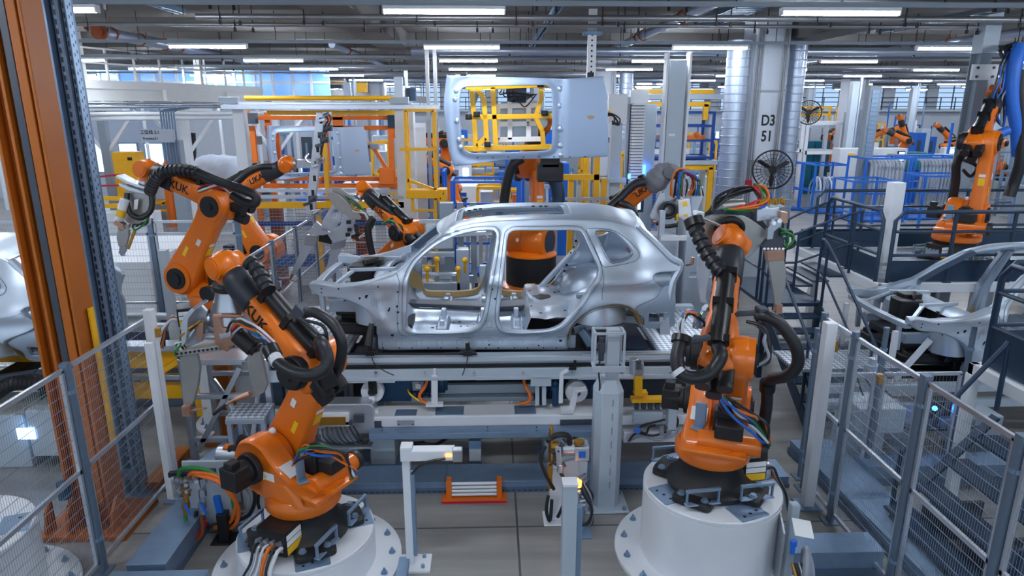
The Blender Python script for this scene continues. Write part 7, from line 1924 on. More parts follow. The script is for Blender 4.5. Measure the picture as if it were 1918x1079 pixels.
bars('yellow_frame', [((3.95, 18.0, .2), (3.95, 18.0, 2.68)), ((5.85, 18.0, .2), (5.85, 18.0, 2.68)), ((3.9, 18.0, 2.68), (5.9, 18.0, 2.68)), ((3.75, 18.0, 4.3), (5.7, 18.0, 4.3)), ((5.6, 18.0, 3.9), (5.6, 18.0, 4.3)), ((3.7, 18.1, 4.62), (5.8, 18.1, 4.62))], .12, 'yellow', WSF)
fence_panel(WSF, (4.0, 18.3), (5.8, 18.3), .4, 2.5, dv=.08, dh=.08, wr=.004)
cage('blue rack with white castings on the white shelf behind the tall pole', 4.9, 18.56, 2.87, 1.95, .9, 1.25, 'blue_deep', (.4, .7))
for i in range(4):
    ob('casting', G().prism(rrect(.5, .3, .08), (4.3+.4*i, 18.4, 3.0+.36*(i % 2)), (1, 0, 0), (0, 1, 0), .14).sph((4.3+.4*i, 18.3, 3.2+.3*(i % 2)), .09, 10, 8), ['chalk_white', 'copper', 'chalk_white', 'orange'][i], sm=30, cat='part', group='castings in the blue rack', label='pale casting in the blue rack on the shelf, %s from the left' % ORD[i])
bars('hose_loop', [], .03, 'blue', WSF) if False else None
LP = frame('lamp_column', 'tall pale box column with two side rails right of the held roof panel', 'column', (4.0, 14.9, 0))
boxes('box_shaft', [((3.80, 14.9, 1.2), (4.17, 15.1, 5.2))], 'grey_paint', LP, .008)
boxes('side_rail', [((3.72, 14.82, 1.0), (3.77, 15.1, 5.35)), ((4.2, 14.82, 1.0), (4.25, 15.1, 5.35))], 'white_paint', LP, .006)
boxes('base', [((3.7, 14.8, 0), (4.3, 15.2, 1.2))], 'grey_paint', LP, .01)
boxes('name_plate', [((3.86, 14.885, 3.62), (4.0, 14.9, 3.67))], 'chalk_white', LP, 0)
# grey cabinets behind the car tail
for i, (x, w, z, lab) in enumerate(((2.55, .5, 2.2, 'grey control cabinet right behind the car tail'), (3.15, .6, 2.45, 'taller grey control cabinet between the tail and the tall blade gun'))):
    T = thing('control_cabinet', lab, 'cabinet', (x, 10.9, 0), 'grey control cabinets')
    ob('housing', G().bb((x, 10.7, 0), (x+w, 11.2, z)), 'grey_paint', T, sm=0, bev=.01)
    g = G()
    for k in range(3): g.bb((x+.04, 10.68, .2+.7*k), (x+w-.04, 10.7, .82+.7*k))
    ob('door', g, 'alu', T, sm=0, bev=.006); ob('handle', G().bb((x+w-.08, 10.66, 1.3), (x+w-.06, 10.68, 1.45)), 'black', T, sm=0)
PM = frame('profile_mast', 'slotted aluminium mast with a white rung behind the car tail', 'mast', (2.75, 10.2, 0))
bars('mast', [((2.62, 10.2, 0), (2.62, 10.2, 2.7)), ((3.05, 10.2, 0), (3.05, 10.2, 2.3))], .08, 'alu', PM); bars('rung', [((2.6, 10.15, 2.28), (3.0, 10.15, 2.28))], .07, 'white_paint', PM)
LCU = frame('safety_curtain', 'slim glass-fronted light curtain with yellow edge right of the right robot', 'light curtain', (2.95, 8.0, 0))
boxes('housing', [((2.86, 7.95, .4), (2.93, 8.05, 2.45)), ((2.99, 7.95, .4), (3.05, 8.05, 2.45))], 'alu', LCU); boxes('black_core', [((2.93, 7.98, .4), (2.99, 8.03, 2.42))], 'motor_black', LCU, 0); boxes('yellow_edge', [((2.94, 7.96, .5), (2.955, 7.98, 2.4)), ((2.97, 7.96, .5), (2.98, 7.98, 2.4))], 'label_yellow', LCU, 0)
# ---- wall fans
def fan(label, c, r, tilt):
    T = thing('wall_fan', label, 'fan', c, 'black cage fans'); c = V(c); ax = V(tilt).normalized()
    x, y, t = frame_of(ax)
    g = G().torus(c, ax, r, .02, 36, 8)
    for k in range(1, 5): g.torus(c-ax*.05*(5-k)*.5, ax, r*k/5, .005, 30, 5)
    for k in range(28):
        a = k*2*PI/28; v = x*math.cos(a)+y*math.sin(a); g.tube([c-ax*.11+v*r*.12, c-ax*.10+v*r*.5, c+v*r], .005, 5)
        g.tube([c+ax*.11+v*r*.12, c+ax*.10+v*r*.5, c+v*r], .005, 5)
    ob('cage', g, 'motor_black', T, sm=50)
    ob('motor', G().cyl(c-ax*.02, c+ax*.22, r*.2, n=16), 'motor_black', T)
    for k in range(3):
        a = k*2*PI/3+.5; v = x*math.cos(a)+y*math.sin(a); w_ = v.cross(ax)
        g = G().loft([[c+v*(r*f)+w_*(r*b)+ax*(b*.3*r-.02), c+v*(r*f)+w_*(-r*b)-ax*(b*.3*r+.02), c+v*(r*f)-w_*(r*b)-ax*(b*.3*r), c+v*(r*f)+w_*(r*b)+ax*(b*.3*r)] for f, b in ((.1, .05), (.4, .11), (.75, .10), (.9, .05))])
        ob('blade', g, 'black', T)
    ob('arm', G().bar(c+ax*.2, c+ax*.45+V((0, 0, -.1)), .06), 'motor_black', T, sm=0)
    return T
fan('large black cage fan on the numbered white column', (6.42, 15.35, 2.85), .43, (.35, 1, 0))
fan('smaller black cage fan above the white frames at the right', (10.85, 23.4, 4.05), .40, (.3, 1, -.2))
ob('fire_box', G().bb((6.05, 15.9, 2.3), (6.2, 15.985, 2.55)), 'red', sm=0, bev=.01, cat='box', label='small red box on the numbered column below the fan')
# ---- right: platform with stairs
PF = frame('steel_platform', 'railed steel platform with white edge beams carrying the far right robot', 'platform', (8.5, 11, 0))
boxes('deck', [((6.0, 9.9, 1.52), (12.5, 12.8, 1.58))], 'grey_paint', PF)
boxes('edge_beam', [((5.95, 9.84, 1.46), (12.5, 9.9, 1.60)), ((5.92, 9.84, 1.46), (6.0, 12.8, 1.60))], 'white_paint', PF)
for x in (6.0, 7.6, 9.4): 
    for y in (9.95, 12): ob('leg', G().bb((x-.06, y-.06, 0), (x+.06, y+.06, 1.5)), 'white_paint', PF, sm=0)
ob('rear_panel', G().bb((6.0, 12.68, 1.6), (12.5, 12.72, 1.95)), 'navy', PF, sm=0)
railing('platform_railing', 'dark railing along the front edge of the railed platform', [(6.12, 9.92, 1.6), (8.9, 9.92, 1.6)], 1.1, step=1.0, kick=.34)
railing('platform_railing', 'dark railing along the left edge of the railed platform', [(5.98, 11.75, 1.6), (5.98, 10.0, 1.6)], 1.1, step=.9, kick=.36)
railing('platform_railing', 'dark railing along the back edge of the railed platform', [(6.2, 12.6, 1.6), (12.0, 12.6, 1.6)], 1.1, step=1.4, kick=.3)
PP_ = frame('white_post', 'white square post standing on the railed platform', 'post', (6.32, 10.35, 1.6)); boxes('post', [((6.24, 10.3, 1.58), (6.44, 10.5, 3.1))], 'white_paint', PP_, .01); boxes('foot_frame', [((6.2, 10.25, 1.58), (8.6, 10.32, 1.68))], 'white_paint', PP_)
SR = frame('steel_stairs', 'dark blue steel stairs with landing left of the railed platform', 'stairs', (4.8, 9.6, 0))
for i in range(3): ob('tread', G().bb((5.08+.26*i, 10.7, 1.36+.08*i-.03), (5.36+.26*i, 11.75, 1.36+.08*i)), 'navy', SR, sm=0, bev=.004)
ob('landing', G().bb((4.25, 10.0, 1.2), (5.2, 11.7, 1.26)), 'navy', SR, sm=0, bev=.004)
for i in range(7): ob('tread', G().bb((4.25, 9.78-.26*i, 1.06-.16*i), (5.1, 10.04-.26*i, 1.09-.16*i)), 'navy', SR, sm=0, bev=.004)
for x in (4.24, 5.12): ob('stringer', G().bar((x, 10.0, 1.2), (x, 8.1, .02), .02, .2), 'navy', SR, sm=0)
for x, y in ((4.3, 11.6), (5.15, 11.6), (4.3, 10.05), (5.15, 10.05)): ob('leg', G().bb((x-.04, y-.04, 0), (x+.04, y+.04, 1.22)), 'navy', SR, sm=0)
def stair_rail(pts, label):
    T = thing('stair_railing', label, 'railing', pts[0], 'stair railings')
    pts = [V(p) for p in pts]
    ob('handrail', G().tube(spline([pts[0], pts[0]+Z*.8, *[p+Z*1.0 for p in pts[1:-1]], pts[-1]+Z*.9, pts[-1]], 6), .022, 10), 'navy', T, sm=50)
    q = [pts[0]+Z*.5]+[p+Z*.5 for p in pts[1:-1]]+[pts[-1]+Z*.5]
    ob('mid_rail', G().tube(q, .018, 8), 'navy', T, sm=50)
    for p in pts[1:-1]: ob('post', G().cyl(p, p+Z*1.0, .022, n=10), 'navy', T)
stair_rail([(5.2, 11.75, 1.26), (5.3, 11.75, 1.3), (6.0, 11.75, 1.6), (6.1, 11.75, 1.6)], 'stair railing at the back of the upper steps')
stair_rail([(4.7, 10.65, 1.26), (5.0, 10.65, 1.26), (5.9, 10.65, 1.58), (6.0, 10.65, 1.58)], 'stair railing at the front of the upper steps')
stair_rail([(5.12, 10.1, 1.26), (5.12, 9.9, 1.2), (5.12, 8.4, .2), (5.12, 8.2, .05)], 'stair railing on the right of the lower steps')
stair_rail([(4.24, 10.1, 1.26), (4.24, 9.9, 1.2), (4.24, 8.4, .2), (4.24, 8.2, .05)], 'stair railing on the left of the lower steps')
stair_rail([(4.25, 11.7, 1.26), (4.25, 11.5, 1.26), (4.25, 10.3, 1.26), (4.25, 10.15, 1.26)], 'railing on the left of the stair landing')
P3 = frame('side_platform', 'dark railed platform on white posts at the right edge above the fence', 'platform', (5.6, 5.9, 0))
boxes('deck', [((5.16, 4.4, 1.52), (7.4, 6.55, 1.58))], 'grey_paint', P3); boxes('edge_beam', [((5.10, 4.4, 1.46), (5.18, 6.6, 1.60)), ((5.1, 6.52, 1.46), (7.4, 6.6, 1.6))], 'white_paint', P3, .006)
for x, y in ((5.14, 6.56), (5.14, 5.2), (6.8, 6.56)): ob('leg', G().bb((x-.05, y-.05, 0), (x+.05, y+.05, 1.48)), 'white_paint', P3, sm=0, bev=.005)
railing('platform_railing', 'dark railing at the right edge above the white post frame', [(5.2, 6.5, 1.6), (5.2, 4.6, 1.6)], 1.1, step=1.1, kick=.42)
railing('platform_railing', 'dark railing across the end of the right edge platform', [(5.25, 6.55, 1.6), (7.2, 6.55, 1.6)], 1.1, step=1.1, kick=.36)
DS = frame('dark_steps', 'dark blue open steps behind the right front fence', 'stairs', (4.8, 5.4, 0))
for i in range(4): ob('tread', G().bb((4.02+.26*i, 4.5, .24+.26*i), (4.3+.26*i, 6.0, .27+.26*i)), 'navy', DS, sm=0, bev=.004)
for y in (4.5, 6.0): ob('stringer', G().bar((4.0, y, .05), (5.02, y, 1.25), .03, .1, up=V((0, 1, 0))), 'navy', DS, sm=0)
for y in (4.7, 5.2, 5.8): ob('riser_panel', G().bb((4.3, y-.02, 0), (4.9, y+.02, .42)), 'dark_grey', DS, sm=0)
g = G()
for y in (6.05, 4.45): g.tube(spline([(4.15, y, .05), (4.15, y, .8), (4.25, y, .95), (4.95, y, 1.9), (5.03, y, 1.95), (5.05, y, 1.3)], 6), .024, 10)
ob('handrail', g, 'navy', DS, sm=50)
# station of the next cell behind the right fence
NS = frame('welding_station', 'pale station base behind the right front fence, with a blue lamp', 'machine', (5.5, 8, 0))
boxes('base_block', [((4.35, 7.2, 0), (4.7, 7.75, .5)), ((4.3, 7.1, .5), (4.85, 7.6, .82)), ((5.9, 7.4, 0), (6.3, 7.9, .55)), ((5.0, 7.5, 0), (5.3, 7.9, .5))], 'grey_paint', NS, .015)
boxes('carriage_beam', [((4.2, 7.9, .66), (8.5, 8.02, .76)), ((4.2, 7.78, .5), (8.5, 7.89, .6)), ((4.3, 9.6, .6), (8.5, 9.75, .76))], 'grey_paint', NS)
boxes('deck_plate', [((3.9, 8.0, .92), (5.3, 8.7, .96))], 'tread', NS, 0)
boxes('dark_carrier', [((5.3, 8.4, .64), (6.5, 8.6, .76)), ((5.2, 9.2, .62), (6.6, 9.4, .76)), ((5.8, 8.2, .55), (7.6, 8.3, .75)), ((4.9, 7.3, .5), (5.7, 7.5, .8))], 'motor_black', NS, .01)
bars('support_strut', [((5.3, 8.1, .76), (5.62, 8.0, 1.35)), ((5.3, 9.5, .76), (5.3, 9.5, 1.4)), ((5.28, 8.2, .76), (5.28, 8.2, 1.4))], .06, 'white_paint', NS)
boxes('gear_unit', [((4.75, 7.25, .52), (5.1, 7.45, .8)), ((5.4, 7.2, .4), (5.8, 7.4, .62))], 'mid_grey', NS, .02)
ob('blue_lamp', G().sph((5.14, 7.18, .78), .03, 10, 8).sph((5.24, 7.18, .78), .03, 10, 8), 'blue_led', NS)
ob('clamp_cylinder', G().cyl((4.75, 7.75, .6), (4.75, 7.75, 1.12), .09, n=16).cyl((4.75, 7.75, 1.12), (4.75, 7.75, 1.2), .05, n=12), 'alu', NS)
for i in range(3): ob('cable', hose(G(), [(4.5+.1*i, 7.6, 1.0), (4.6+.2*i, 7.4, .7), (5.0+.2*i, 7.2, .5), (5.6+.1*i, 7.15, .55)], .012), 'rubber', NS)
for i, (x, y) in enumerate(((3.62, 6.6), (3.62, 5.75))): ob('door_switch', G().box((x, y, 1.78), (.05, .06, .1)), 'brass', sm=0, bev=.01, cat='switch', group='brass coloured fence switches', label='small brass coloured switch on the right front fence, %s from the far end' % ORD[i])
# I-beam column by the far right robot
IB = frame('beam_column', 'grey steel column with bolted head plate beside the far right robot', 'column', (9.2, 13, 0))
boxes('flange', [((9.1, 12.9, 0), (9.32, 12.93, 5.2)), ((9.1, 13.17, 0), (9.32, 13.2, 5.2)), ((9.19, 12.93, 0), (9.23, 13.17, 5.2))], 'mid_grey', IB)
boxes('head_plate', [((8.95, 12.86, 4.72), (9.45, 12.9, 5.0))], 'white_paint', IB, .006); boxes('top_bracket', [((9.1, 12.9, 5.2), (9.4, 13.2, CEIL-.8)), ((9.35, 12.95, 4.55), (10.1, 13.2, 4.75))], 'grey_paint', IB)
for a in (9.05, 9.35):
    for z in (4.78, 4.94): ob('bolt', G().cyl((a, 12.86, z), (a, 12.84, z), .025, n=8), 'dark_grey', IB)

SL = frame('step_ladder', 'small aluminium step ladder behind the drum robot, above the car roof', 'ladder', (.95, 13.2, 0))
bars('stile', [((.80, 13.2, 0), (.84, 13.4, 2.72)), ((1.14, 13.2, 0), (1.10, 13.4, 2.72))], .05, 'alu', SL); bars('rung', [((.80, 13.2+.03*k, .3+.3*k), (1.13, 13.2+.03*k, .3+.3*k)) for k in range(8)], .04, 'alu', SL); boxes('top_platform', [((.8, 13.25, 2.68), (1.14, 13.5, 2.74))], 'alu', SL)
HS = frame('hanging_strut', 'white perforated strut hanging from the ceiling above the held roof panel', 'strut', (2.05, 14.3, 4.6))
boxes('strut', [((1.95, 14.2, 4.72), (2.12, 14.3, CEIL-.64))], 'chalk_white', HS); boxes('foot', [((1.98, 14.2, 4.5), (2.08, 14.3, 4.72))], 'navy', HS); boxes('head', [((1.85, 14.1, 5.62), (2.22, 14.4, 5.68))], 'galv', HS)
g = G()
for k in range(9): g.cyl((2.03, 14.2, 4.82+.1*k), (2.03, 14.196, 4.82+.1*k), .02, n=8)
ob('slot', g, 'ink', HS, sm=0, kind='stuff')
# ================================================================== background
# ---- left: gallery, back room wall, covered car, cabinets
MZ = frame('gallery', 'white steel gallery with railing and deep girder at the upper left', 'gallery', (-10, 22, 4.3))
A, B_ = V((-12.5, 17.2, 0)), V((-8.9, 27.5, 0)); tt = (B_-A).normalized()
ob('girder_web', G().bar(A+Z*4.6, B_+Z*4.6, .05, .36), 'cream_steel', MZ, sm=0)
ob('fascia', G().bar(A+Z*4.86, B_+Z*4.86, .12, .24).bar(A+Z*4.42, B_+Z*4.42, .3, .04), 'cream_steel', MZ, sm=0)
nb = tt.cross(Z)
ob('deck', G().bar(A-nb*.8+Z*4.7, B_-nb*.8+Z*4.7, 1.5, .08), 'cream_steel', MZ, sm=0)
n = 11
for i in range(n+1):
    p = A.lerp(B_, i/n); ob('railing_post', G().bar(p+Z*4.9, p+Z*5.85, .06), 'cream_steel', MZ, sm=0)
    if i % 3 == 0: ob('web_stiffener', G().bar(p+nb*.08+Z*4.44, p+nb*.08+Z*4.76, .12, .04), 'cream_steel', MZ, sm=0)
for z in (5.85, 5.45): ob('railing_bar', G().bar(A+Z*z, B_+Z*z, .045), 'cream_steel', MZ, sm=0)
for p in (A.lerp(B_, .3), A.lerp(B_, .72)): ob('tall_post', G().bar(p+Z*4.4-nb*.2, p+Z*CEIL-nb*.2, .2), 'cream_steel', MZ, sm=0)
MZ2 = frame('gallery', 'white gallery with yellow stock on it behind the portal beam', 'gallery', (-8, 33, 4.4))
boxes('fascia', [((-10.6, 33.8, 4.75), (-7.0, 34, 5.0)), ((-10.6, 34, 4.0), (-7.0, 34.1, 4.75))], 'cream_steel', MZ2)
bars('railing_bar', [((-10.6, 33.9, 5.8), (-7.0, 33.9, 5.8)), ((-10.6, 33.9, 5.4), (-7.0, 33.9, 5.4))], .06, 'cream_steel', MZ2)
for i in range(5): ob('railing_post', G().bar((-10.6+.9*i, 33.9, 5.0), (-10.6+.9*i, 33.9, 5.8), .06), 'cream_steel', MZ2, sm=0)
bars('stock_bar', [((-10, 35, 5.7), (-7.5, 35, 5.75)), ((-9.8, 35.2, 5.4), (-7.2, 35.2, 5.42))], .16, 'yellow', MZ2); boxes('stock_box', [((-10.1, 34.8, 5.3), (-9.7, 35.2, 5.7)), ((-9, 35, 5.1), (-7.4, 35.4, 5.3))], 'dark_grey', MZ2)
MZ3 = frame('gallery', 'far white gallery with many posts left of the held roof panel', 'gallery', (-5, 38, 4.3))
ob('fascia', G().bar((-7.0, 34, 4.7), (-4.6, 50, 4.7), .15, .45), 'cream_steel', MZ3, sm=0)
for i in range(12): p = V((-7.0, 34, 0)).lerp(V((-4.6, 50, 0)), i/11); ob('railing_post', G().bar(p+Z*4.9, p+Z*5.7, .08), 'cream_steel', MZ3, sm=0)
ob('railing_bar', G().bar((-7.0, 34, 5.7), (-4.6, 50, 5.7), .07), 'cream_steel', MZ3, sm=0)
ob('yellow_crate', G().box((-6.6, 36.3, 5.2), (.5, .5, .5)), 'yellow', sm=0, cat='crate', label='yellow crate on the far gallery left of the held roof panel')
# glazed upper facade far behind the left gallery
for i in range(9):
    x = -20.5+1.55*i; T = thing('glazed_screen', 'blue glazed facade panel high behind the left gallery, %s from the left' % ORD[i], 'window', (x, 29, 4.5), 'glazed facade panels')
    bars('mullion', [((x+a, 29, 0 if a == 0 else 4.5), (x+a, 29, 5.7)) for a in (0, .75)], .09, 'white_paint', T); bars('transom', [((x, 29, z), (x+1.5, 29, z)) for z in (4.5, 5.2, 5.68)], .08, 'white_paint', T)
    ob('pane', G().bb((x+.03, 29.04, 4.52), (x+1.5, 29.06, 5.68)), 'sky_pane', T, sm=0)
# pipe bundles and services under the gallery
for i, (z, r, m) in enumerate(((4.22, .035, 'pipe'), (4.12, .05, 'duct'), (3.92, .06, 'white_paint'), (3.78, .07, 'white_paint'))):
    ob('gallery_pipe', G().cyl((-13.5+.2*i, 18.5+i*.5, z+.12), (-6.0, 23+i*.5, z+.12), r, n=12), m, cat='pipe', group='pipes below the gallery', label='%s pipe hanging below the left gallery, %s from the top' % ('white' if m == 'white_paint' else 'steel', ORD[i]))
CB = frame('conduit_riser', 'bundle of steel conduits bending down behind the hanging sign', 'conduit', (-9.3, 20.1, 2))
for i in range(6): ob('conduit', hose(G(), [(-9.52+.075*i, 20.3, 2.4), (-9.52+.075*i, 20.3, 3.9), (-9.46+.07*i, 20.35, 4.12), (-9.2+.05*i, 20.9, 4.2)], .024), 'galv_dark', CB)
CS = frame('sign_column', 'white column behind the hanging sign', 'column', (-9.3, 20.6, 0)); boxes('shaft', [((-9.5, 20.4, 0), (-9.14, 20.7, 3.3))], 'mid_grey', CS, .01)
SG = frame('hanging_sign', 'grey sign with two short lines of dark lettering at the left', 'sign', (-9.55, 20.0, 3.25), None)
boxes('board', [((-10.02, 20.0, 3.25), (-9.08, 20.03, 3.62))], 'label_grey', SG, 0)
g = G(); text(g, '\u5de5\u4f4d\u7ebf 2.1', (-9.75, 19.998, 3.53), (1, 0, 0), Z, .12); ob('lettering', g, 'ink', SG, sm=0)
g = G(); text(g, 'Processing 2.1', (-9.75, 19.998, 3.36), (1, 0, 0), Z, .09, sx=.8); ob('lettering', g, 'ink', SG, sm=0)
for i, (x, y, lab) in enumerate(((-10.5, 24, 'slim white column right of the hanging sign'), (-7.6, 24.5, 'slim grey column behind the orange signal post'), (-13.8, 25, 'slim grey column beside the yellow cabinet'))):
    T = thing('slim_column', lab, 'column', (x, y, 0), 'slim columns of the left hall')
    boxes('shaft', [((x-.13, y-.13, 0), (x+.13, y+.13, 4.2))], 'white_paint' if i < 2 else 'mid_grey', T); boxes('head_plate', [((x-.25, y-.25, 4.1), (x+.9, y+.25, 4.3))], 'white_paint', T)
    bars('brace', [((x, y, 2.6), (x+1.2, y, 4.1)), ((x, y, 2.6), (x-1.2, y, 4.1))], .1, 'white_paint', T)
RW = G().bb((-27, 33, 0), (-15.4, 33.2, 4.1))
ob('wall_room', RW, 'concrete_wall', sm=0, kind='structure', label='pale wall of the back room at the left')
for i, x in enumerate((-20.5, -19.0, -17.6, -16.4)):
    T = ob('window_%d' % (60+i), G().bb((x, 32.9, 1.2), (x+.9, 32.98, 2.6)), 'mid_grey', sm=0, kind='structure', label='lit window in the back room wall')
    ob('pane', G().bb((x+.06, 32.88, 1.26), (x+.84, 32.9, 2.54)), 'screen', T, sm=0)
YC = frame('yellow_cabinet', 'tall yellow two-door cabinet behind the folded left robot', 'cabinet', (-12.7, 24.2, 0))
boxes('body', [((-13.1, 24, 0), (-12.66, 24.6, 2.72)), ((-12.65, 23.95, 0), (-12.3, 24.6, 2.72))], 'yellow', YC, .01); boxes('vent', [((-12.55, 23.93, 2.45), (-12.4, 23.95, 2.55))], 'ink', YC, 0); boxes('lock', [((-12.42, 23.93, 1.5), (-12.36, 23.95, 1.7))], 'ink', YC, 0)
for i, (x, m) in enumerate(((-11.75, 'orange'), (-11.4, 'red'))): ob('gas_bottle', G().lathe((x, 25, 0), Z, [(.18, 0), (.18, 2.0), (.16, 2.2), (.06, 2.35)], 16), m, cat='bottle', group='gas bottles', label='%s-topped bottle right of the yellow cabinet' % ('orange' if i == 0 else 'red'))
WM = frame('white_machine', 'white machine cabinet with black extraction hose left of the yellow cabinet', 'machine', (-14.6, 23, 0))
boxes('housing', [((-15.2, 22.8, 0), (-14.3, 23.6, 2.2)), ((-14.3, 22.9, 0), (-13.8, 23.4, 2.35))], 'white_paint', WM, .02)
boxes('dark_panel', [((-15.0, 22.78, 1.2), (-14.6, 22.8, 1.9)), ((-14.95, 22.78, .5), (-14.5, 22.8, 1.0))], 'dark_grey', WM, .01)
ob('extraction_hose', hose(G(), [(-14.2, 23, 2.3), (-14.5, 23, 2.8), (-14.55, 23, 3.3), (-14.35, 23, 3.45), (-14.1, 23, 3.2), (-13.95, 23, 2.6), (-13.6, 23, 2.35)], .12, 12, 8, .015, .06), 'rubber', WM)
EH = frame('hanging_extraction_hose', 'black extraction hose loop hanging below the hanging sign', 'hose', (-10.9, 26, 2.3)); ob('hose', hose(G(), [(-11.9, 26, 3.3), (-11.8, 26, 2.6), (-11.5, 26, 2.35), (-11.2, 26, 2.4), (-11.1, 26, 3.3)], .11, 12, 8, .015, .06), 'rubber', EH)
CC = frame('covered_car', 'car under a pale grey dust cover behind the left robots', 'car', (-11.5, 27.5, 0))
g = G(); secs = []
for i in range(29):
    s = i/28; x = -13.4+4.3*s
    hgt = interp([0, .08, .22, .38, .5, .72, .86, .97, 1], [.25, .95, 1.08, 1.55, 1.68, 1.62, 1.15, .95, .25], s); row = []
    for k in range(17):
        a = PI*k/16; wv = .035*math.sin(k*2.3+i*1.1)+.03*math.sin(i*2.1+k)
        row.append(V((x+wv*.5, 27.6-math.cos(a)*(1.0+wv), max(.02, (math.sin(a)**.55)*hgt*(1+wv*.5))+.72)))
    secs.append(row)
for a, b in zip(secs, secs[1:]): g.add(a+b, [(k, k+1, 17+k+1, 17+k) for k in range(16)])
ob('dust_cover', g, 'dust_cloth', CC, sm=70, weld=1e-4)
boxes('ramp_base', [((-13.5, 26.5, 0), (-9, 28.7, .75))], 'mid_grey', CC, .02)
# person walking by
PE = frame('person', 'person in dark navy workwear standing beyond the covered car', 'person', (-18.0, 40, 0))
def skinned(name, verts, edges, rad, m, parent, sub=1):
    me = bpy.data.meshes.new(name); me.from_pydata([tuple(v) for v in verts], edges, []); me.update()
    o = bpy.data.objects.new(name, me); COL.objects.link(o); o.parent = parent
    md = o.modifiers.new('skin', 'SKIN'); me.skin_vertices[0].data[0].use_root = True
    for i, r in enumerate(rad): me.skin_vertices[0].data[i].radius = (r, r) if not isinstance(r, tuple) else r
    md.use_smooth_shade = True
    s = o.modifiers.new('sub', 'SUBSURF'); s.levels = s.render_levels = sub
    me.materials.append(MATS[m]); return o
vs = [(0, 0, .95), (0, 0, 1.2), (0, 0, 1.42), (0, .0, 1.52), (.1, 0, .9), (.12, .03, .5), (.12, -.02, .08), (.13, -.14, .04), (-.1, 0, .9), (-.12, -.06, .5), (-.12, .04, .08), (-.13, -.08, .04), (.2, 0, 1.4), (.26, .02, 1.12), (.24, -.1, .88), (-.2, 0, 1.4), (-.26, .02, 1.12), (-.24, -.1, .88), (0, -.02, 1.62), (0, -.02, 1.74)]
ed = [(0, 1), (1, 2), (2, 3), (0, 4), (4, 5), (5, 6), (6, 7), (0, 8), (8, 9), (9, 10), (10, 11), (2, 12), (12, 13), (13, 14), (2, 15), (15, 16), (16, 17), (3, 18), (18, 19)]
rd = [.14, .15, .15, .06, .10, .07, .05, .04, .10, .07, .05, .04, .07, .05, .04, .07, .05, .04, .085, .08]
skinned('body', vs, ed, rd, 'cloth_navy', PE)
ob('head', G().sph((-18.0, 39.97, 1.68), (.095, .11, .125), 14, 10).sph((-18.0, 39.86, 1.66), .02, 8, 6), 'skin', PE)
ob('hair', G().sph((-18.0, 40.0, 1.72), (.1, .11, .11), 14, 10), 'hair', PE)
for s in (1, -1):
    g = G().sph((-18.0+s*.24, 39.88, .82), (.035, .05, .05), 8, 6)
    for k in range(5): g.tube([(-18.0+s*(.22+.012*k), 39.87, .8), (-18.0+s*(.22+.012*k), 39.85, .75), (-18.0+s*(.22+.012*k), 39.86, .71)], .01, 5)
    ob('hand', g, 'skin', PE)
# carts, tape, beams on the floor at the left
CT = frame('transport_cart', 'long yellow tube cart on castors behind the folded left robot', 'cart', (-11.6, 25.5, 0))
bars('frame_tube', [((-13.3, 25.2, .75), (-10.9, 25.2, .85)), ((-13.3, 25.9, .75), (-10.9, 25.9, .85)), ((-13.3, 25.2, .5), (-10.9, 25.2, .55)), ((-13.2, 25.2, .7), (-12.4, 25.2, 1.5)), ((-12.2, 25.2, .7), (-11.6, 25.2, 1.5)), ((-13.0, 25.2, 1.4), (-11.3, 25.2, 1.5)), ((-11.5, 25.2, .8), (-11.1, 25.2, 1.35))], .07, 'yellow', CT)
for x, y in ((-13.1, 25.1), (-12.4, 25.6), (-11.7, 25.9), (-11.1, 25.2)): ob('castor', G().torus((x, y, .16), (0, 1, 0), .13, .035, 18, 8).cyl((x, y-.02, .16), (x, y+.02, .16), .1, n=12).bar((x, y, .16), (x, y, .5), .05), 'mid_grey', CT)
BR = frame('barrier', 'yellow barrier rails above a white block at the left, behind the grey column', 'barrier', (-12.6, 22, 0))
bars('rail', [((-13.5, 22, 1.42), (-11.6, 22, 1.38)), ((-13.5, 22, 1.18), (-11.6, 22, 1.14))], .13, 'yellow', BR); boxes('block', [((-13.5, 21.8, .0), (-10.9, 22.4, .95))], 'white_paint', BR, .02)
WB = frame('white_platform', 'large pale plinth beyond the cross fence at the left', 'plinth', (-7.5, 14.5, 0)); boxes('plinth', [((-9.4, 13.5, 0), (-7.0, 16.5, 1.2))], 'white_paint', WB, .02)
TP_ = frame('hanging_tape', 'red and white barrier tape strung left of the yellow cabinet', 'tape', (-13.0, 22.8, 1)); bars('tape', [((-14.3, 22.6, 1.9), (-12.0, 22.6, 2.1)), ((-14.3, 22.5, 1.72), (-11.6, 22.5, 1.76))], .012, 'red', TP_, .06)
for i in range(5): ob('floor_line', G().bb((-9.5+i*.0+2.2*i, 19+i*3.1, .0), (-6.5+2.2*i, 19.1+i*3.1, .004)), 'label_yellow', sm=0, kind='structure', label='yellow marking line on the floor')
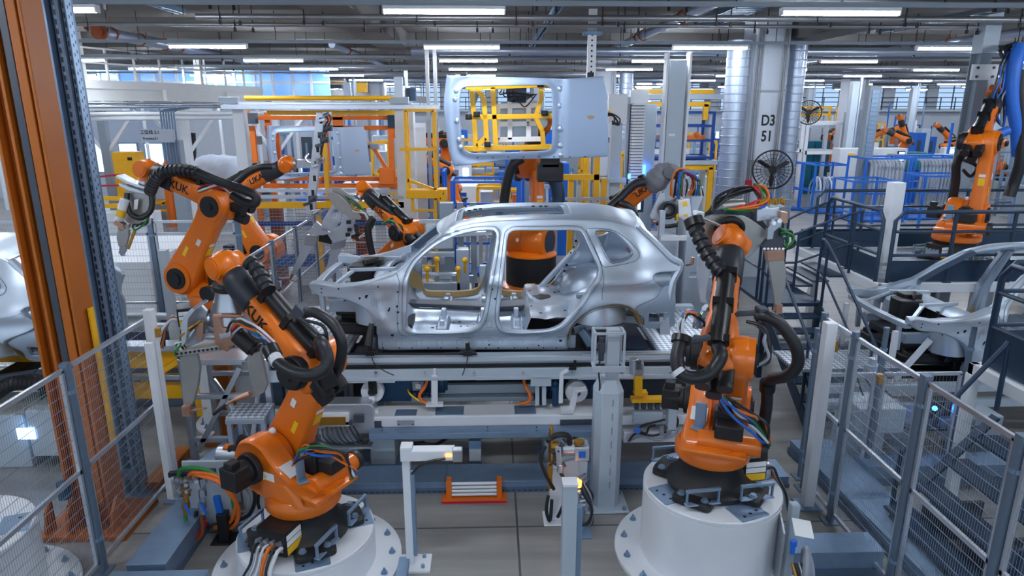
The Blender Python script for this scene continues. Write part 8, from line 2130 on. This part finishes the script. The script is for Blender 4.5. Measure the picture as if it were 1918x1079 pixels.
# ---- far left and centre haze of blue machines, frames and small robots
def far_robot(label, x, y, z, a1, t2, t3, s=1.0):
    return robot(label, (x, y, z), a1, t2, t3, s, tool=None, lod=2, dress=True)
fr_spots = [(20.2, 33, .9, 170, 115, 25), (21.4, 34, .9, 200, 70, 60), (22.3, 33, .6, 20, 110, 10), (19.9, 36.6, .9, 330, 80, 20), (24.0, 35, .8, 190, 100, 35), (25.3, 33, .7, 215, 80, -20), (17.8, 36, .9, 40, 110, 20), (-1.3, 22, 1.3, 165, 100, 5), (-.85, 21.2, .5, 170, 80, 30), (13.2, 37, 1.6, 0, 100, 30), (-2.9, 31, .9, 20, 100, 20), (-5.2, 29, .9, 160, 95, 20), (26.5, 31, 1.0, 160, 115, 40)]
fl = ['at the head of the far right cell', 'second in the far right cell, bent over', 'low in the far right cell, reaching right', 'beside the tall perforated post', 'in the far right cell before the white column', 'hanging low at the far right', 'small, above the white frames at the right', 'behind the yellow ladder, upper', 'behind the yellow ladder, lower', 'barely showing over the yellow rail at the right', 'far behind the orange rack, right half', 'far behind the orange rack, left half', 'farthest right, before the grey beam column']
for sp, l in zip(fr_spots, fl): far_robot('small distant orange robot '+l, *sp)
rn = random.Random(11)
def light_frame(label, x, y, w, d, h, m='white_paint'):
    T = thing('machine_gantry', label, 'frame', (x, y, 0), 'pale machine frames')
    seg = []
    for a in (0, w):
        for b in (0, d): seg.append(((x+a, y+b, 0), (x+a, y+b, h)))
    for hh in (h, h*.62):
        for b in (0, d): seg.append(((x, y+b, hh), (x+w, y+b, hh)))
        for a in (0, w): seg.append(((x+a, y, hh), (x+a, y+d, hh)))
    bars('post', seg, .16, m, T)
    g = []
    k = 0
    while k*.5 < w: g.append(((x+k*.5, y, h), (x+k*.5+.3, y+d, h))); k += 1
    bars('truss', g, .05, m, T)
    return T
light_frame('white truss-topped machine frame right of the narrow air duct', 12.6, 31.5, 1.8, 1.6, 3.65)
light_frame('white machine frame with a grey box under the smaller fan', 14.6, 31.5, 1.7, 1.6, 3.5)
GB = frame('grey_box', 'grey control box on a post right of the white frames', 'box', (16.6, 31, 0)); boxes('box', [((16.5, 31, 3.0), (17.0, 31.4, 4.1))], 'mid_grey', GB, .02); boxes('post', [((16.15, 31, 0), (16.45, 31.3, 4.0))], 'mid_grey', GB)
for i, x in enumerate((13.6, 15.7, 17.6)):
    T = thing('yellow_rail', 'yellow guard rail on top of the white frames, %s from the left' % ORD[i], 'railing', (x, 35, 3.5), 'yellow guard rails above the frames')
    bars('rail', [((x, 35, 4.2), (x+1.7, 35, 4.2)), ((x, 35, 3.85), (x+1.7, 35, 3.85))], .1, 'yellow', T); bars('post', [((x+.1+.5*k, 35, 3.4), (x+.1+.5*k, 35, 4.2)) for k in range(4)], .08, 'yellow', T)
ob('gantry_deck', G().bb((13, 34.8, 3.2), (19.5, 35.6, 3.4)).bb((13.2, 35, 0), (13.4, 35.2, 3.3)).bb((19, 35, 0), (19.2, 35.2, 3.3)), 'grey_paint', sm=0, cat='deck', label='pale walkway deck below the yellow rails at the right')
for i, (x, m) in enumerate(((12.8, 'blue_deep'), (14.0, 'blue_deep'), (15.2, 'teal_cloth'), (16.0, 'teal_cloth'))):
    ob('machine_door', G().bb((x, 33.4, 0), (x+.75, 33.7, 2.6)), m, sm=0, bev=.02, cat='door', group='blue machine doors', label='dark blue machine door behind the white frames, %s from the left' % ORD[i])
PS = frame('perforated_mast', 'tall grey perforated mast among the far right robots', 'mast', (14.5, 26, 0)); boxes('mast', [((14.3, 26, 0), (14.75, 26.3, 5.0))], 'mid_grey', PS)
g = G()
for i in range(26): g.bb((14.4, 25.97, .6+.165*i), (14.65, 26.0, .72+.165*i))
ob('slot', g, 'galv', PS, sm=0, kind='stuff')
for i, x in enumerate((15.0, 16.7)):
    T = thing('operator_cabinet', 'white operator cabinet with a small screen, %s of the pair behind the blue cages' % ('left' if i == 0 else 'right'), 'cabinet', (x, 24.2, 0), 'white operator cabinets')
    boxes('housing', [((x, 29, 0), (x+1.25, 29.7, 2.5))], 'white_paint', T, .02); boxes('yellow_label', [((x+.35, 28.97, 2.2), (x+.65, 29, 2.3))], 'label_yellow', T, 0)
    ob('screen', G().bb((x+.8, 28.9, 1.95), (x+1.1, 29, 2.4)), 'ink', T, sm=0, bev=.02); ob('screen_glass', G().bb((x+.84, 28.88, 2.0), (x+1.05, 28.9, 2.35)), 'screen', T, sm=0)
TC = frame('covered_stack', 'teal cloth covered stack behind the blue cages', 'stack', (18.6, 30.5, 0)); ob('cloth', G().loft([place(rrect(w, d, .2, 3), (18.7, 30.6, z), (1, 0, 0), (0, 1, 0)) for w, d, z in ((2.3, 1.4, 1.5), (2.1, 1.2, 2.0), (1.8, 1.0, 2.25))]), 'teal_cloth', TC, sm=40); boxes('pallet', [((17.5, 30, 0), (19.9, 31.2, 1.55))], 'blue', TC)
OT = frame('operator_terminal', 'white operator terminal with a screen right of the teal cloth', 'terminal', (20.6, 30, 0)); boxes('stand', [((20.3, 30, 0), (20.9, 30.4, 1.7))], 'white_paint', OT, .02); boxes('head', [((20.15, 29.9, 1.7), (21.1, 30.2, 2.5))], 'white_paint', OT, .03); ob('screen_glass', G().bb((20.3, 29.87, 1.85), (20.95, 29.9, 2.35)), 'screen', OT, sm=0)
# blue cages at the right
spots = [(12.5, 28.6, 1.0, 1.3, 2.0, 'first from the left, beside the narrow air duct'), (13.7, 27.6, 1.3, 1.2, 2.0, 'second from the left, with loops of silver trim'), (12.6, 22.4, 1.5, 1.3, 1.9, 'nearest, behind the stair railing'), (14.8, 25.6, 1.7, 1.3, 2.4, 'filled with grey fins, left of two'), (17.0, 26.0, 1.9, 1.3, 2.4, 'filled with grey fins, right of two'), (14.9, 22.0, 1.8, 1.1, 2.1, 'behind the white platform post')]
for x, y, w, d, h, l in spots: cage('blue steel cage '+l, x, y, 0, w, d, h, shelves=(.45,))
fillers(12.5, 28.6, .1, .9, 1.2, 1.5, 4, 'the first blue cage from the left')
fillers(13.7, 27.6, .1, 1.2, 1.1, 1.7, 6, 'the second blue cage from the left')
for ci, (x, y, where) in enumerate(((14.8, 25.6, 'left finned cage'), (17.0, 26.0, 'right finned cage'))):
    for k in range(9):
        xx = x-.6+.14*k
        g = G().tube(spline([(xx, y-.5, .5), (xx+.02, y-.55, 1.3), (xx+.06, y-.5, 1.9), (xx+.2, y-.2, 2.2), (xx+.3, y+.4, 2.25)], 5), .05, 8)
        ob('bent_panel', g, 'label_grey', sm=60, cat='part', group='bent panels in the '+where, label='grey bent panel in the %s, %s from the left' % (where, ORD[k]))
for i, (x, y) in enumerate(((11.6, 16.2), (13.0, 15.6), (15.2, 16.5), (16.8, 15.0))):
    T = thing('floor_guard', 'yellow floor guard rail behind the railed platform, %s from the left' % ORD[i], 'railing', (x, y, 0), 'yellow floor guards')
    bars('rail', [((x, y, 1.05), (x+1.2, y, 1.05)), ((x, y, .55), (x+1.2, y, .55))], .1, 'yellow', T); bars('post', [((x, y, 0), (x, y, 1.1)), ((x+1.2, y, 0), (x+1.2, y, 1.1))], .11, 'yellow', T)
BRK = frame('stock_stack', 'brown boxed stock beside the grey fence behind the platform', 'stack', (13.9, 18, 0)); boxes('box', [((15.0, 18.2, 0), (15.6, 18.8, 2.1))], 'mid_grey', BRK, .02)
# glazed guard fences of the far right cells
for i, (x, y, w) in enumerate(((16.5, 28, 4), (21, 29.5, 4), (25.5, 28, 4.5), (17.5, 22, 3.5), (22, 20, 4), (15.5, 14.5, 3))):
    T = thing('guard_fence', 'pale blue-grey cell guard fence at the far right, %s of six' % ORD[i], 'fence', (x, y, 0), 'far right guard fences')
    bars('post', [((x+w*k/4, y, 0), (x+w*k/4, y, 2.3)) for k in range(5)], .09, 'galv', T); bars('rail', [((x, y, z), (x+w, y, z)) for z in (.2, 1.2, 2.3)], .06, 'galv', T)
    g = G()
    for k in range(int(w/.16)): g.bar((x+.16*k, y, .2), (x+.16*k, y, 2.3), .012)
    ob('mesh', g, 'wire', T, sm=0, kind='stuff')
# pale blue machine blocks, cabinets and racks filling the distance
kinds = [('machine_cabinet', 'white_paint', 'pale machine cabinet'), ('blue_machine', 'blue', 'blue machine block'), ('steel_rack', 'galv', 'grey steel rack'), ('blue_rack', 'blue_deep', 'deep blue rack'), ('machine_cabinet', 'grey_paint', 'light grey machine cabinet'), ('yellow_guard', 'yellow', 'yellow guard frame')]
zones = [(-12, -7.5, 29, 46, 16, 'beyond the covered car'), (-7.5, -1.5, 20, 50, 34, 'beyond the orange rack'), (-1.2, 3.5, 19, 50, 26, 'beyond the held roof panel'), (3.6, 8.5, 22, 50, 20, 'beyond the tall box column'), (8.5, 17, 28, 52, 24, 'beyond the white frames'), (17, 34, 30, 54, 44, 'in the far right hall'), (17, 30, 18, 28, 10, 'behind the far right robot')]
cnt = {}
taken = [(8.3, 8.3, 30, 30)]
for o_ in COL.objects:
    if o_.parent is None and o_.location.y > 15 and o_.type in ('EMPTY', 'MESH') and o_.name.split('.')[0] not in ('floor', 'ceiling', 'ceiling_lamp', 'trunking_rail', 'sprinkler_pipe', 'overhead_pipe', 'cable_tray', 'wall_back', 'hanging_sign', 'gallery', 'floor_line', 'gallery_pipe'):
        lo, hi = V((1e9, 1e9, 0)), V((-1e9, -1e9, 0))
        for q_ in [o_]+list(o_.children)+[k_ for c_ in o_.children for k_ in c_.children]:
            if q_.type != 'MESH': continue
            for b_ in q_.bound_box:
                p_ = ROOTM[o_.name] @ V(b_)
                for k_ in (0, 1): lo[k_] = min(lo[k_], p_[k_]); hi[k_] = max(hi[k_], p_[k_])
        if hi.x-lo.x < 14: taken.append((lo.x, hi.x, lo.y, hi.y))
def free(x, y, w, d): return all(x+w+.12 < a or x-.12 > b or y+d+.12 < c or y-.12 > e for a, b, c, e in taken)
for xa, xb, ya, yb_, n, where in zones:
    for i in range(n):
        nm, m, l = kinds[rn.randrange(len(kinds))]; w = rn.uniform(.5, 1.4); h = rn.uniform(1.0, 3.1); d = rn.uniform(.5, 1.2)
        for _t in range(30):
            y = rn.uniform(ya, yb_); x = rn.uniform(xa, xb)*(.75+.25*y/yb_)
            if free(x, y, w, d): break
        else: continue
        taken.append((x, x+w, y, y+d))
        key = (l, where); cnt[key] = cnt.get(key, 0)+1
        lab = '%s %s, number %s from the front' % (l, where, ORD[min(cnt[key]-1, 14)])
        T = thing(nm, '%s %s' % (l, where), 'machine', (x, y, 0), '%s %s' % (l, where))
        if nm in ('steel_rack', 'blue_rack', 'yellow_guard'):
            seg = [((x+a, y+b, 0), (x+a, y+b, h)) for a in (0, w) for b in (0, d)] + [((x, y+b, h*k), (x+w, y+b, h*k)) for b in (0, d) for k in (.3, .65, 1)]
            bars('frame', seg, .09, m, T)
            g = G()
            for k in range(3): zz = h*(.05+.33*k); g.bb((x+.1, y+.1, zz), (x+w*rn.uniform(.5, .9), y+d-.1, zz+h*rn.uniform(.1, .22)))
            ob('stored_part', g, rn.choice(['chalk_white', 'blue', 'label_grey', 'orange_rack', 'bodysteel_dull']), T, sm=0, kind='stuff')
        else:
            boxes('housing', [((x, y, 0), (x+w, y+d, h))], m, T, .02)
            boxes('panel', [((x+.08, y-.02, h*.45), (x+w*.5, y, h*.85))], rn.choice(['dark_grey', 'blue_deep', 'galv', 'chalk_white']), T, 0)
            if rn.random() < .4: ob('screen_glass', G().bb((x+w*.6, y-.03, h*.7), (x+w*.85, y, h*.88)), 'screen', T, sm=0)
            bars('pipe', [((x+w*.3, y+d/2, h), (x+w*.3, y+d/2, min(5.6, h+rn.uniform(.5, 2.5))))], .08, rn.choice(['galv', 'blue', 'white_paint']), T)
# slim hall posts carrying services
for i, (x, y) in enumerate(((-6.5, 32), (-3.4, 26), (2.2, 33), (7.9, 30), (15.8, 30), (19.4, 42), (22.4, 30), (24.6, 40), (29, 36), (-9.5, 44), (-14, 46))):
    T = thing('hall_post', 'slim pale hall post in the distance, %s of eleven from the %s' % (ORD[i], 'left'), 'post', (x, y, 0), 'slim hall posts')
    boxes('shaft', [((x-.15, y-.15, 0), (x+.15, y+.15, 5.3))], 'grey_paint', T); ob('service_pipe', G().cyl((x+.28, y, 0), (x+.28, y, 5.6), .07, n=8), 'duct', T)
# gallery railing along the far wall
T = thing('gallery_railing', 'dark blue railing along the far wall below the window band', 'railing', (20, 55.4, 4.0), None)
bars('rail', [((-38, 55.4, z), (44, 55.4, z)) for z in (4.25, 4.6, 4.95)], .06, 'navy', T); bars('post', [((-38+1.2*k, 55.4, 3.95), (-38+1.2*k, 55.4, 4.95)) for k in range(69)], .06, 'navy', T)
ob('gallery_deck', G().bb((-38, 55.0, 3.85), (44, 56, 3.98)), 'grey_paint', sm=0, kind='structure', label='gallery deck along the far wall')
# ================================================================== camera, sky, colour
cam = bpy.data.cameras.new('camera'); co = bpy.data.objects.new('camera', cam); COL.objects.link(co)
cam.sensor_fit = 'HORIZONTAL'; cam.sensor_width = 36; cam.lens = F/1918*36; cam.clip_end = 300
co.location = CAM; co.rotation_euler = (PI/2-PITCH, 0, -YAW)
SC.camera = co
w = bpy.data.worlds.new('hall_daylight'); SC.world = w; w.use_nodes = True
bg = w.node_tree.nodes['Background']; bg.inputs['Color'].default_value = (.62, .8, 1, 1); bg.inputs['Strength'].default_value = .42
SC.view_settings.view_transform = 'Standard'; SC.view_settings.look = 'None'; SC.view_settings.gamma = 1
SC.view_settings.use_curve_mapping = False
SC.view_settings.exposure = 1.36
